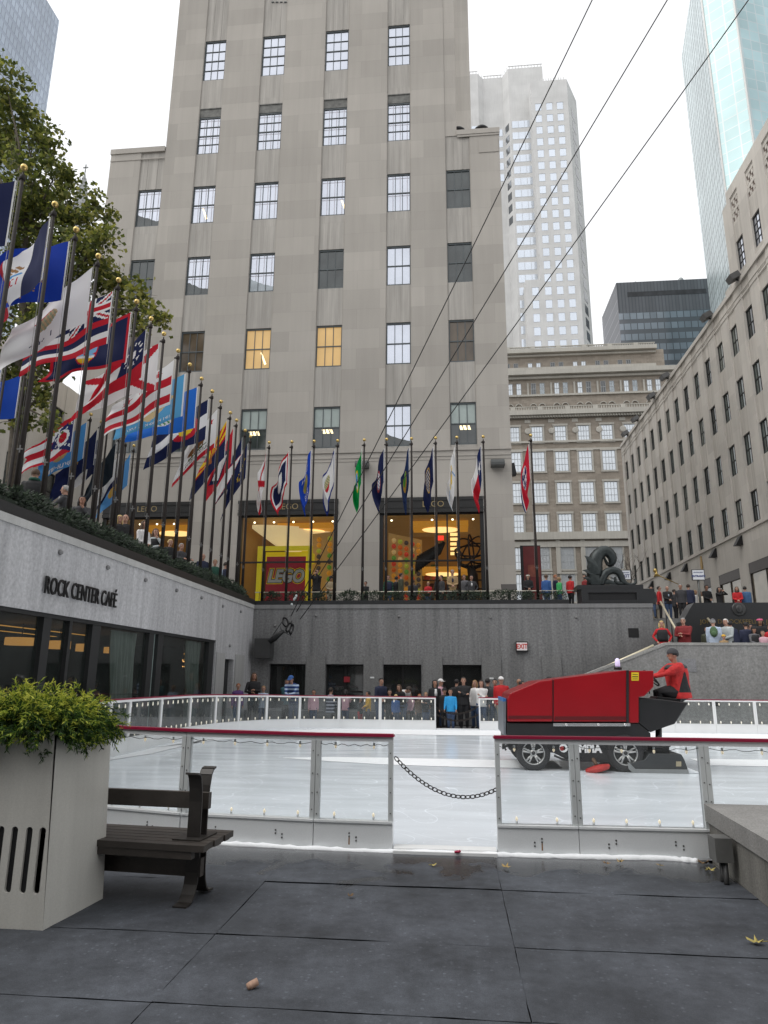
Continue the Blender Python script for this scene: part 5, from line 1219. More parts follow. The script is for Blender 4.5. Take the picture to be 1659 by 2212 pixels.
row2 = [(19.6, f_plain((.015, .08, .45)), 'plain bright blue flag at the left edge, behind the first row of poles', 22, 12), (20.6, f_plain((.012, .07, .42)), 'bright blue flag just right of the other plain blue one', 22, 12), (24.1, f_ohio, 'swallowtail flag with a red disc in a navy triangle', 38, 32), (25.0, f_okla, 'sky blue flag with white lettering and a tan shield', 40, 32), (25.85, f_ndak, 'very dark navy flag drooping behind the left poles', 52, 45), (26.4, f_ncar, 'flag with a navy hoist and red over white bars, hanging low', 50, 40), (27.5, f_plain((.012, .02, .03)), 'blackish navy flag hanging near the hoist of a white one', 62, 52), (28.1, f_nmex, 'white flag with a navy lower band in the second row', 66, 56), (28.9, f_plain((.1, .3, .62), (.2, GD, GD)), 'pale blue flag on the last pole of the second row', 62, 50)]
for k, (y, fn, lab, tp, bt) in enumerate(row2):
    pole_at(-14.5, y, 'dark bronze flagpole with a gilt ball in the second row, %s from the left' % ordn[k], 'bronze flagpoles of the second row')
    flag(lab, (-14.5, y), PZ + 7.08, fn, tp, bt, PI + R(8), comp=.95, amp=.14, ph=k * 2.1 + 1)
row3 = [(f_alabama, 'limp white flag with a red diagonal cross', .32, .7), (f_wyoming, 'limp navy flag bordered in white and red', .62, .75), (f_wisc, 'limp royal blue flag with white figures 1848', .4, .75), (f_wv, 'limp white flag with a navy border and crest', .5, .75), (f_wash, 'bright green flag with a round blue and yellow seal', .3, .74), (f_virg, 'limp dark navy flag with a small pale seal', .42, .76), (f_verm, 'limp blackish blue flag with a dull green shield', .32, .8), (f_utah, 'limp navy flag with a thin gold ring', .42, .78), (f_usvi, 'limp white flag with a yellow eagle', .3, .76), (f_texas, 'flag of navy with one white star over red', .4, .72), (f_tenn, 'red flag with three white stars in a blue disc', .42, .72)]

for k, ((fn, lab, cx_, dz), x) in enumerate(zip(row3, POLX)):
    pole_at(x, 28.95, 'bronze flagpole carrying the ' + ' '.join(lab.split()[:9]), 'bronze flagpoles along the far wall')
    # a hanging flag: the fly falls beside the pole in soft vertical folds
    x0, y0, zt = x - .1, 28.95, PZ + 7.0; H, L = FH, FL_; nx, ny = 70, 44; vs = []
    for i in range(nx + 1):
        s = i / nx
        for j in range(ny + 1):
            t = j / ny; ph = k * 1.7
            ww = cx_ * (s ** .8) * (1.0 - .35 * t + .25 * math.sin(PI * t)) 
            px_ = -ww + .05 * s * math.sin(9 * s + 3 * t + ph) + .1 * s * (t - .5)
            py = (.22 * math.sin(s * 7.5 + ph + 1.5 * t) + .1 * math.sin(s * 15 + 2 * t + ph)) * min(1, 3 * s)
            pz = -H * t * (1 - .28 * s) - L * s * (.8 + .02 * math.sin(ph + 5 * s)) * (1 - .12 * (1 - t))
            vs.append((x0 + px_, y0 + py - .05, zt + pz))
    fs, cl = [], []
    for i in range(nx):
        for j in range(ny):
            fs.append((i * (ny + 1) + j, (i + 1) * (ny + 1) + j, (i + 1) * (ny + 1) + j + 1, i * (ny + 1) + j + 1)); cl.append(WH if i < 2 else fn((i + .5) / nx, (j + .5) / ny))
    mb = MB(); mb.add(vs, fs, 0, True); o = mb.build('flag', CLOTH, None, (x0, y0, zt)); a2 = o.data.color_attributes.new('Col', 'FLOAT_COLOR', 'CORNER'); buf = []
    for c in cl: buf += [c[0], c[1], c[2], 1] * 4
    a2.data.foreach_set('color', buf); tag(o, lab + ' in the far row', 'flag', 'government flags on the poles round the terrace')

# ---------------------------------------------------------------- plane tree at left
bark = mat('plane_bark', (.09, .075, .055), .85, 0, .4, 5, bump=.4)
leafm = []
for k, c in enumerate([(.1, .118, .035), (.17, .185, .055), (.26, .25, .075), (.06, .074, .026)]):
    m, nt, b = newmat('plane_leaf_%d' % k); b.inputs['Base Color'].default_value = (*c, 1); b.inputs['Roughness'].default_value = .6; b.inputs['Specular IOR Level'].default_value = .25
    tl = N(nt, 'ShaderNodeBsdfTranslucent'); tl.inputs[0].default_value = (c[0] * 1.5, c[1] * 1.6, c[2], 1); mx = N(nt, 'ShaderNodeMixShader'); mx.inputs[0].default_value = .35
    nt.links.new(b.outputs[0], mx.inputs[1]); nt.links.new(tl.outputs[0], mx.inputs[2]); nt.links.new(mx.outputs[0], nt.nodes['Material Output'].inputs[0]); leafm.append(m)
clumps = [(10, 170, 42), (45, 235, 50), (5, 250, 60), (70, 300, 50), (25, 330, 70), (105, 330, 42), (60, 390, 70), (115, 385, 45), (20, 440, 70), (95, 460, 60), (150, 440, 36), (60, 520, 60), (130, 520, 50), (185, 480, 34), (205, 440, 30), (170, 560, 52), (225, 520, 30), (235, 470, 18), (110, 600, 55), (40, 610, 60), (215, 590, 46), (260, 610, 38), (170, 640, 46), (300, 640, 30), (330, 672, 22), (345, 690, 13), (290, 680, 26), (235, 660, 40), (90, 690, 50), (30, 720, 60), (70, 780, 50), (25, 830, 46), (85, 850, 30), (120, 760, 34), (145, 700, 36), (310, 715, 16), (105, 905, 20), (20, 910, 26), (60, 905, 18), (190, 610, 40), (-40, 300, 80), (-40, 480, 90), (-40, 650, 80), (-30, 800, 60), (140, 470, 40), (205, 540, 36)]
t = thing('plane_tree', 'tall leafy olive green plane tree rising behind the left flags', 'tree', (-16.5, 24, PZ))
tr = MB(); rr = random.Random(8)
base = at(36, 1080, 1, 24.0); base.z = PZ
j1 = at(38, 900, 1, 24); j2 = at(50, 700, 1, 24); j3 = at(55, 500, 1, 24)
tr.tube([base, j1, j2, j3, at(30, 250, 1, 24)], [.27, .23, .18, .11, .03], 10)
vsf = MB(); TH = 24
for (u, v, r_) in clumps:
    Y = TH + rr.uniform(-1.6, 1.6); c = at(u, v, 1, Y); rad = r_ * .0215
    st = min((j1, j2, j3), key=lambda q: (q - c).length + (3 if q.z > c.z + .5 else 0))
    mid = (st + c) / 2 + Vector((rr.uniform(-.3, .3), rr.uniform(-.3, .3), .35)); tr.tube([st, mid, c], [.075, .045, .012], 6)
    for q in range(6):
        e = c + Vector((rr.gauss(0, 1), rr.gauss(0, 1), rr.gauss(0, 1))).normalized() * rad * 1.1; tr.tube([c, (c + e) / 2 + Vector((0, 0, .06)), e], [.014, .01, .004], 4)
    n = int(r_ * r_ * .165) + 40
    sub = [c + Vector((rr.gauss(0, 1), rr.gauss(0, 1), rr.gauss(0, 1))).normalized() * rad * rr.uniform(.3, 1.05) for _ in range(max(4, int(r_ / 5)))]
    for q in range(n):
        p = rr.choice(sub) + Vector((rr.gauss(0, .17), rr.gauss(0, .17), rr.gauss(0, .14))) * (1 + rad * .35)
        a = Vector((rr.gauss(0, 1), rr.gauss(0, 1), rr.gauss(0, .6))).normalized(); b_ = a.orthogonal().normalized(); b_ = (b_ * rr.uniform(-1, 1) + a.cross(b_) * rr.uniform(-1, 1)).normalized()
        s1 = rr.uniform(.075, .13); s2 = s1 * .85
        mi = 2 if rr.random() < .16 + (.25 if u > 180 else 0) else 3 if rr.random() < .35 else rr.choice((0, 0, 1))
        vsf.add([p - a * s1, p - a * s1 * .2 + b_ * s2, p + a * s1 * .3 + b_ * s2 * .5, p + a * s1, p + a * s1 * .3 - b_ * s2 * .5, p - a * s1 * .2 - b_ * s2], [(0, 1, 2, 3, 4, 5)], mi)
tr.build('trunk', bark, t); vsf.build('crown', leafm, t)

# ---------------------------------------------------------------- planter with golden thread cypress, bench, stone ledge
cream = stone('cream_planter', (.52, .51, .47), 'y', 40, 40, .0, .09, .07, 1, rough=.55, spscale=90)
t = thing('planter', 'tall cream planter box with vertical slots at the left edge', 'planter', (-3.5, 5.6, 0))
zp = 1.27; _c = at(222, 1942, 2, 0); _t = at(240, 1577, 1, _c.y); P = [(-2.76, 4.88), (_c.x, _c.y), (-5.0, _c.y), (-5.0, 4.86)]; Pt = [(-2.83, 4.88), (_t.x, _c.y), (-5.05, _c.y), (-5.05, 4.86)]
slots = []
for u in (2, 24, 56, 85): c_ = at(u, 1858, 1, 4.88); slots.append(c_.x if u != 2 else at(-6, 1858, 1, 4.88).x)
zb, zt = at(56, 1931, 1, 4.88).z, at(56, 1786, 1, 4.88).z
def frontx(f, z): return P[3][0] + (P[0][0] - P[3][0]) * f + (Pt[0][0] - P[0][0]) * f * z / zp
mb = MB()
y_ = 4.88
# front face built round the slot openings
hw = .024; xs_ = [-5.0] + [q for s_ in sorted(slots) for q in (s_ - hw, s_ + hw)] + [None]
def FX(x, z): return (x if x is not None else P[0][0] + (Pt[0][0] - P[0][0]) * z / zp, y_, z)
for i in range(0, len(xs_), 2):
    a, b_ = xs_[i], xs_[i + 1]; mb.quad(FX(a, 0), FX(b_, 0), FX(b_, zp), FX(a, zp))
for s_ in slots:
    a, b_ = s_ - hw, s_ + hw
    n = 8; up = [(s_ + hw * math.cos(PI * q / n), y_, zt - hw + hw * math.sin(PI * q / n)) for q in range(n + 1)]; lo = [(s_ + hw * math.cos(PI * q / n), y_, zb + hw - hw * math.sin(PI * q / n)) for q in range(n + 1)]
    mb.add(up + [(a, y_, zp), (b_, y_, zp)], [tuple(range(n + 3))]); mb.add(lo + [(a, y_, 0), (b_, y_, 0)], [tuple(range(n + 2, -1, -1))])
    ring = up + lo[::-1]; k = len(ring); mb.add(ring + [(x, y + .022, z) for x, y, z in ring], [(i, (i + 1) % k, (i + 1) % k + k, i + k) for i in range(k)])
pr = P[0], P[1]
mb.quad((*P[0], 0), (*P[1], 0), (*Pt[1], zp), (*Pt[0], zp)); mb.quad((*P[1], 0), (*P[2], 0), (*Pt[2], zp), (*Pt[1], zp))
I = [(-2.9, 4.96), (_t.x - .07, _c.y - .08), (-5.05, _c.y - .08), (-5.05, 4.96)]
for k in range(3 + 1): a, b_ = k, (k + 1) % 4; mb.quad((*Pt[a], zp), (*Pt[b_], zp), (*I[b_], zp), (*I[a], zp)); mb.quad((*I[a], zp), (*I[b_], zp), (*I[b_], zp - .2), (*I[a], zp - .2))
mb.quad(*[(x, y, zp - .12) for x, y in I]); mb.build('box', cream, t)
mb = MB(); mb.box(-4.95, -2.9, 4.9, 4.91, .05, 1.1); mb.build('lining', black_metal, t)
t = thing('shrub', 'yellow green feathery cypress filling the cream planter', 'shrub', (-3.9, 5.6, 1.2))
fm = []
for k, c in enumerate([(.02, .045, .012), (.06, .12, .02), (.33, .4, .055), (.56, .57, .09)]):
    m, nt, b = newmat('cypress_%d' % k); b.inputs['Base Color'].default_value = (*c, 1); b.inputs['Roughness'].default_value = .6; b.inputs['Specular IOR Level'].default_value = .2
    tl = N(nt, 'ShaderNodeBsdfTranslucent'); tl.inputs[0].default_value = (*c, 1); mx = N(nt, 'ShaderNodeMixShader'); mx.inputs[0].default_value = .3
    nt.links.new(b.outputs[0], mx.inputs[1]); nt.links.new(tl.outputs[0], mx.inputs[2]); nt.links.new(mx.outputs[0], nt.nodes['Material Output'].inputs[0]); fm.append(m)
mb = MB(); rr = random.Random(21)
def frond(p, d, ln, hot):
    """a drooping thread spray: a curved axis with short forward side twigs"""
    d = Vector(d).normalized(); g_ = Vector((0, 0, -1)); n = 9; pts = [Vector(p)]; dd = d.copy()
    for i in range(n): dd = (dd + g_ * rr.uniform(.05, .17) + Vector((rr.gauss(0, .06), rr.gauss(0, .06), rr.gauss(0, .06)))).normalized(); pts.append(pts[-1] + dd * ln / n)
    for i in range(n):
        a, b_ = pts[i], pts[i + 1]; t_ = (b_ - a).normalized(); s_ = t_.cross(Vector((rr.gauss(0, 1), rr.gauss(0, 1), rr.gauss(0, 1)))).normalized(); w_ = .0025
        f = i / n; mi = max(0, min(3, int(hot * (0.9 + 2.6 * f) + rr.gauss(0, .45))))
        mb.add([a - s_ * w_, a + s_ * w_, b_ + s_ * w_ * .7, b_ - s_ * w_ * .7], [(0, 1, 2, 3)], mi)
        for q in range(4):
            sd = (t_ * .8 + Vector((rr.gauss(0, 1), rr.gauss(0, 1), rr.gauss(0, .8))).normalized() * .8).normalized(); l2 = ln * rr.uniform(.14, .3) * (1.1 - .5 * f); e = a.lerp(b_, rr.random()) ; k = e + sd * l2 * .55; e2 = k + (sd + g_ * .35).normalized() * l2 * .5
            s2 = sd.cross(Vector((rr.gauss(0, 1), rr.gauss(0, 1), rr.gauss(0, 1))))  .normalized() * .0027
            mj = max(0, min(3, mi + rr.choice((-1, 0, 0, 1)))); mb.add([e - s2, e + s2, k + s2 * 1.3, k - s2 * 1.3, e2], [(0, 1, 2, 3), (3, 2, 4)], mj)
for q in range(2600):
    x = rr.uniform(-4.4, -2.84); y = rr.uniform(4.93, 5.48)
    ex = min(1, max(0, (x + 3.3) / .45)); hh = 1.27 + .22 * rr.random() ** .5
    front = (5.2 - y) / .3
    up = rr.uniform(.35, 1.4)
    out = Vector((rr.gauss(0, .5) + .7 * ex, rr.gauss(0, .5) - .5 * max(0, front), up))
    z = rr.uniform(1.14, 1.38 if rr.random() < .85 else 1.46)
    hot = .2 + .95 * min(1, max(0, (z - 1.19) / .17)) * rr.uniform(.6, 1.15)
    frond((x, y, z), out, rr.uniform(.13, .26), hot)
for q in range(170):
    x = rr.uniform(-4.4, -2.82); frond((x, rr.uniform(4.85, 4.96), rr.uniform(1.22, 1.34)), (rr.gauss(.1, .4), -.8, rr.uniform(-.2, .6)), rr.uniform(.14, .26), rr.uniform(.2, .6))
    y = rr.uniform(4.9, 5.5); frond((-2.84, y, rr.uniform(1.22, 1.36)), (.8, rr.gauss(-.1, .4), rr.uniform(-.2, .7)), rr.uniform(.14, .3), rr.uniform(.2, .75))
mb.build('foliage', fm, t)
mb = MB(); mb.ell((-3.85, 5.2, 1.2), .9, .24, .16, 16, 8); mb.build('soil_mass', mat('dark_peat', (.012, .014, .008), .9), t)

wood = mat('brown_painted_wood', (.05, .042, .036), .5, 0, .25, 6, bump=.15, bs=30); dkm = mat('bench_iron', (.035, .031, .028), .45, .2, .25, 8)
t = thing('bench', 'dark brown slatted double bench end beside the cream planter', 'bench', (-2.03, 5.66, 0)); BA = R(-6.0)
ca, sa = math.cos(BA), math.sin(BA)
def BT(x, y, z): return (-2.05 + ca * x - sa * y, 5.66 + sa * x + ca * y, z)
for k, (y0, y1) in enumerate(((-.27, -.185), (-.175, -.09), (-.08, .005), (.015, .1), (.11, .195), (.205, .29))):
    mb = MB(); mb.box(-3.2, .22 - (.01 if k % 2 else 0), y0, y1, .395, .44, 0, BT); mb.build('seat_slat', wood, t)
mb = MB(); mb.box(-3.2, .12, -.26, -.2, .34, .393, 0, BT); mb.box(-3.2, .12, .2, .26, .34, .393, 0, BT); mb.build('seat_rail', wood, t)
mb = MB(); mb.box(-3.2, .11, -.0, .05, .645, .765, 0, BT); mb.build('back_rail', wood, t)
mb = MB(); mb.box(-3.2, .1, -.05, .01, .17, .3, 0, BT); mb.build('stretcher', wood, t)
def flare(zs, ox=-.02, wdt=.108): # iron uprights, splayed like a sprung strap
    mb = MB()
    for sg in (-1, 1):
        pts = [(sg * o_ + .005 * sg, z) for o_, z in zs]; th = .014
        for i in range(len(pts) - 1):
            (a, z0), (b_, z1) = pts[i], pts[i + 1]; dx, dz = b_ - a, z1 - z0; l = math.hypot(dx, dz); nx_, nz_ = -dz / l * th, dx / l * th
            q = [(a, z0), (b_, z1), (b_ + nx_, z1 + nz_), (a + nx_, z0 + nz_)]
            mb.add([BT(ox, y, z) for y, z in q] + [BT(ox + wdt, y, z) for y, z in q], [(0, 1, 2, 3), (7, 6, 5, 4), (0, 4, 5, 1), (1, 5, 6, 2), (2, 6, 7, 3), (3, 7, 4, 0)])
    return mb
flare([(.05, .44), (.05, .71), (.065, .81), (.085, .885), (.11, .922), (.155, .932)]).build('back_upright', dkm, t)
flare([(.05, .394), (.05, .2), (.065, .12), (.095, .06), (.14, .02), (.22, .012)]).build('leg', dkm, t)
mb = MB(); mb.box(-.1, .13, -.15, .15, .441, .451, 0, BT); mb.build('foot_plate', dkm, t)

t = thing('stone_ledge', 'speckled grey granite pool parapet at the right edge', 'parapet', (2.6, 6.5, 0))
TZ = lambda a, b, d: (a, b, d)
lg = [(2.36, 7.36), (2.29, 5.9), (2.2, 4.2), (3.6, 4.2), (3.9, 7.36)]
mb = MB(); mb.prism([(2.38, 7.33), (2.31, 5.9), (2.22, 4.2), (3.6, 4.2), (3.9, 7.33)], TZ, -.02, .335); mb.build('base', stone('ledge_base', (.17, .165, .15), 'x', 1.7, 9, .04, .25, .3, .5, spscale=70), t)
mb = MB(); mb.prism(lg, TZ, .35, .505); mb.build('coping', granite_ledge, t)
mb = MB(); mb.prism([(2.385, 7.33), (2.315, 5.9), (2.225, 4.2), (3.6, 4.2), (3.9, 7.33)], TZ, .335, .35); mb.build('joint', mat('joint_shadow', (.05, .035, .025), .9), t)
t = thing('junction_box', 'small grey electrical box on two short pipes against the granite ledge', 'electrical box', (2.32, 6.75, 0))
mb = MB(); mb.box(2.16, 2.3, 6.55, 6.72, .17, .36); mb.build('housing', mat('box_grey', (.12, .12, .115), .5, .2, .2, 8), t)
mb = MB()
for y in (6.59, 6.67): mb.tube([(2.24, y, .17), (2.24, y, .05), (2.23, y - .02, .0)], .022, 8)
mb.build('pipes', mat('dark_pipe', (.05, .05, .05), .5, .3), t)
# fallen leaves and a cork on the floor
lcol = [mat('dry_leaf_%d' % i, c, .7, 0, .2, 30) for i, c in enumerate([(.32, .22, .07), (.2, .12, .05), (.4, .33, .1), (.12, .07, .03)])]
litter = [((757, 1936), 3, .032, 'small brown curled leaf in the middle of the dark floor'), ((1093, 1873), 0, .05, 'tan dry leaf just right of the gate threshold'), ((1310, 1866), 1, .045, 'brown folded leaf near the barrier, left of its pale neighbour'), ((1338, 1862), 0, .042, 'pale tan leaf near the barrier foot'), ((1425, 1870), 0, .034, 'small tan leaf toward the granite ledge'), ((1635, 2036), 2, .055, 'yellowish leaf at the right edge of the floor'), ((435, 1840), 2, .05, 'yellow leaf behind the bench leg'), ((935, 1870), 2, .03, 'little yellow leaf in the puddle by the gate'), ((1520, 1866), 1, .06, 'reddish leaf in the corner below the electrical box'), ((1535, 1880), 2, .05, 'green yellow leaf by the foot of the granite ledge')]
rr = random.Random(4)
for (u, v), mi, s_, lab in litter:
    p = at(u, v, 2, .012); mb = MB(); n = 11; a0 = rr.uniform(0, 6); pts = []
    for q in range(n):
        w_ = a0 + 2 * PI * q / n; r_ = s_ * (1.0 if q % 2 == 0 else .48) * rr.uniform(.75, 1.2); pts.append((p.x + math.cos(w_) * r_, p.y + math.sin(w_) * r_, p.z + rr.uniform(0, .6) * s_ * (q % 2 == 0) + .004))
    mb.add(pts + [(p.x, p.y, p.z + .004)], [(q, (q + 1) % n, n) for q in range(n)]); mb.tube([(p.x, p.y, p.z + .004), (p.x - math.cos(a0) * s_ * 1.3, p.y - math.sin(a0) * s_ * 1.2, p.z + .01)], .0025, 4)
    o = mb.build('leaf', lcol[mi]); tag(o, lab, 'leaf', 'fallen leaves on the rubber floor')
mb = MB(); p = at(545, 2132, 2, .012); d = Vector((.75, .5, .25)).normalized()
mb.tube([p + Vector((0, 0, .012)) - d * .03, p + Vector((0, 0, .012)) - d * .012, p + Vector((0, 0, .014)) + d * .03], [.017, .02, .019], 12); o = mb.build('cork', mat('cork_tan', (.38, .24, .17), .8, 0, .2, 60)); tag(o, 'small tan cork lying on the dark floor at the front', 'cork')
mb = MB(); p = at(990, 1843, 2, .03); 
for q in range(7): mb.ell(p + Vector((rr.gauss(0, .012), rr.gauss(0, .012), .012)), .015, .012, .012, 6, 4)
o = mb.build('crushed_petals', mat('crimson_petal', (.4, .03, .08), .7)); tag(o, 'crimson crushed scrap at the foot of the gate threshold', 'litter')

# ---------------------------------------------------------------- cable hoist in the corner and the long cables
t = thing('cable_hoist', 'black pulley blocks and anchor box on the corner of the granite walls', 'hoist', (-7.9, WY, 2.3))
p0, p1 = at(553, 1422, 1, WY - .2), at(590, 1380, 1, WY - .2)
mb = MB(); mb.box(p0.x, p1.x, WY - .55, WY - .002, p0.z, p1.z); mb.build('anchor_box', mat('anchor_dark', (.045, .045, .045), .6), t)
h = lambda x, y, Y=27.3: at(544 + x * .1157, 1248 + y * .1157, 1, Y)
mb = MB(); mb.tube([h(330, 1200), h(420, 1130), h(500, 1060), h(600, 990)], [.1, .13, .11, .06], 8); mb.build('shackle', black_metal, t)
for c_, rx, ry, tl_ in ((h(625, 830), .2, .36, -.15), (h(690, 930), .16, .36, .2), (h(740, 960), .12, .4, .1)):
    mb = MB(); mb.tube([c_ + Vector((rx * .5 * math.cos(q * PI / 10) + tl_ * .3 * math.sin(q * PI / 10), .05 * math.sin(q), ry * .5 * math.sin(q * PI / 10))) for q in range(21)], .035, 6, cap=False); mb.build('pulley_block', black_metal, t)
mb = MB(); mb.tube([h(400, 1060), h(560, 830), h(620, 740)], .015, 5); mb.tube([h(600, 1010), h(720, 1080), h(770, 950), h(740, 800)], .02, 5); mb.tube([h(530, 900), h(560, 1010)], .012, 5); mb.build('rope', black_metal, t)
mb = MB()
for x, y in ((790, 405), (810, 380), (830, 340), (745, 500)): mb.ell(h(x, y), .05, .05, .06, 8, 6)
mb.build('insulator', mat('insulator_glass', (.5, .55, .55), .2), t)
cable_m = mat('steel_cable', (.03, .03, .03), .5, .3, 0)
for (ub, vb), (ut, vt), lab in (((629, 1330), (1279, -8), 'steepest of the three black cables crossing the sky'), ((640, 1322), (1441, -8), 'middle one of the three black cables crossing the sky'), ((648, 1338), (1616, -8), 'lowest of the three black cables, crossing the teal tower')):
    a = at(ub, vb, 1, 27.3); d = at(ut, vt, 1, 14.0); d = a + (d - a) * 1.25; mb = MB()
    P = []
    for q in range(33): f = q / 32; p = a.lerp(d, f); p.z -= .16 * 4 * f * (1 - f); P.append(p)
    mb.tube(P, [.018 - .004 * q / 32 for q in range(33)], 5); o = mb.build('cable', cable_m); tag(o, lab, 'cable', 'guy cables running up from the hoist')
# ---------------------------------------------------------------- stairs, parapets, plinth, plaque
t = thing('stair_parapet', 'speckled grey granite parapet of the stair landing behind the ice machine', 'wall', (12, 26.5, 0))
TP = TY(26.5)
mb = MB(); mb.prism([(2.2, -.03), (2.2, .75), (5.19, 1.93), (7.68, 2.9), (22, 2.9), (22, -.03)], TP, 0, .4); mb.build('wall_face', granite_stair, t)
mb = MB(); mb.prism([(2.2, .752), (2.2, .85), (5.19, 2.03), (7.68, 3.0), (22, 3.0), (22, 2.902), (7.7, 2.902), (5.19, 1.932)], TP, -.025, .43); mb.build('coping', stone('stair_coping', (.33, .325, .31), 'y', 3.2, 9, .03, .1, .25, .6, spscale=30), t)
a, b = at(1468, 1451, 1, 26.5), at(1502, 1423, 1, 26.5)
mb = MB(); mb.box(a.x, b.x, 26.48, 26.499, a.z, b.z); mb.build('access_panel', stone('panel_granite', (.25, .25, .26), 'y', 9, 9, 0, .05, .25, .6, spscale=30), t)
a, b = at(1536, 1525, 1, 26.5), at(1554, 1511, 1, 26.5); mb = MB(); mb.box(a.x, b.x, 26.48, 26.499, a.z, b.z); mb.build('vent_hole', black_metal, t)
stepm = stone('step_granite', (.2, .2, .195), 'y', 2.2, 9, .06, .1, .2, .6, spscale=30)
t = thing('staircase', 'grey granite steps rising to the terrace beside the dark plaque block', 'stairs', (11.5, 30, 0))
mb = MB(); mb.box(7.72, 22, 26.92, 29.6, -.02, 2.15); mb.build('landing', stepm, t)
mb = MB(); n = 13
for i in range(n): mb.box(7.92, 15.8, 29.6 + .46 * i, 35.6, 2.15 + (PZ - 2.15) / n * i + (.0 if i else .001), 2.15 + (PZ - 2.15) / n * (i + 1) - (.004 if i == n - 1 else 0))
mb.build('upper_flight', stepm, t)
mb = MB()
for i in range(12): mb.box(2.9 + .4 * i, 7.72, 26.92, 27.95, .18 * i, .18 * (i + 1) - .012)
mb.build('lower_flight', stepm, t)
mb = MB(); mb.box(7.7, 7.9, 28.62, 35.6, 0, PZ + .01); mb.box(15.81, 16.1, 28.6, 35.6, 0, PZ + .01); mb.build('side_wall', granite_dark, t)
brass_pale = mat('pale_brass_rail', (.75, .68, .5), .3, .5, .05, 10)
def handrail(label, a, b, posts, r=.04, m_=None):
    t = thing('handrail', label, 'handrail', (a.x, a.y, a.z - 1), 'handrails on the granite stairs'); mb = MB(); mb.tube([a, b], r, 8); mb.build('rail', m_ or brass_pale, t)
    for f in posts: p = a.lerp(b, f); mb = MB(); mb.tube([p - Vector((0, 0, 1.0)), p], .025, 6); mb.build('post', black_metal, t)
handrail('pale brass handrail sloping down behind the parapet to the left', at(1287, 1450, 1, 26.7), at(1412, 1394, 1, 26.7), (.1, .9), .045)
ra, rb = at(1427, 1300, 1, 34.4), at(1477, 1391, 1, 29.0); handrail('pale brass handrail in the middle of the upper steps behind the maroon jacket', ra, rb, (.25, .5, .75), .05)
ra, rb = at(1529, 1336, 1, 30.3 - .6), at(1562, 1378, 1, 28.2); handrail('short pale brass handrail in front of the dark plaque block', ra, rb, (.2, .8), .045)
t = thing('plaque_block', 'black granite block with a round relief and dim gold letters beside the stairs', 'monument', (13, 30.2, 2.15))
a, b, c_ = at(1481, 1342, 1, 29.7), at(1499, 1302, 1, 29.7), at(1492, 1312, 1, 29.7)
mb = MB(); mb.prism([(a.x - .15, 2.15), (a.x - .1, a.z), (c_.x, c_.z), (b.x, b.z), (15.7, b.z), (15.7, 2.15)], TY(29.7), -.0, .9); mb.build('block', curb_m, t)
p = at(1596, 1316, 1, 29.7); mb = MB(); mb.lathe([(.28, 0), (.28, .02), (.24, .03)], lambda x, y, h: (p.x + x, 29.698 - h, p.z + y), 24); mb.ell((p.x, 29.66, p.z), .13, .04, .17, 12, 8); mb.build('relief', mat('dark_relief', (.05, .05, .05), .35, .3), t)
p = at(1590, 1342, 1, 29.7); text('lettering', 'JOHN D. ROCKEFELLER JR.', .24, (p.x, 29.69, p.z - .02), FRONT, mat('dim_gilt', (.2, .14, .05), .5, .3), t, .004, .0)
t = thing('plinth', 'black granite plinth with a sunk panel carrying the curled tail sculpture', 'plinth', (6.3, 28.6, WZ))
e0, e1 = at(1257, 1290, 1, 28.2), at(1415, 1290, 1, 28.2); zt_ = at(1300, 1263, 1, 28.2).z; zm = at(1300, 1272, 1, 28.2).z
mb = MB(); i0, i1 = at(1268, 1280, 1, 28.2).x, at(1386, 1280, 1, 28.2).x; j0, j1_ = at(1271, 1280, 1, 28.2).x, at(1375, 1280, 1, 28.2).x; zlo, zhi = at(1300, 1296, 1, 28.2).z, at(1300, 1280, 1, 28.2).z
mb.box(e0.x, j0, 28.2, 29.3, WZ, zm); mb.box(j1_, e1.x, 28.2, 29.3, WZ, zm); mb.box(j0, j1_, 28.2, 29.3, WZ, zlo); mb.box(j0, j1_, 28.2, 29.3, zhi, zm); mb.box(j0, j1_, 28.28, 29.3, zlo, zhi, 1); mb.box(i0 - .35, i1 + .1, 28.26, 29.25, zm, zt_)
mb.build('block', [curb_m, black_metal], t)
verd = mat('dark_verdigris_bronze', (.035, .042, .042), .42, .5, .3, 6, bump=.35, bs=22)
t = thing('sculpture', 'dark bronze sculpture of coiling fish tails with leaf shaped fins', 'sculpture', (6.3, 28.7, zt_))
S = lambda x, y, d=0: at(1248 + x * .1157, 1152 + y * .1157, 1, 28.7 + d)
px2m = (S(100, 500) - S(0, 500)).length / 100
def coil(pts, name, n=14):
    P = [S(x, y, d) for x, y, d, r_ in pts]; Rr_ = [r_ * px2m for *_, r_ in pts]; Q, q = [], []
    for i in range(len(P) - 1):
        p0, p1, p2, p3 = P[max(0, i - 1)], P[i], P[i + 1], P[min(len(P) - 1, i + 2)]
        for k in range(5):
            f = k / 5; Q.append(.5 * ((2 * p1) + (p2 - p0) * f + (2 * p0 - 5 * p1 + 4 * p2 - p3) * f * f + (3 * p1 - p0 - 3 * p2 + p3) * f ** 3)); q.append((Rr_[i] * (1 - f) + Rr_[i + 1] * f) * (1 + .035 * ((5 * i + k) % 2)))
    Q.append(P[-1]); q.append(Rr_[-1]); mb = MB(); mb.tube(Q, q, n); mb.build(name, verd, t)
coil([(330, 960, 0, 160), (325, 780, 0, 150), (320, 600, 0, 140), (350, 450, 0, 128), (450, 345, 0, 108), (560, 345, 0, 100), (640, 440, .0, 90), (640, 540, .05, 68), (590, 590, .08, 42), (540, 550, .08, 30), (505, 480, .05, 22), (480, 425, .0, 10)], 'large_tail')
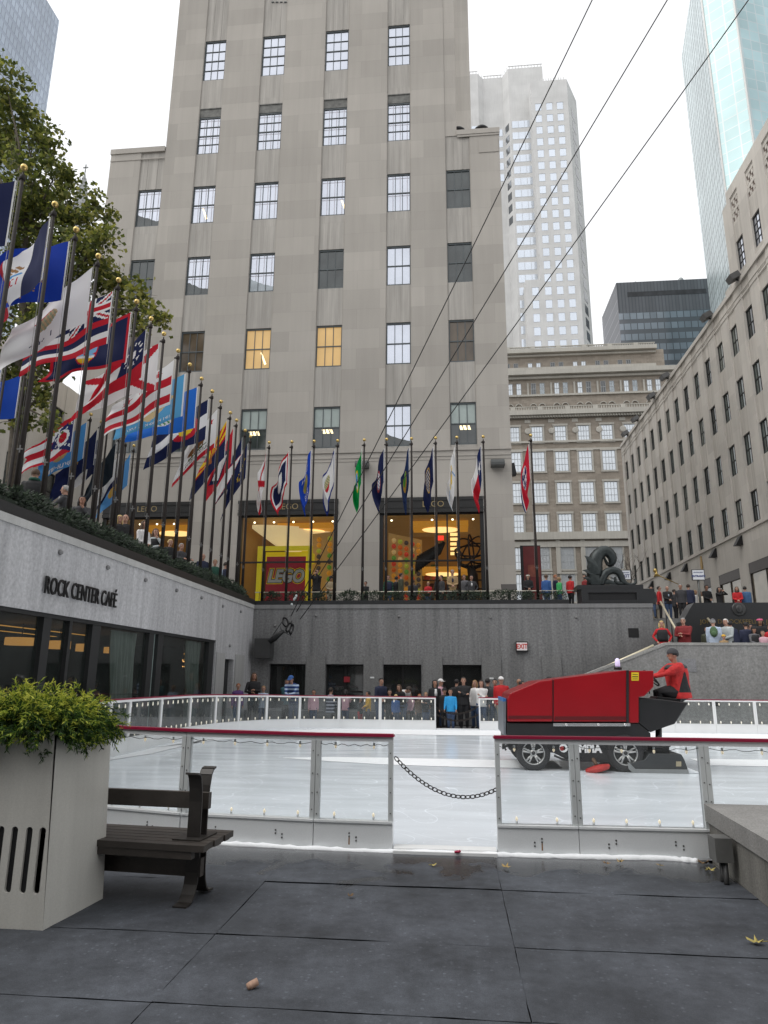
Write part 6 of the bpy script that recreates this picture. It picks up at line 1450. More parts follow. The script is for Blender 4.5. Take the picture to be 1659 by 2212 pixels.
coil([(430, 960, -.25, 60), (460, 850, -.25, 72), (530, 740, -.25, 72), (640, 690, -.25, 68), (750, 720, -.25, 68), (810, 810, -.22, 62), (850, 900, -.2, 54), (920, 950, -.2, 40), (1000, 960, -.2, 30), (1065, 935, -.2, 24), (1080, 880, -.2, 18), (1040, 855, -.2, 9)], 'small_tail')
coil([(850, 930, -.2, 40), (770, 940, -.22, 38), (705, 900, -.24, 28), (690, 840, -.24, 18), (700, 815, -.24, 8)], 'tail_tip', 8)
for k, f in enumerate((((120, 415), (230, 440), (330, 520), (400, 640), (420, 760), (220, 760), (190, 600), (165, 490)), ((80, 690), (180, 668), (300, 700), (400, 800), (440, 960), (260, 960), (215, 800), (150, 725)), ((85, 825), (200, 800), (330, 830), (450, 960), (255, 960), (185, 880)), ((480, 880), (560, 850), (680, 900), (760, 960), (440, 960)))):
    mb = MB(); d0 = -.42 + .06 * k; P = [S(x, y, d0) for x, y in f]; c_ = sum(P, Vector()) / len(P); c_.y -= .12
    n = len(P); mb.add([*P, c_], [(i, (i + 1) % n, n) for i in range(n)], 0, True); B_ = [S(x, y, d0 + .3) for x, y in f]; mb.add(P + B_, [(i, i + n, (i + 1) % n + n, (i + 1) % n) for i in range(n)]); mb.build('fin', verd, t)
# signs, banner, reader board
blue_ink = mat('sign_blue', (.03, .05, .2), .6, 0, 0)
def post_sign(label, u0, u1, v0, v1, Y, big, vb):
    a, b = at(u0, v1, 1, Y), at(u1, v0, 1, Y); cx_ = (a.x + b.x) / 2
    t = thing('post_sign', label, 'sign', (cx_, Y, PZ), 'rink signs on posts'); mb = MB(); mb.box(a.x, b.x, Y - .03, Y + .03, a.z, b.z); mb.build('frame', mat('sign_frame', (.06, .06, .06), .5), t)
    mb = MB(); mb.box(a.x + .04, b.x - .04, Y - .04, Y - .031, a.z + .04, b.z - .04); mb.build('board', mat('board_white', (.75, .78, .82), .5, 0, .02), t)
    text('lettering', big, (b.x - a.x) * .2 if len(big) > 5 else (b.x - a.x) * .36, (cx_, Y - .045, a.z + (b.z - a.z) * .38), FRONT, blue_ink, t, .002, .006)
    text('small_lettering', 'SKATING RINK', (b.x - a.x) * .105, (cx_, Y - .045, a.z + (b.z - a.z) * .72), FRONT, blue_ink, t, .002, .002)
    mb = MB(); mb.tube([(cx_, Y + .06, PZ), (cx_, Y + .06, b.z - .1)], .06, 8); mb.build('post', mat('post_grey', (.12, .125, .12), .5, .3), t)
post_sign('white ENTRANCE sign with blue letters on a grey post above the crowd', 1495, 1521, 1230, 1254, 35.9, 'ENTRANCE', 1300)
post_sign('white EXIT sign on a post, half hidden by the bronze sculpture', 1337, 1362, 1231, 1253, 38.0, 'EXIT', 1300)
t = thing('banner', 'dark red banner on a black stand behind the last red flag', 'banner', (3.7, 35, PZ))
a, b = at(1128, 1300, 1, 35), at(1167, 1178, 1, 35); mb = MB(); mb.box(a.x, b.x, 35, 35.06, PZ, b.z); mb.build('frame', black_metal, t)
mb = MB(); mb.box(a.x + .14, b.x - .02, 34.985, 34.999, PZ + .3, b.z - .05, 0); mb.box(a.x + .35, b.x - .1, 34.975, 34.984, b.z - 1.6, b.z - 1.0, 1); mb.build('cloth', [mat('oxblood', (.12, .012, .012), .6, 0, .3, 1.2), mat('banner_brown', (.2, .05, .03), .6, 0, .3, 5)], t)
t = thing('reader_board', 'dark slanted reading board on a post behind the far rail', 'information board', (2.2, 29.7, PZ))
a, b = at(1083, 1278, 1, 29.7), at(1116, 1261, 1, 29.7); mb = MB(); mb.add([(a.x, 29.5, a.z), (b.x, 29.5, a.z), (b.x, 29.8, b.z), (a.x, 29.8, b.z), (a.x, 29.54, a.z - .04), (b.x, 29.54, a.z - .04), (b.x, 29.84, b.z - .04), (a.x, 29.84, b.z - .04)], [(0, 1, 2, 3), (7, 6, 5, 4), (0, 4, 5, 1), (1, 5, 6, 2), (2, 6, 7, 3), (3, 7, 4, 0)]); mb.build('board', mat('board_bronze', (.04, .034, .03), .4, .2), t)
mb = MB(); mb.box((a.x + b.x) / 2 - .06, (a.x + b.x) / 2 + .06, 29.6, 29.7, PZ, a.z); mb.build('post', black_metal, t)
t = thing('gilded_trumpet', 'slender gilded trumpet rising above the crowd on the stairs', 'ornament', (9.5, 40, 6))
p0, p1 = at(1415, 1240, 1, 42), at(1470, 1264, 1, 42); d = (p1 - p0).normalized(); mb = MB(); mb.tube([p0, p0 + d * .12, p0 + d * .3, p1], [.22, .1, .03, .02], 10); mb.ell(p0 + Vector((.02, 0, .2)), .12, .12, .14, 8, 6); mb.build('bell', gold, t)
t = thing('bare_tree', 'small bare tree with thin twigs right of the sculpture', 'tree', (8.8, 48, PZ)); rr = random.Random(12); mb = MB()
b0 = at(1345, 1262, 1, 48); b0.z = PZ
def twig(p, d, l, r_, k):
    e = p + d * l; mb.tube([p, (p + e) / 2 + Vector((rr.gauss(0, .04), 0, .03)), e], [r_, r_ * .8, r_ * .55], 5)
    if k:
        for _ in range(3): twig(p.lerp(e, rr.uniform(.5, 1)), (d + Vector((rr.gauss(-.25, .55), rr.gauss(0, .4), rr.gauss(.1, .35)))).normalized(), l * .68, r_ * .55, k - 1)
twig(b0, Vector((.05, 0, 1)), 2.6, .07, 4); mb.build('branches', mat('twig_grey', (.09, .075, .065), .8), t)
mb = MB(); mb.box(-8.0, 8.0, 26.7, 27.2, 0, .45); mb.box(-8, 8, 27.1, 27.2, .45, .5); o = mb.build('stone_bench', mat('bench_granite', (.12, .12, .12), .6, 0, .2, 6)); tag(o, 'long low dark granite bench against the far wall behind the barrier', 'bench')

# ---------------------------------------------------------------- ice resurfacer
YN, YF = 13.72, 15.55
zp = lambda x, y, Y=YN: at(1024 + .3828 * x, 1376 + .3828 * y, 1, Y)
def ZZ(pts, Y=YN): return [(zp(x, y, Y).x, zp(x, y, Y).z) for x, y in pts]
M = thing('ice_resurfacer', 'red and black ice resurfacing machine driving across the rink', 'ice machine', (3, 14.6, .02))
red = mat('machine_red', (.27, .004, .009), .32, 0, .12, 1.2, spec=.35, coat=.15); redd = mat('machine_dark_red', (.1, .004, .006), .35, 0, .1, 2); blk = mat('machine_black', (.014, .014, .015), .4, 0, .2, 3); chrome = mat('machine_steel', (.6, .6, .6), .25, .9, .1, 4)
def part(name, pts, y0, y1, m_, bev=.02, parent=None):
    mb = MB(); mb.prism(ZZ(pts), TY(0), y0, y1); o = mb.build(name, m_, parent or M)
    bm = bmesh.new(); bm.from_mesh(o.data); bmesh.ops.recalc_face_normals(bm, faces=bm.faces)
    if bev: bmesh.ops.bevel(bm, geom=[e for e in bm.edges], offset=bev, segments=3, profile=.6, affect='EDGES', clamp_overlap=True)
    for f_ in bm.faces: f_.smooth = False
    bm.to_mesh(o.data); bm.free(); return o
part('hood', [(190, 478), (188, 352), (200, 320), (215, 312), (370, 248), (444, 240), (444, 478)], YN, YF, red, .035)
o = part('snow_tank', [(450, 478), (450, 238), (852, 188), (860, 190), (860, 478)], YN, YF, red, .03)
part('rear_cowl', [(872, 485), (872, 190), (1014, 190), (1014, 282), (962, 334), (930, 340), (930, 485)], YN, YF, red, .02)
part('seam_trim', [(443, 478), (443, 244), (451, 243), (451, 478)], YN + .02, YF - .02, blk, 0)
part('seam_trim', [(859, 486), (859, 189), (873, 186), (873, 486)], YN - .012, YF + .01, blk, .006)
part('front_stripe', [(192, 462), (192, 444), (440, 444), (440, 462)], YN - .004, YN + .01, redd, 0)
part('side_stripe', [(454, 468), (454, 448), (856, 448), (856, 468)], YN - .004, YN + .01, redd, 0)
part('chassis', [(186, 486), (186, 600), (200, 640), (450, 655), (520, 690), (640, 700), (930, 700), (1000, 600), (1000, 545), (930, 487)], YN + .03, YF - .03, blk, .02)
part('steel_sill', [(446, 487), (446, 503), (880, 503), (880, 487)], YN - .03, YN + .04, chrome, .005)
part('front_guard', [(168, 362), (168, 556), (182, 556), (184, 362)], YN + .1, YF - .1, mat('guard_grey', (.2, .22, .24), .4, .4), .005)
part('guard_cap', [(166, 345), (166, 366), (184, 366), (184, 348)], YN + .1, YF - .1, mat('cap_blue', (.03, .15, .4), .4), .004)
part('rear_fender', [(932, 342), (932, 486), (1000, 540), (1080, 512), (1140, 492), (1216, 372), (1060, 352)], YN + .06, YF - .06, blk, .025)
part('sticker', [(888, 200), (888, 246), (929, 246), (929, 200)], YN - .006, YN + .0, mat('sticker_yellow', (.75, .55, .02), .5), 0)
part('sticker_print', [(892, 222), (892, 227), (925, 227), (925, 222)], YN - .009, YN - .0062, black_metal, 0)
part('sticker_print', [(894, 210), (894, 213), (923, 213), (923, 210)], YN - .009, YN - .0062, black_metal, 0)
part('sticker_print', [(894, 235), (894, 238), (923, 238), (923, 235)], YN - .009, YN - .0062, black_metal, 0)
c_ = zp(812, 182, YN + .5); mb = MB(); mb.lathe([(.075, 0), (.075, .05), (.05, .06)], lambda x, y, h: (c_.x + x, c_.y + y, c_.z - .01 + h), 12); o = mb.build('beacon', blk, M)
mb = MB(); mb.lathe([(.045, .06), (.05, .09), (.045, .19), (.02, .22)], lambda x, y, h: (c_.x + x, c_.y + y, c_.z - .01 + h), 12); mb.build('lens', mat('beacon_lens', (.7, .65, .85), .1, 0, 0, em=(.7, .6, 1), es=.4), o)
tyre_m = mat('tyre_rubber', (.022, .022, .024), .85, 0, .2, 10, bump=.3, bs=40); rim_m = mat('alloy_rim', (.55, .55, .54), .3, .8, .1, 8)
for (x, y) in ((335, 655), (855, 655)):
    for sd_, Y0 in ((1, YN - .02), (-1, YF + .02)):
        if x == 335 and sd_ == 1: pass
        c_ = zp(x, y, YN); r_ = c_.z - zp(x, 757, YN).z; r_ = max(r_, c_.z - .021); Rw = .29 * r_ / .4
        wh = MB(); Rt = r_
        if True:
            prof = [(Rt * .66, .0), (Rt * .78, -.02), (Rt * .93, -.005), (Rt * .985, .035), (Rt, .07), (Rt, .22), (Rt * .98, .26), (Rt * .9, .285), (Rt * .66, .28)]
            wh.lathe(prof, lambda a, b, h: (c_.x + a, Y0 + sd_ * h, c_.z + b), 40, cap=False)
            w_ = wh.build('wheel', tyre_m, M)
            rm = MB(); ri = Rt * .67
            rm.lathe([(ri, .03), (ri * 1.01, .005), (ri * .93, .0), (ri * .88, .03), (ri * .86, .12)], lambda a, b, h: (c_.x + a, Y0 + sd_ * h, c_.z + b), 40, cap=False)
            for k in range(5):
                for off in (-.16, .16):
                    a0 = PI / 2 + k * 2 * PI / 5; a1 = a0 + off
                    p0 = (c_.x + math.cos(a0 + off * 1.2) * ri * .22, Y0 + sd_ * .03, c_.z + math.sin(a0 + off * 1.2) * ri * .22); p1 = (c_.x + math.cos(a1) * ri * .9, Y0 + sd_ * .02, c_.z + math.sin(a1) * ri * .9)
                    rm.tube([p0, p1], [ri * .075, ri * .1], 6)
            rm.lathe([(ri * .3, .05), (ri * .28, .02), (ri * .15, .012), (.0, .01)], lambda a, b, h: (c_.x + a, Y0 + sd_ * h, c_.z + b), 16)
            rm.build('rim', rim_m, w_)
            hb = MB(); hb.lathe([(ri * .88, .13), (ri * .05, .12)], lambda a, b, h: (c_.x + a, Y0 + sd_ * h, c_.z + b), 24, 0, False); hb.lathe([(ri * .17, .011), (ri * .15, .004), (0, .002)], lambda a, b, h: (c_.x + a, Y0 + sd_ * h, c_.z + b), 12); hb.build('hub', blk, w_)
a, b = zp(480, 630, YN), zp(722, 630, YN)
o = text('lettering', 'OLYMPIA', .19, ((a.x + b.x) / 2, YN + .024, a.z), FRONT, white_paint, M, .003, .01, width=b.x - a.x)
mb = MB(); p = zp(497, 630, YN); mb.lathe([(.04, 0), (.04, .003)], lambda x, y, h: (p.x + x, YN + .018 - h, p.z + y), 14); mb.build('logo_dot', mat('logo_red', (.4, .02, .02), .4, 0, 0), M)
# conditioner sled and its side plate
part('conditioner', [(985, 656), (1165, 660), (1182, 690), (1200, 740), (1198, 752), (900, 752), (880, 712), (960, 690)], YN - .06, YF + .06, mat('sled_charcoal', (.03, .033, .036), .5, 0, .2, 4), .015)
part('side_plate', [(860, 702), (876, 712), (905, 742), (1200, 745), (1206, 770), (895, 770), (866, 740)], YN - .085, YN - .062, mat('plate_grey', (.28, .29, .29), .4, .5), .004)
part('label_plate', [(1134, 700), (1134, 728), (1163, 728), (1163, 700)], YN - .066, YN - .061, mat('plate_tan', (.35, .3, .2), .5), 0)
part('towel', [(1203, 738), (1240, 752), (1285, 768), (1203, 769)], YN, YF - .05, snow, .004)
c_ = zp(690, 732, YN); mb = MB(); Mx = Matrix.Rotation(-.25, 3, 'Y'); mb.lathe([(.05, .06), (.22, .03), (.23, 0), (.2, -.04)], lambda x, y, h: c_ + Vector((0, -.1, 0)) + Mx @ Vector((x, y * .8, h - .02)), 22); o = mb.build('side_brush', mat('brush_red', (.42, .025, .02), .6, 0, .2, 20, bump=.4, bs=60), M)
mb = MB(); mb.tube([zp(690, 720, YN - .1), zp(672, 690, YN + .05), zp(640, 660, YN + .3)], [.03, .04, .04], 7); mb.build('brush_arm', mat('arm_brown', (.12, .07, .04), .6, .2), M)
mb = MB(); mb.tube([zp(1015, 620), zp(1060, 625), zp(1110, 610), zp(1085, 625)], .02, 6); mb.tube([zp(1042, 500, YN + .4), zp(1042, 660, YN + .4)], .06, 8); mb.tube([zp(1000, 600), zp(1050, 560)], .03, 6); mb.box(zp(1020, 620).x, zp(1110, 620).x, YN + .1, YN + .5, zp(1000, 656).z, zp(1000, 625).z); mb.build('lift_linkage', blk, M)
for y0 in (515, 560):
    pass
part('seat_cushion', [(1075, 338), (1210, 352), (1214, 372), (1060, 362)], YN + .45, YN + .95, blk, .02)
part('seat_back', [(1204, 356), (1224, 222), (1250, 222), (1236, 300), (1216, 372)], YN + .47, YN + .93, blk, .02)
sw = zp(1000, 232, YN + .62); mb = MB(); ax_ = Vector((.75, 0, .66)).normalized(); u_ = ax_.orthogonal().normalized(); v_ = ax_.cross(u_)
mb.tube([sw + (u_ * math.cos(q * PI / 10) + v_ * math.sin(q * PI / 10)) * .19 for q in range(21)], .016, 6, cap=False); mb.tube([sw, sw - ax_ * .35], .025, 6); mb.tube([sw - u_ * .18, sw + u_ * .18], .012, 5); mb.build('steering_wheel', blk, M)
mb = MB()
for k, x in enumerate((962, 976, 990)): mb.tube([zp(x, 320, YN + .2 + .1 * k), zp(x - 4, 268, YN + .2 + .1 * k)], .012, 5); mb.ell(zp(x - 4, 264, YN + .2 + .1 * k), .025, .025, .025, 7, 5)
mb.build('levers', chrome, M)
mb = MB(); mb.tube([zp(200, 600), zp(172, 620), zp(180, 640)], .02, 6); mb.lathe([(.05, 0), (.06, .05)], lambda x, y, h: (zp(178, 622).x - h, YN + .2 + x, zp(178, 622).z + y), 10); mb.build('headlight', blk, M)
for x in (520, 700, 850): p = zp(x, 495, YN); mb = MB(); mb.lathe([(.03, 0), (.03, .02), (.015, .03)], lambda a, b, h: (p.x + a, YN - .03 - h, p.z + b), 10); mb.build('bolt_cap', chrome, M)
mb = MB(); mb.box(zp(600, 690, YN).x, zp(790, 690, YN).x, YN + .02, YN + .2, zp(600, 705, YN).z, zp(600, 690, YN).z); mb.tube([zp(452, 668, YN), zp(500, 690, YN), zp(560, 698, YN)], .02, 6); mb.build('step', blk, M)
MACHINE = M
# ---------------------------------------------------------------- people
COLS = {'black': (.014, .014, .016), 'navy': (.015, .02, .05), 'green': (.012, .07, .045), 'grey': (.12, .12, .13), 'dkgrey': (.045, .045, .05), 'white': (.68, .67, .66), 'cream': (.6, .55, .47), 'red': (.48, .015, .02), 'maroon': (.2, .018, .02), 'tan': (.36, .24, .12), 'khaki': (.36, .28, .17), 'olive': (.06, .065, .04), 'blue': (.03, .1, .3), 'cyan': (.02, .28, .6), 'ltblue': (.42, .5, .62), 'pink': (.6, .36, .42), 'hotpink': (.7, .12, .25), 'yellow': (.62, .36, .04), 'purple': (.1, .04, .16), 'jeans': (.04, .07, .14), 'brown': (.1, .06, .035), 'kelly': (.05, .4, .12), 'leaf': (.07, .13, .06), 'teal': (.03, .1, .12), 'ltgrey': (.42, .46, .46), 'camo': (.05, .12, .25), 'stone': (.34, .3, .24)}
HAIRC = {'black': (.012, .01, .01), 'dark': (.03, .02, .014), 'brown': (.08, .045, .025), 'ginger': (.3, .1, .03), 'blond': (.55, .4, .17), 'grey': (.3, .29, .28), 'white': (.62, .6, .57), 'fair': (.28, .17, .08)}
def fabric(c): return mat('cloth_' + c, COLS[c], .8, 0, .12, 9, bump=.15, bs=30)
def stripes(name, c1, c2, period, axis=2):
    if name in MATS: return MATS[name]
    m, nt, b = newmat(name); b.inputs['Roughness'].default_value = .85
    tc = N(nt, 'ShaderNodeTexCoord'); sp = N(nt, 'ShaderNodeSeparateXYZ'); nt.links.new(tc.outputs['Object'], sp.inputs[0])
    a = N(nt, 'ShaderNodeMath', operation='DIVIDE'); nt.links.new(sp.outputs[axis], a.inputs[0]); a.inputs[1].default_value = period
    f = N(nt, 'ShaderNodeMath', operation='FRACT'); nt.links.new(a.outputs[0], f.inputs[0]); g = N(nt, 'ShaderNodeMath', operation='GREATER_THAN'); nt.links.new(f.outputs[0], g.inputs[0]); g.inputs[1].default_value = .55
    mx = N(nt, 'ShaderNodeMix', data_type='RGBA'); nt.links.new(g.outputs[0], mx.inputs[0]); mx.inputs[6].default_value = (*c1, 1); mx.inputs[7].default_value = (*c2, 1); nt.links.new(mx.outputs[2], b.inputs['Base Color']); MATS[name] = m; return m
stripes('stripe_blue', (.02, .05, .18), (.4, .5, .65), .13); stripes('stripe_navy', (.012, .015, .04), (.4, .42, .5), .12); stripes('stripe_green', (.012, .014, .016), (.05, .22, .12), .07)
eye_m = mat('eye_dark', (.02, .015, .012), .3, 0, 0); lip_m = mat('lip', (.3, .1, .08), .6, 0, 0)
PEND = []
def remesh(o, vox, extra=None, extra_mats=(), iters=2):
    md = o.modifiers.new('r', 'REMESH'); md.mode = 'VOXEL'; md.voxel_size = vox; md.use_smooth_shade = True
    sm = o.modifiers.new('s', 'SMOOTH'); sm.iterations = iters; sm.factor = .5
    PEND.append((o, extra, extra_mats))
def limb(mb, pts, rs, n=9):
    """a tapered limb with rounded ends"""
    P = [Vector(p) for p in pts]; t0 = (P[0] - P[1]).normalized(); t1 = (P[-1] - P[-2]).normalized()
    mb.tube([P[0] + t0 * rs[0] * .7] + P + [P[-1] + t1 * rs[-1] * .7], [rs[0] * .6] + list(rs) + [rs[-1] * .6], n)
def torso(mb, rings):
    """rings: (centre, half width, half depth, sideways axis, forward axis)"""
    vs = []; n = 14
    for c, rx, ry, ax, ay in rings:
        for j in range(n):
            w = 2 * PI * j / n; cw, sw_ = math.cos(w), math.sin(w); k = 1 / (abs(cw) ** 2.6 + abs(sw_) ** 2.6) ** (1 / 2.6)
            vs.append(c + ax * rx * cw * k + ay * ry * sw_ * k)
    k = len(rings); fs = [(i * n + j, i * n + (j + 1) % n, (i + 1) * n + (j + 1) % n, (i + 1) * n + j) for i in range(k - 1) for j in range(n)]
    mb.add(vs, fs + [tuple(range(n - 1, -1, -1)), tuple(range((k - 1) * n, k * n))], 0, True)
ARMS = {  # hand targets relative to the chest: (side, forward, down) as shares of the height, one for each arm
    'down': ((.135, .02, .36), (.135, .02, .36)), 'cross': ((-.06, .115, .09), (-.05, .125, .12)), 'front': ((.02, .13, .2), (.02, .13, .2)), 'photo': ((.03, .14, -.075), (.02, .14, -.06)),
    'hips': ((.125, .05, .24), (.125, .05, .24)), 'chin': ((.03, .1, -.02), (-.05, .12, .12)), 'rail': ((.1, .24, .13), (.1, .24, .13)), 'fold_rail': ((-.02, .22, .06), (-.02, .23, .07)), 'chainhold': ((.15, .12, .29), (.15, .12, .29)),
    'hold': ((.0, .17, .12), (.06, .15, .16)), 'drive': ((.06, .36, .1), (.1, .32, .1)), 'one_up': ((.03, .1, .0), (.135, .02, .36)), 'lap': ((.04, .2, .27), (.04, .2, .27))}
def person(label, pos, h, yaw, top='black', legs='jeans', hair='dark', style='short', skin=0, arms='down', bend=0, sit=False, group=None, hat=None, vox=None, stride=.0, build=1.0, fine=False, seat_z=None, extras=(), fingers=True, gloves=None):
    """yaw 0 faces the camera; positive turns toward the right of the picture"""
    x, y, z = pos; k = h; vox = vox or max(.016, .0165 * h / 1.7)
    fwd0 = Vector((math.sin(yaw), -math.cos(yaw), 0)); rgt = Vector((-fwd0.y, fwd0.x, 0)); UP = Vector((0, 0, 1)); base = Vector((x, y, z))
    child = h < 1.45
    hip = base + UP * (.51 * k) if not sit else base + UP * seat_z + UP * .06
    cb, sb = math.cos(bend), math.sin(bend); sp = UP * cb + fwd0 * sb; fw = fwd0 * cb - UP * sb          # spine and chest directions
    B_ = build * (1.05 if child else 1)
    chest = hip + sp * .215 * k; shl = hip + sp * .3 * k; nk = hip + sp * .335 * k
    hd = sp * .55 + UP * .45 if bend < 1.0 else sp; hd = hd.normalized(); hs = 1.0 if not child else 1.13
    headc = nk + hd * .082 * k * hs + fw * .012 * k
    def C_(p, e=0): return p
    # --- body
    rw = lambda rx, ry, c: (c, rx * k * B_, ry * k * B_, rgt, fw)
    body = MB(); torso(body, [rw(.085, .055, hip - sp * .03 * k), rw(.083, .055, hip + sp * .1 * k), rw(.095, .06, chest), rw(.085, .05, shl)])
    body.tube([shl - sp * .02 * k, nk, headc - hd * .02 * k], [.036 * k, .032 * k, .034 * k], 10)
    Mh = Matrix((rgt, -fw.cross(rgt).cross(rgt).normalized() if False else (fw - hd * fw.dot(hd)).normalized(), hd)).transposed()
    hf = Mh @ Vector((0, 1, 0)); 
    R1 = .066 * k * hs
    body.ell(headc + hd * .014 * k, .047 * k * hs, .056 * k * hs, .054 * k * hs, 12, 8, 0, Mh); body.ell(headc - hd * .022 * k + hf * .01 * k, .037 * k * hs, .042 * k * hs, .045 * k * hs, 10, 8, 0, Mh)
    tmb = MB(); e = .011
    torso(tmb, [rw(.108, .078, hip - sp * .055 * k), rw(.1, .074, hip + sp * .02 * k), rw(.1, .072, hip + sp * .1 * k), rw(.112, .076, chest), rw(.115, .066, shl - sp * .012 * k), rw(.075, .05, shl + sp * .02 * k), rw(.04, .038, nk - sp * .004 * k)])
    hands = []; A = ARMS[arms]
    for sd_, (a, f_, d) in ((1, A[0]), (-1, A[1])):
        s0 = shl + rgt * sd_ * .102 * k * B_ - sp * .012 * k
        wr = chest + sp * .06 * k + rgt * sd_ * a * k + fw * f_ * k - (sp if arms not in ('rail', 'fold_rail') else UP) * d * k
        l1, l2 = .172 * k, .15 * k; v = wr - s0; dist = v.length
        if dist > (l1 + l2) * .985: v = v.normalized() * (l1 + l2) * .985; wr = s0 + v; dist = v.length
        a_ = (l1 * l1 - l2 * l2 + dist * dist) / (2 * dist); hh = math.sqrt(max(0, l1 * l1 - a_ * a_))
        pole = (rgt * sd_ * .9 - fw * .5 - UP * .7) if arms not in ('down', 'chainhold') else (-fw * 1.0 + rgt * sd_ * .4)
        vd = v.normalized(); pole = (pole - vd * pole.dot(vd)).normalized(); el = s0 + vd * a_ + pole * hh
        limb(tmb, [s0, s0.lerp(el, .5), el, el.lerp(wr, .55), wr], [.036 * k * B_, .032 * k * B_, .028 * k, .026 * k, .022 * k])
        limb(body, [s0, el, wr], [.026 * k, .022 * k, .016 * k])
        hdn = (wr - el).normalized(); 
        if arms == 'down': hdn = (hdn + fw * .25).normalized()
        if arms in ('rail', 'front', 'drive', 'chainhold'): hdn = (hdn + fw * .2 - UP * .25).normalized()
        pal = rgt * -sd_ if arms in ('down', 'chainhold') else -UP; wd = hdn.cross(pal); wd = wd.normalized() if wd.length > .1 else rgt
        limb(body, [wr, wr + hdn * .026 * k, wr + hdn * .05 * k], [.014 * k, .02 * k, .019 * k], 7)
        hands.append((wr, hdn, wd, pal, sd_))
    lmb = MB(); feet = []
    for sd_ in (1, -1):
        h0 = hip + rgt * sd_ * .052 * k - UP * .0
        if not sit:
            st_ = stride * sd_ * k; an = base + rgt * sd_ * .058 * k + UP * .045 * k + fwd0 * st_; kn = h0.lerp(an, .5) + fwd0 * (.018 * k + abs(stride) * .15 * k)
            if bend > .35: h0 = h0 - fwd0 * .03 * k
        else:
            kn = h0 + fwd0 * .235 * k + rgt * sd_ * .015 * k + UP * .01; an = kn - UP * max(.1, (kn.z - z - .045 * k)) + fwd0 * (-.03 if not fine else -.02) * k
        limb(lmb, [h0, h0.lerp(kn, .5), kn, kn.lerp(an, .4), an], [.064 * k * B_, .055 * k * B_, .042 * k, .039 * k, .031 * k])
        limb(body, [h0, kn, an], [.045 * k, .032 * k, .02 * k]); feet.append(an)
    torso(lmb, [(hip - UP * .045 * k, .1 * k * B_, .07 * k * B_, rgt, fwd0), (hip + sp * .03 * k, .1 * k * B_, .072 * k * B_, rgt, fw), (hip + sp * .06 * k, .095 * k * B_, .068 * k * B_, rgt, fw)])
    ex = MB(); gl_ = []
    # fingers: four of unequal length curled toward the palm, and a thumb off the side
    if fingers:
        for wr, hdn, wd, pal, sd_ in hands:
            if arms == 'cross': continue
            for q, (off, ln) in enumerate(((-.015, .036), (-.005, .041), (.005, .038), (.014, .03))):
                p = wr + hdn * .055 * k + wd * off * k; cur = pal * (.35 if arms != 'photo' else .15)
                p2 = p + (hdn + cur * .5).normalized() * ln * k * .5; p3 = p2 + (hdn + cur * 2.2).normalized() * ln * k * .5
                ex.tube([p - hdn * .012 * k, p, p2, p3], [.0052 * k, .0052 * k, .0047 * k, .0036 * k], 5)
            p = wr + hdn * .022 * k - wd * .016 * k; ex.tube([p, p + (hdn * .6 - wd * .8).normalized() * .02 * k, p + (hdn * 1.1 - wd * .75 + pal * .2).normalized() * .04 * k], [.007 * k, .0058 * k, .0042 * k], 5)
    if gloves:
        for wr, hdn, wd, pal, sd_ in hands:
            G_ = MB(); limb(G_, [wr - hdn * .02 * k, wr + hdn * .028 * k, wr + hdn * .055 * k], [.026 * k, .025 * k, .022 * k], 8)
            for off, ln in ((-.015, .036), (-.005, .041), (.005, .038), (.014, .03)):
                p = wr + hdn * .055 * k + wd * off * k; p2 = p + (hdn + pal * .5).normalized() * ln * k * .55; G_.tube([p - hdn * .012 * k, p, p2, p2 + (hdn * .3 + pal).normalized() * ln * k * .5], [.0085 * k, .0085 * k, .008 * k, .006 * k], 6)
            p = wr + hdn * .022 * k - wd * .018 * k; G_.tube([p, p + (hdn * .7 - wd * .8).normalized() * .026 * k, p + (hdn * 1.1 - wd * .6 + pal * .3).normalized() * .05 * k], [.011 * k, .009 * k, .007 * k], 6); gl_.append(G_)
    # face
    fc = headc + hd * .0 * k; fy = .0535 * k * hs
    for sd_ in (1, -1):
        ex.ell(fc + hf * (fy - .003 * k) + rgt * sd_ * .018 * k * hs + hd * .012 * k, .006 * k, .004 * k, .0035 * k, 7, 5, 1, Mh)
        ex.tube([fc + hf * (fy) + rgt * sd_ * .009 * k * hs + hd * .0215 * k, fc + hf * (fy - .003 * k) + rgt * sd_ * .028 * k * hs + hd * .0215 * k], .0026 * k, 4, 1)
        ex.ell(fc + rgt * sd_ * .047 * k * hs - hf * .004 * k + hd * .0 * k, .006 * k, .012 * k, .018 * k, 8, 5, 0, Mh)
    ex.tube([fc + hf * (fy - .002 * k) + hd * .012 * k, fc + hf * (fy + .007 * k) - hd * .006 * k, fc + hf * (fy + .002 * k) - hd * .013 * k], [.004 * k, .0085 * k, .005 * k], 6)
    ex.ell(fc + hf * (fy - .007 * k) - hd * .03 * k, .014 * k, .006 * k, .0042 * k, 8, 5, 2, Mh)
    me_ = skin_tones[skin]
    o = body.build('person', [me_], None, pos); tag(o, label, 'person', group); remesh(o, vox * .8, ex, (eye_m, lip_m), 1)
    tm = MATS[top] if top in MATS else fabric(top); lm = MATS[legs] if legs in MATS else fabric(legs)
    c = tmb.build('jacket', tm, o); remesh(c, vox)
    c = lmb.build('trousers', lm, o); remesh(c, vox)
    for an in feet:
        s_ = MB(); u_ = fwd0; s_.ell(an + u_ * .035 * k - UP * .024 * k, .026 * k, .075 * k, .024 * k, 8, 6, 0, Matrix((rgt, u_, UP)).transposed()); s_.build('shoe', rubber_black, o)
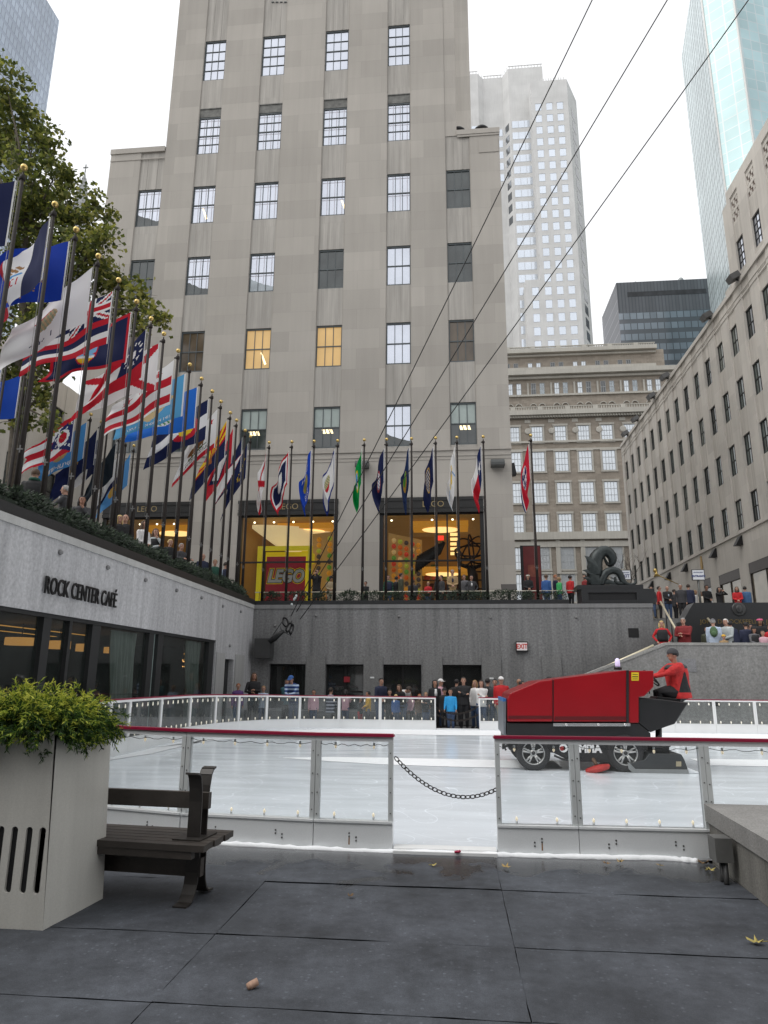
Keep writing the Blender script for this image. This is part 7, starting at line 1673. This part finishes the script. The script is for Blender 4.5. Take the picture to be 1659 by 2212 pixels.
    # hair
    if style != 'bald' or hat:
        hm = mat('hair_' + hair, HAIRC[hair], .65, 0, .25, 40, bump=.3, bs=90)
        H = MB(); rx, ry, rz = .0545 * k * hs, .0625 * k * hs, .0605 * k * hs
        def keep(w, ph): # leave the face open
            front = math.sin(w); return not (front > .28 and ph < .52) and not (ph < -.5 and style == 'short') and not (ph < -.15 and front > -.2 and style == 'short')
        H.ell(headc + hd * .018 * k - hf * .006 * k, rx, ry, rz, 18, 12, 0, Mh, keep if style != 'bald' else (lambda w, ph: ph < .1 and ph > -.5 and math.sin(w) < -.2))
        if style in ('long', 'shoulder'):
            ln = .17 if style == 'long' else .1
            for sd_ in (1, -1):
                H.tube([headc + rgt * sd_ * .044 * k + hd * .02 * k - hf * .006 * k, headc + rgt * sd_ * .05 * k - hd * .045 * k - hf * .006 * k, headc + rgt * sd_ * .05 * k - hd * ln * k + hf * .015 * k], [.018 * k, .02 * k, .01 * k], 7)
            H.tube([headc - hf * .03 * k + hd * .03 * k, headc - hf * .042 * k - hd * .04 * k, headc - hf * .045 * k - hd * ln * k], [.045 * k, .048 * k, .03 * k], 9)
        if style == 'bun': H.ell(headc - hf * .06 * k + hd * .03 * k, .025 * k, .025 * k, .025 * k, 8, 6)
        H.build('hair', hm, o)
    if hat:
        kind, hc = hat; hmm = fabric(hc); H = MB()
        H.ell(headc + hd * .022 * k - hf * .003 * k, .058 * k * hs, .066 * k * hs, .062 * k * hs, 18, 12, 0, Mh, lambda w, ph: ph > (.18 if kind == 'cap' else .05 if kind == 'band' else .12) and (kind != 'band' or ph < .62))
        if kind == 'cap':
            n = 9; br = [headc + hd * .034 * k + Mh @ Vector((math.cos(w_) * .052 * k * hs, math.sin(w_) * .06 * k * hs, 0)) for w_ in [PI * (.12 + .76 * q / (n - 1)) for q in range(n)]]
            out_ = [headc + hd * .024 * k + Mh @ Vector((math.cos(w_) * .055 * k * hs, math.sin(w_) * .115 * k * hs, 0)) for w_ in [PI * (.12 + .76 * q / (n - 1)) for q in range(n)]]
            H.add(br + out_, [(q, q + 1, q + 1 + n, q + n) for q in range(n - 1)], 0, True)
        H.build('cap' if kind == 'cap' else 'headband' if kind == 'band' else 'knit_hat', hmm, o)
    for G_ in gl_: G_.build('glove', fabric(gloves), o)
    for kind, cc in extras:
        E_ = MB()
        if kind == 'backpack': E_.ell(chest - fw * .09 * k, .078 * k, .05 * k, .115 * k, 12, 8, 0, Matrix((rgt, fw, sp)).transposed()); E_.ell(chest - fw * .13 * k - sp * .035 * k, .055 * k, .03 * k, .055 * k, 10, 6, 0, Matrix((rgt, fw, sp)).transposed())
        elif kind == 'scarf' or kind == 'hood': E_.tube([nk + rgt * math.cos(w_) * .05 * k + fw * math.sin(w_) * .048 * k - sp * .012 * k * (1 if kind == 'scarf' else -.2 + .6 * math.sin(w_)) for w_ in [q * PI / 8 for q in range(17)]], .02 * k if kind == 'scarf' else .024 * k, 7, cap=False)
        elif kind == 'shirt': torso(E_, [rw(.028, .012, chest + fw * .066 * k - sp * .06 * k), rw(.032, .012, chest + fw * .07 * k), rw(.03, .012, shl + fw * .052 * k)])
        elif kind == 'vest': torso(E_, [rw(.113, .083, hip + sp * .03 * k), rw(.112, .081, hip + sp * .1 * k), rw(.12, .084, chest), rw(.105, .074, shl - sp * .01 * k)])
        elif kind == 'camera': E_.box(-.03, .03, -.02, .02, -.02, .02, 0, lambda a, b, c2: headc + hf * .085 * k + rgt * a + hf * b + hd * (c2 + .012 * k))
        elif kind == 'side_panel':
            for sd_ in (1, -1): E_.ell(hip + sp * .13 * k + rgt * sd_ * .09 * k * B_ - fw * .005 * k, .022 * k * B_, .05 * k, .1 * k, 12, 8, 0, Matrix((rgt, fw, sp)).transposed())
        elif kind == 'yoke': torso(E_, [rw(.118, .07, shl - sp * .03 * k), rw(.116, .069, shl - sp * .012 * k), rw(.08, .054, shl + sp * .016 * k)])
        E_.build({'yoke': 'shoulder_panel'}.get(kind, kind), fabric(cc), o)
    return o
def P(label, u, v, ax, val, z0, yaw, *a, h=None, **kw):
    p = at(u, v, ax, val); hh = p.z - z0
    if h is None: h = min(1.9, max(.9, hh))
    return person(label, (p.x, p.y, z0), h, R(yaw), *a, **kw)
GL, GB, GS, GT, GC = 'onlookers on the terrace above the cafe', 'people behind the far terrace rail', 'people on the stair landing', 'people at the top of the stairs', 'spectators behind the far barrier'
X_ = -9.75
P('person with brown hair in a black jacket and green hood, back turned', 78, 1013, 0, X_, PZ, 200, 'black', 'jeans', 'brown', arms='down', group=GL, extras=(('hood', 'green'),), build=1.12)
P('grey haired man in profile wearing a dark scarf and dark jacket', 144, 1049, 0, X_, PZ, -70, 'dkgrey', 'black', 'grey', group=GL, arms='rail', extras=(('scarf', 'black'),))
P('woman with long black hair raising one hand to her mouth', 179, 1072, 0, X_, PZ, 30, 'dkgrey', 'black', 'black', 'long', 1, 'one_up', group=GL)
P('blond woman in black among the left flagpoles', 259, 1113, 0, X_, PZ, 60, 'black', 'black', 'blond', 'shoulder', arms='front', group=GL)
P('tall balding man in black behind the blond woman', 273, 1105, 0, X_ - .2, PZ, 20, 'black', 'black', 'dark', 'bald', group=GL)
P('woman with long brown hair in a white roll neck sweater', 312, 1124, 0, X_, PZ, 70, 'white', 'jeans', 'brown', 'long', arms='front', group=GL)
P('brown haired girl in a black vest resting her chin on her hand', 337, 1142, 0, X_, PZ, 35, 'ltgrey', 'black', 'brown', 'long', 0, 'chin', group=GL, extras=(('vest', 'black'),))
P('older woman with short blond hair in black, facing right', 368, 1165, 0, X_, PZ, 60, 'black', 'black', 'blond', group=GL, arms='front')
P('grey haired man in a grey jacket leaning toward the rail', 392, 1174, 0, X_, PZ, 60, 'dkgrey', 'black', 'grey', group=GL, arms='rail')
P('bald man in a navy jacket near the corner of the terrace', 439, 1196, 0, X_, PZ, 40, 'navy', 'black', 'dark', 'bald', group=GL)
P('fair haired person in dark green close to the terrace corner', 465, 1209, 0, X_, PZ, 30, 'green', 'jeans', 'fair', group=GL)
P('dark haired person in navy with a white collar at the terrace corner', 488, 1212, 0, X_, PZ, 120, 'navy', 'jeans', 'dark', group=GL, extras=(('backpack', 'ltblue'),))
Yb = 30.0
P('man in black taking a photograph beside the yellow shop sign', 685, 1230, 1, Yb, PZ, -10, 'black', 'black', 'dark', arms='photo', group=GB, extras=(('camera', 'black'),))
P('person in a khaki jacket with a dark cap next to the photographer', 715, 1246, 1, Yb, PZ, 10, 'khaki', 'stone', 'black', 'short', 2, 'front', group=GB, hat=('knit', 'black'), build=1.15)
P('dark haired person in black by the limestone pier left of the right window', 790, 1257, 1, Yb, PZ, -20, 'black', 'black', 'dark', 'short', 0, 'front', group=GB)
P('boy in a dark jacket and green striped shirt at the right shop window', 839, 1250, 1, Yb + .3, PZ, 10, 'stripe_green', 'jeans', 'brown', group=GB, extras=(('vest', 'navy'),), h=1.5)
P('short black haired person half hidden left of the olive jacket', 856, 1252, 1, Yb + .6, PZ, 150, 'black', 'black', 'black', group=GB, h=1.5)
P('man in an olive jacket turned sideways to the right shop window', 866, 1238, 1, Yb + .3, PZ, 110, 'olive', 'black', 'dark', group=GB)
P('dark figure with back turned looking into the right shop window', 892, 1253, 1, Yb + .8, PZ, 180, 'dkgrey', 'black', 'brown', group=GB, build=1.15)
P('small blond child in red behind the far rail', 925, 1269, 1, Yb, PZ, 0, 'red', 'jeans', 'blond', group=GB, h=1.15, arms='front')
P('dark haired woman in profile beside the small blond child', 945, 1261, 1, Yb + .2, PZ, 60, 'black', 'black', 'dark', 'shoulder', group=GB, h=1.45)
P('dark haired youth in grey left of the man in a tan jacket', 954, 1262, 1, Yb, PZ, -60, 'dkgrey', 'black', 'black', group=GB, h=1.42)
P('grey haired man in a tan jacket standing at the far rail', 977, 1231, 1, Yb, PZ, 5, 'tan', 'black', 'grey', group=GB, arms='front', extras=(('shirt', 'navy'),), build=1.05)
P('dark haired person just left of the youth in a slate cardigan', 1003, 1256, 1, Yb + .6, PZ, -30, 'grey', 'black', 'dark', group=GB, h=1.55)
P('young man in a slate cardigan leaning both hands on the far rail', 1018, 1244, 1, Yb, PZ, 5, 'dkgrey', 'black', 'black', group=GB, arms='hips', extras=(('shirt', 'white'),))
P('woman with a pale headband in a long black coat by the red banner', 1140, 1241, 1, Yb + .4, PZ, 5, 'black', 'black', 'black', 'long', 0, 'front', group=GB, hat=('band', 'cream'))
P('child in a blue jacket behind the far rail near the sculpture', 1180, 1260, 1, Yb, PZ, 160, 'blue', 'jeans', 'brown', group=GB, h=1.42)
P('ginger haired person behind the child in bright green', 1200, 1259, 1, Yb + .5, PZ, 60, 'navy', 'jeans', 'ginger', group=GB, h=1.5)
P('child in a bright green top near the sculpture plinth', 1208, 1267, 1, Yb, PZ, 110, 'kelly', 'jeans', 'fair', group=GB, h=1.3)
P('dark haired person in a red jacket by the left end of the plinth', 1232, 1266, 1, Yb, PZ, 130, 'red', 'black', 'black', group=GB, h=1.38)
P('dark haired person in profile at the left edge of the plinth', 1264, 1256, 1, Yb + 1.2, PZ, -60, 'maroon', 'black', 'dark', group=GB, h=1.6)
Yt = 35.8
P('man in a grey blue jacket standing at the right end of the plinth', 1406, 1267, 1, 35.0, PZ, -20, 'dkgrey', 'jeans', 'dark', group=GT)
P('person in a red jacket and black trousers at the top of the stairs', 1423, 1277, 1, Yt, PZ, 70, 'red', 'black', 'dark', group=GT, h=1.65)
P('balding man in a dark suit with a tie at the top of the stairs', 1440, 1266, 1, Yt, PZ, 10, 'black', 'jeans', 'dark', 'bald', 0, 'front', group=GT, extras=(('shirt', 'ltblue'),), build=1.08)
P('grey haired man in glasses and a black fleece at the top of the stairs', 1469, 1262, 1, Yt, PZ, -15, 'dkgrey', 'black', 'grey', group=GT, build=1.12)
P('man in a black suit seen from behind at the top of the stairs', 1486, 1262, 1, Yt, PZ, 160, 'navy', 'black', 'dark', group=GT, build=1.08)
P('dark haired man in black with a thin beard under the ENTRANCE sign', 1525, 1264, 1, 36.4, PZ, 20, 'black', 'black', 'black', 'short', 1, 'front', group=GT, build=1.08)
P('woman in black raising a camera above the plaque block', 1552, 1271, 1, 36.2, PZ, 30, 'black', 'black', 'black', 'shoulder', 0, 'photo', group=GT, h=1.64, extras=(('camera', 'ltgrey'),))
P('woman in a red jacket and black scarf above the plaque block', 1591, 1270, 1, 36.2, PZ, -15, 'red', 'black', 'brown', 'shoulder', 0, 'front', group=GT, h=1.66, extras=(('scarf', 'black'),))
P('person in a blue camouflage jacket beside the woman in red', 1608, 1268, 1, 36.4, PZ, 150, 'camo', 'jeans', 'black', group=GT, build=1.15, h=1.7)
P('person in dark clothes standing behind the suited man with a tie', 1455, 1271, 1, 37.0, PZ, 100, 'dkgrey', 'black', 'dark', group=GT, h=1.65)
P('short person in white right of the black suit at the stair top', 1501, 1276, 1, 36.6, PZ, 60, 'white', 'jeans', 'fair', 'shoulder', group=GT, h=1.55)
P('woman in cream glimpsed behind the post of the ENTRANCE sign', 1512, 1272, 1, 38.0, PZ, -40, 'cream', 'black', 'brown', 'long', group=GT, h=1.65)
ZL_ = 2.15
P('blond woman in a red and black uniform, hands on hips', 1428, 1341, 1, 27.35, ZL_, -5, 'red', 'red', 'blond', 'shoulder', 0, 'hips', group=GS, extras=(('vest', 'black'),))
P('stout man in glasses and a maroon jacket on the landing', 1475, 1335, 1, 27.6, ZL_, -30, 'maroon', 'black', 'grey', 'short', 0, 'hold', group=GS, build=1.25)
P('child peering out left of the man with the green backpack', 1525, 1350, 1, 27.9, ZL_, -20, 'olive', 'jeans', 'brown', group=GS, h=1.5)
P('man in a grey cap carrying a bright green backpack', 1539, 1337, 1, 27.3, ZL_, 160, 'ltblue', 'jeans', 'grey', group=GS, hat=('cap', 'grey'), extras=(('backpack', 'leaf'),), build=1.12)
P('white haired man in a pale jacket looking down on the landing', 1567, 1337, 1, 27.6, ZL_, -50, 'ltgrey', 'black', 'white', group=GS, arms='front', build=1.15)
P('small child in a yellow knitted hat peeping over the parapet', 1563, 1377, 1, 27.05, ZL_, 0, 'tan', 'jeans', 'fair', group=GS, hat=('knit', 'yellow'), h=1.15)
P('person in navy stooping behind the white haired man', 1585, 1345, 1, 28.2, ZL_, 200, 'navy', 'black', 'black', group=GS, arms='rail', build=1.1, bend=.3, h=1.8)
P('person in a navy coat with back turned right of the white haired man', 1610, 1344, 1, 27.5, ZL_, 170, 'navy', 'black', 'black', group=GS, build=1.1)
P('person in a teal hood between the two navy coats', 1618, 1346, 1, 28.3, ZL_, 40, 'cyan', 'black', 'black', group=GS, h=1.65)
P('woman in a black hat and a grey sleeved jacket at the right edge', 1627, 1355, 1, 27.2, ZL_, 10, 'grey', 'black', 'black', 'shoulder', 1, 'front', group=GS, hat=('knit', 'black'), extras=(('vest', 'black'),))
P('woman in black with a bright pink headband at the right edge', 1640, 1335, 1, 28.0, ZL_, -5, 'black', 'black', 'black', 'long', 2, 'front', group=GS, hat=('band', 'hotpink'))
P('small child in pink held against the parapet at the right edge', 1647, 1364, 1, 27.1, ZL_, -20, 'pink', 'hotpink', 'dark', group=GS, h=1.3)
P('person in bright red cut off by the right edge of the picture', 1661, 1350, 1, 27.6, ZL_, 0, 'red', 'jeans', 'dark', group=GS)
Yc = 24.75
P('blond child in purple at the left end of the spectators', 515, 1476, 1, Yc - .2, 0, 30, 'purple', 'jeans', 'ginger', group=GC, h=1.45)
P('woman with long dark hair in a black jacket near the corner', 549, 1453, 1, Yc + .3, 0, 25, 'black', 'black', 'brown', 'long', 1, 'hold', group=GC)
P('child in pale blue resting folded arms on the far barrier', 570, 1475, 1, Yc - .15, 0, 5, 'ltblue', 'jeans', 'fair', group=GC, arms='fold_rail', h=1.35)
P('dark haired woman in teal holding a hand to her face', 619, 1470, 1, Yc + .4, 0, 40, 'teal', 'black', 'black', 'shoulder', 1, 'chin', group=GC, h=1.6)
P('man in a blue cap and striped jacket leaning over the barrier', 637, 1467, 1, Yc, 0, -10, 'stripe_blue', 'jeans', 'dark', group=GC, hat=('cap', 'blue'), arms='fold_rail', bend=.5, h=1.82, build=1.12)
P('dark haired girl peeping over the rail right of the striped jacket', 678, 1487, 1, Yc - .1, 0, 15, 'pink', 'jeans', 'black', 'bun', 1, 'down', group=GC, h=1.24)
P('child with dark hair in a pink top holding the rail', 747, 1486, 1, Yc - .1, 0, 160, 'pink', 'jeans', 'black', 'shoulder', group=GC, arms='fold_rail', h=1.25)
P('boy in a yellow jacket and grey trousers at the barrier', 796, 1491, 1, Yc - .15, 0, -70, 'yellow', 'grey', 'black', 'short', 1, 'front', group=GC, h=1.2)
P('dark haired man in navy looking down beside the boy in yellow', 821, 1471, 1, Yc + .4, 0, 30, 'navy', 'jeans', 'black', group=GC, arms='front', h=1.68, bend=.15)
P('seated person in a navy and white striped sweater behind the glass', 714, 1508, 1, Yc + 1.4, 0, 160, 'stripe_navy', 'black', 'dark', group=GC, sit=True, seat_z=.45, h=1.65, arms='lap')
P('small child reaching out left of the boy in yellow', 778, 1510, 1, Yc, 0, 60, 'dkgrey', 'red', 'dark', group=GC, arms='hold', h=1.0)
P('dark haired child half hidden left of the stooping figure', 842, 1491, 1, Yc + .2, 0, 0, 'black', 'black', 'dark', group=GC, h=1.25)
P('person in a white hooded jacket bending far forward', 858, 1478, 1, Yc + .9, 0, 45, 'white', 'jeans', 'dark', group=GC, bend=1.0, h=1.75, arms='front', build=1.1)
P('blond toddler in blue in front of the stooping figure', 855, 1497, 1, Yc, 0, 30, 'blue', 'jeans', 'blond', group=GC, h=1.1)
P('brown haired woman stooping beside the blond toddler', 870, 1488, 1, Yc + .4, 0, -30, 'black', 'jeans', 'brown', 'long', group=GC, h=1.5, bend=.4, arms='front')
P('girl with long hair in a pink sweater seated behind the glass', 884, 1508, 1, Yc + 1.0, 0, 0, 'pink', 'black', 'fair', 'long', group=GC, sit=True, seat_z=.42, h=1.4, arms='lap')
P('ginger haired child with face just above the rail', 906, 1496, 1, Yc, 0, 20, 'brown', 'black', 'ginger', 'shoulder', group=GC, h=1.12)
P('fair haired boy with his chin on the rail', 920, 1491, 1, Yc - .1, 0, -10, 'black', 'jeans', 'fair', group=GC, h=1.18, arms='fold_rail')
P('woman with bobbed black hair in a black jacket and white shirt', 939, 1471, 1, Yc + .1, 0, 20, 'black', 'black', 'black', 'shoulder', 1, group=GC, h=1.62, extras=(('shirt', 'white'),))
P('person in a white cap and pink checked shirt left of the far gate', 951, 1469, 1, Yc + .5, 0, 60, 'pink', 'jeans', 'grey', group=GC, hat=('cap', 'white'), h=1.65)
P('child in a black hat and black top at the far gate', 960, 1486, 1, Yc - .1, 0, 0, 'black', 'black', 'black', 'short', 1, 'down', group=GC, hat=('knit', 'black'), h=1.33)
P('boy in a bright cyan jacket holding the chain at the far gate', 973, 1490, 1, 24.25, 0, -5, 'cyan', 'jeans', 'dark', 'short', 1, 'chainhold', group=GC, h=1.3, build=1.1)
P('dark haired figure seen from behind at the far gate', 986, 1466, 1, Yc + 1.2, 0, 170, 'black', 'black', 'black', group=GC, h=1.65)
P('dark haired woman in a black cardigan and blue top, arms crossed', 1001, 1465, 1, Yc + .0, 0, 0, 'black', 'black', 'dark', 'short', 0, 'cross', group=GC, extras=(('shirt', 'blue'),), h=1.72, build=1.12)
P('woman with light brown hair behind the woman in white', 1026, 1470, 1, Yc + .4, 0, -30, 'white', 'jeans', 'fair', 'shoulder', group=GC, h=1.62)
P('long haired woman in a white jacket, arms crossed, at the far gate', 1039, 1469, 1, Yc - .15, 0, 10, 'white', 'jeans', 'dark', 'long', 0, 'cross', group=GC, h=1.62, build=1.08)
P('dark figure seen between the white jacket and the red sweater', 1053, 1467, 1, Yc + .7, 0, 150, 'black', 'jeans', 'black', group=GC, h=1.68, build=1.2)
P('dark haired man looking out left of the white cap and red sweater', 1069, 1465, 1, Yc + .4, 0, -10, 'dkgrey', 'jeans', 'black', group=GC, h=1.66)
P('man in a white cap, red sweater and khaki trousers at the barrier', 1082, 1459, 1, Yc + .05, 0, 0, 'red', 'stone', 'brown', group=GC, hat=('cap', 'white'), h=1.74, build=1.1)
P('dark skinned man in black just left of the ice machine', 1120, 1465, 1, Yc + .4, 0, 30, 'black', 'black', 'black', 'bald', 2, group=GC, h=1.68)
P('woman with dark hair in a bun beside the nose of the machine', 1127, 1472, 1, Yc, 0, 60, 'dkgrey', 'black', 'black', 'bun', 1, group=GC, h=1.6)
P('dark haired head seen just above the red machine', 1185, 1455, 1, Yc + .2, 0, 60, 'white', 'black', 'black', 'bun', 2, group=GC, h=1.75)
P('bald dark skinned man seen above the red machine', 1256, 1446, 1, Yc + .2, 0, -5, 'dkgrey', 'black', 'black', 'bald', 3, group=GC, h=1.85)
# two diners glimpsed through the cafe glass
p = at(203, 1480, 0, -9.6); person('diner in a pink striped shirt and grey cap behind the cafe glass', (p.x, p.y, 0), 1.55, R(160), 'pink', 'black', 'grey', hat=('cap', 'grey'), arms='front', group='diners in the cafe')
# the driver: red jacket with a black wedge under the arm
m, nt, b = newmat('driver_jacket'); b.inputs['Roughness'].default_value = .75
tc = N(nt, 'ShaderNodeTexCoord'); sp = N(nt, 'ShaderNodeSeparateXYZ'); nt.links.new(tc.outputs['Object'], sp.inputs[0])
def M_(op, a, c, clamp=False):
    q = N(nt, 'ShaderNodeMath', operation=op)
    for i, v in enumerate((a, c)):
        if v is None: continue
        if isinstance(v, (int, float)): q.inputs[i].default_value = v
        else: nt.links.new(v, q.inputs[i])
    return q.outputs[0]
wide = M_('ADD', M_('MULTIPLY', M_('SUBTRACT', 1.02, sp.outputs[2]), .3), .015)
inside = M_('LESS_THAN', M_('ABSOLUTE', M_('SUBTRACT', sp.outputs[0], .045), None), wide)
inside = M_('MULTIPLY', inside, M_('MULTIPLY', M_('LESS_THAN', sp.outputs[2], 1.02), M_('GREATER_THAN', sp.outputs[2], .64)))
nz = N(nt, 'ShaderNodeTexNoise', i_Scale=11.0, i_Detail=4.0); nt.links.new(tc.outputs['Object'], nz.inputs['Vector'])
mx = N(nt, 'ShaderNodeMix', data_type='RGBA'); nt.links.new(inside, mx.inputs[0]); mx.inputs[6].default_value = (.5, .02, .02, 1); mx.inputs[7].default_value = (.015, .015, .017, 1)
nt.links.new(mulcol(nt, mx.outputs[2], ramp(nt, nz.outputs[0], (.3, .7), (.7, 1.2))), b.inputs['Base Color'])
bp = N(nt, 'ShaderNodeBump', i_Strength=.7, i_Distance=.03); nt.links.new(nz.outputs[0], bp.inputs['Height']); nt.links.new(bp.outputs[0], b.inputs['Normal'])
MATS['driver_jacket'] = m
hp = zp(1158, 318, YN + .7)
DR = person('machine driver in a red and black jacket, dark cap and black gloves', (hp.x - .0, YN + .7, hp.z - .62), 1.74, R(-90), 'driver_jacket', 'black', 'black', 'short', 1, 'drive', bend=.06, sit=True, seat_z=.56, hat=('knit', 'dkgrey'), vox=.013, fine=True, extras=(('yoke', 'dkgrey'),), build=1.55, gloves='black')
# --- bake the clothing surfaces
bpy.context.view_layer.update(); dg = bpy.context.evaluated_depsgraph_get(); done = []
for o, ex, em in PEND: done.append(bpy.data.meshes.new_from_object(o.evaluated_get(dg)))
for (o, ex, em), me in zip(PEND, done):
    o.modifiers.clear(); mt = o.data.materials[0]; o.data = me; me.materials.clear(); me.materials.append(mt); me.name = o.name
    if ex:
        for m_ in em: me.materials.append(m_)
        L = o.location; bm = bmesh.new(); bm.from_mesh(me); b0 = [bm.verts.new((p[0] - L.x, p[1] - L.y, p[2] - L.z)) for p in ex.v]
        for f, mi, sm in zip(ex.f, ex.m, ex.s):
            try: q = bm.faces.new([b0[i] for i in f]); q.material_index = mi; q.smooth = True
            except ValueError: pass
        bm.to_mesh(me); bm.free()
    me.polygons.foreach_set('use_smooth', [True] * len(me.polygons))
# ---------------------------------------------------------------- render settings
scn.render.engine = 'CYCLES'; scn.cycles.use_adaptive_sampling = True; scn.cycles.use_denoising = True
scn.cycles.max_bounces = 8; scn.cycles.transparent_max_bounces = 24; scn.cycles.glossy_bounces = 3; scn.cycles.diffuse_bounces = 3; scn.cycles.transmission_bounces = 4
scn.cycles.caustics_reflective = False; scn.cycles.caustics_refractive = False
scn.view_settings.view_transform = 'Standard'; scn.view_settings.look = 'None'; scn.view_settings.exposure = 0; scn.view_settings.gamma = 1
scn.render.resolution_x = 768; scn.render.resolution_y = 1024
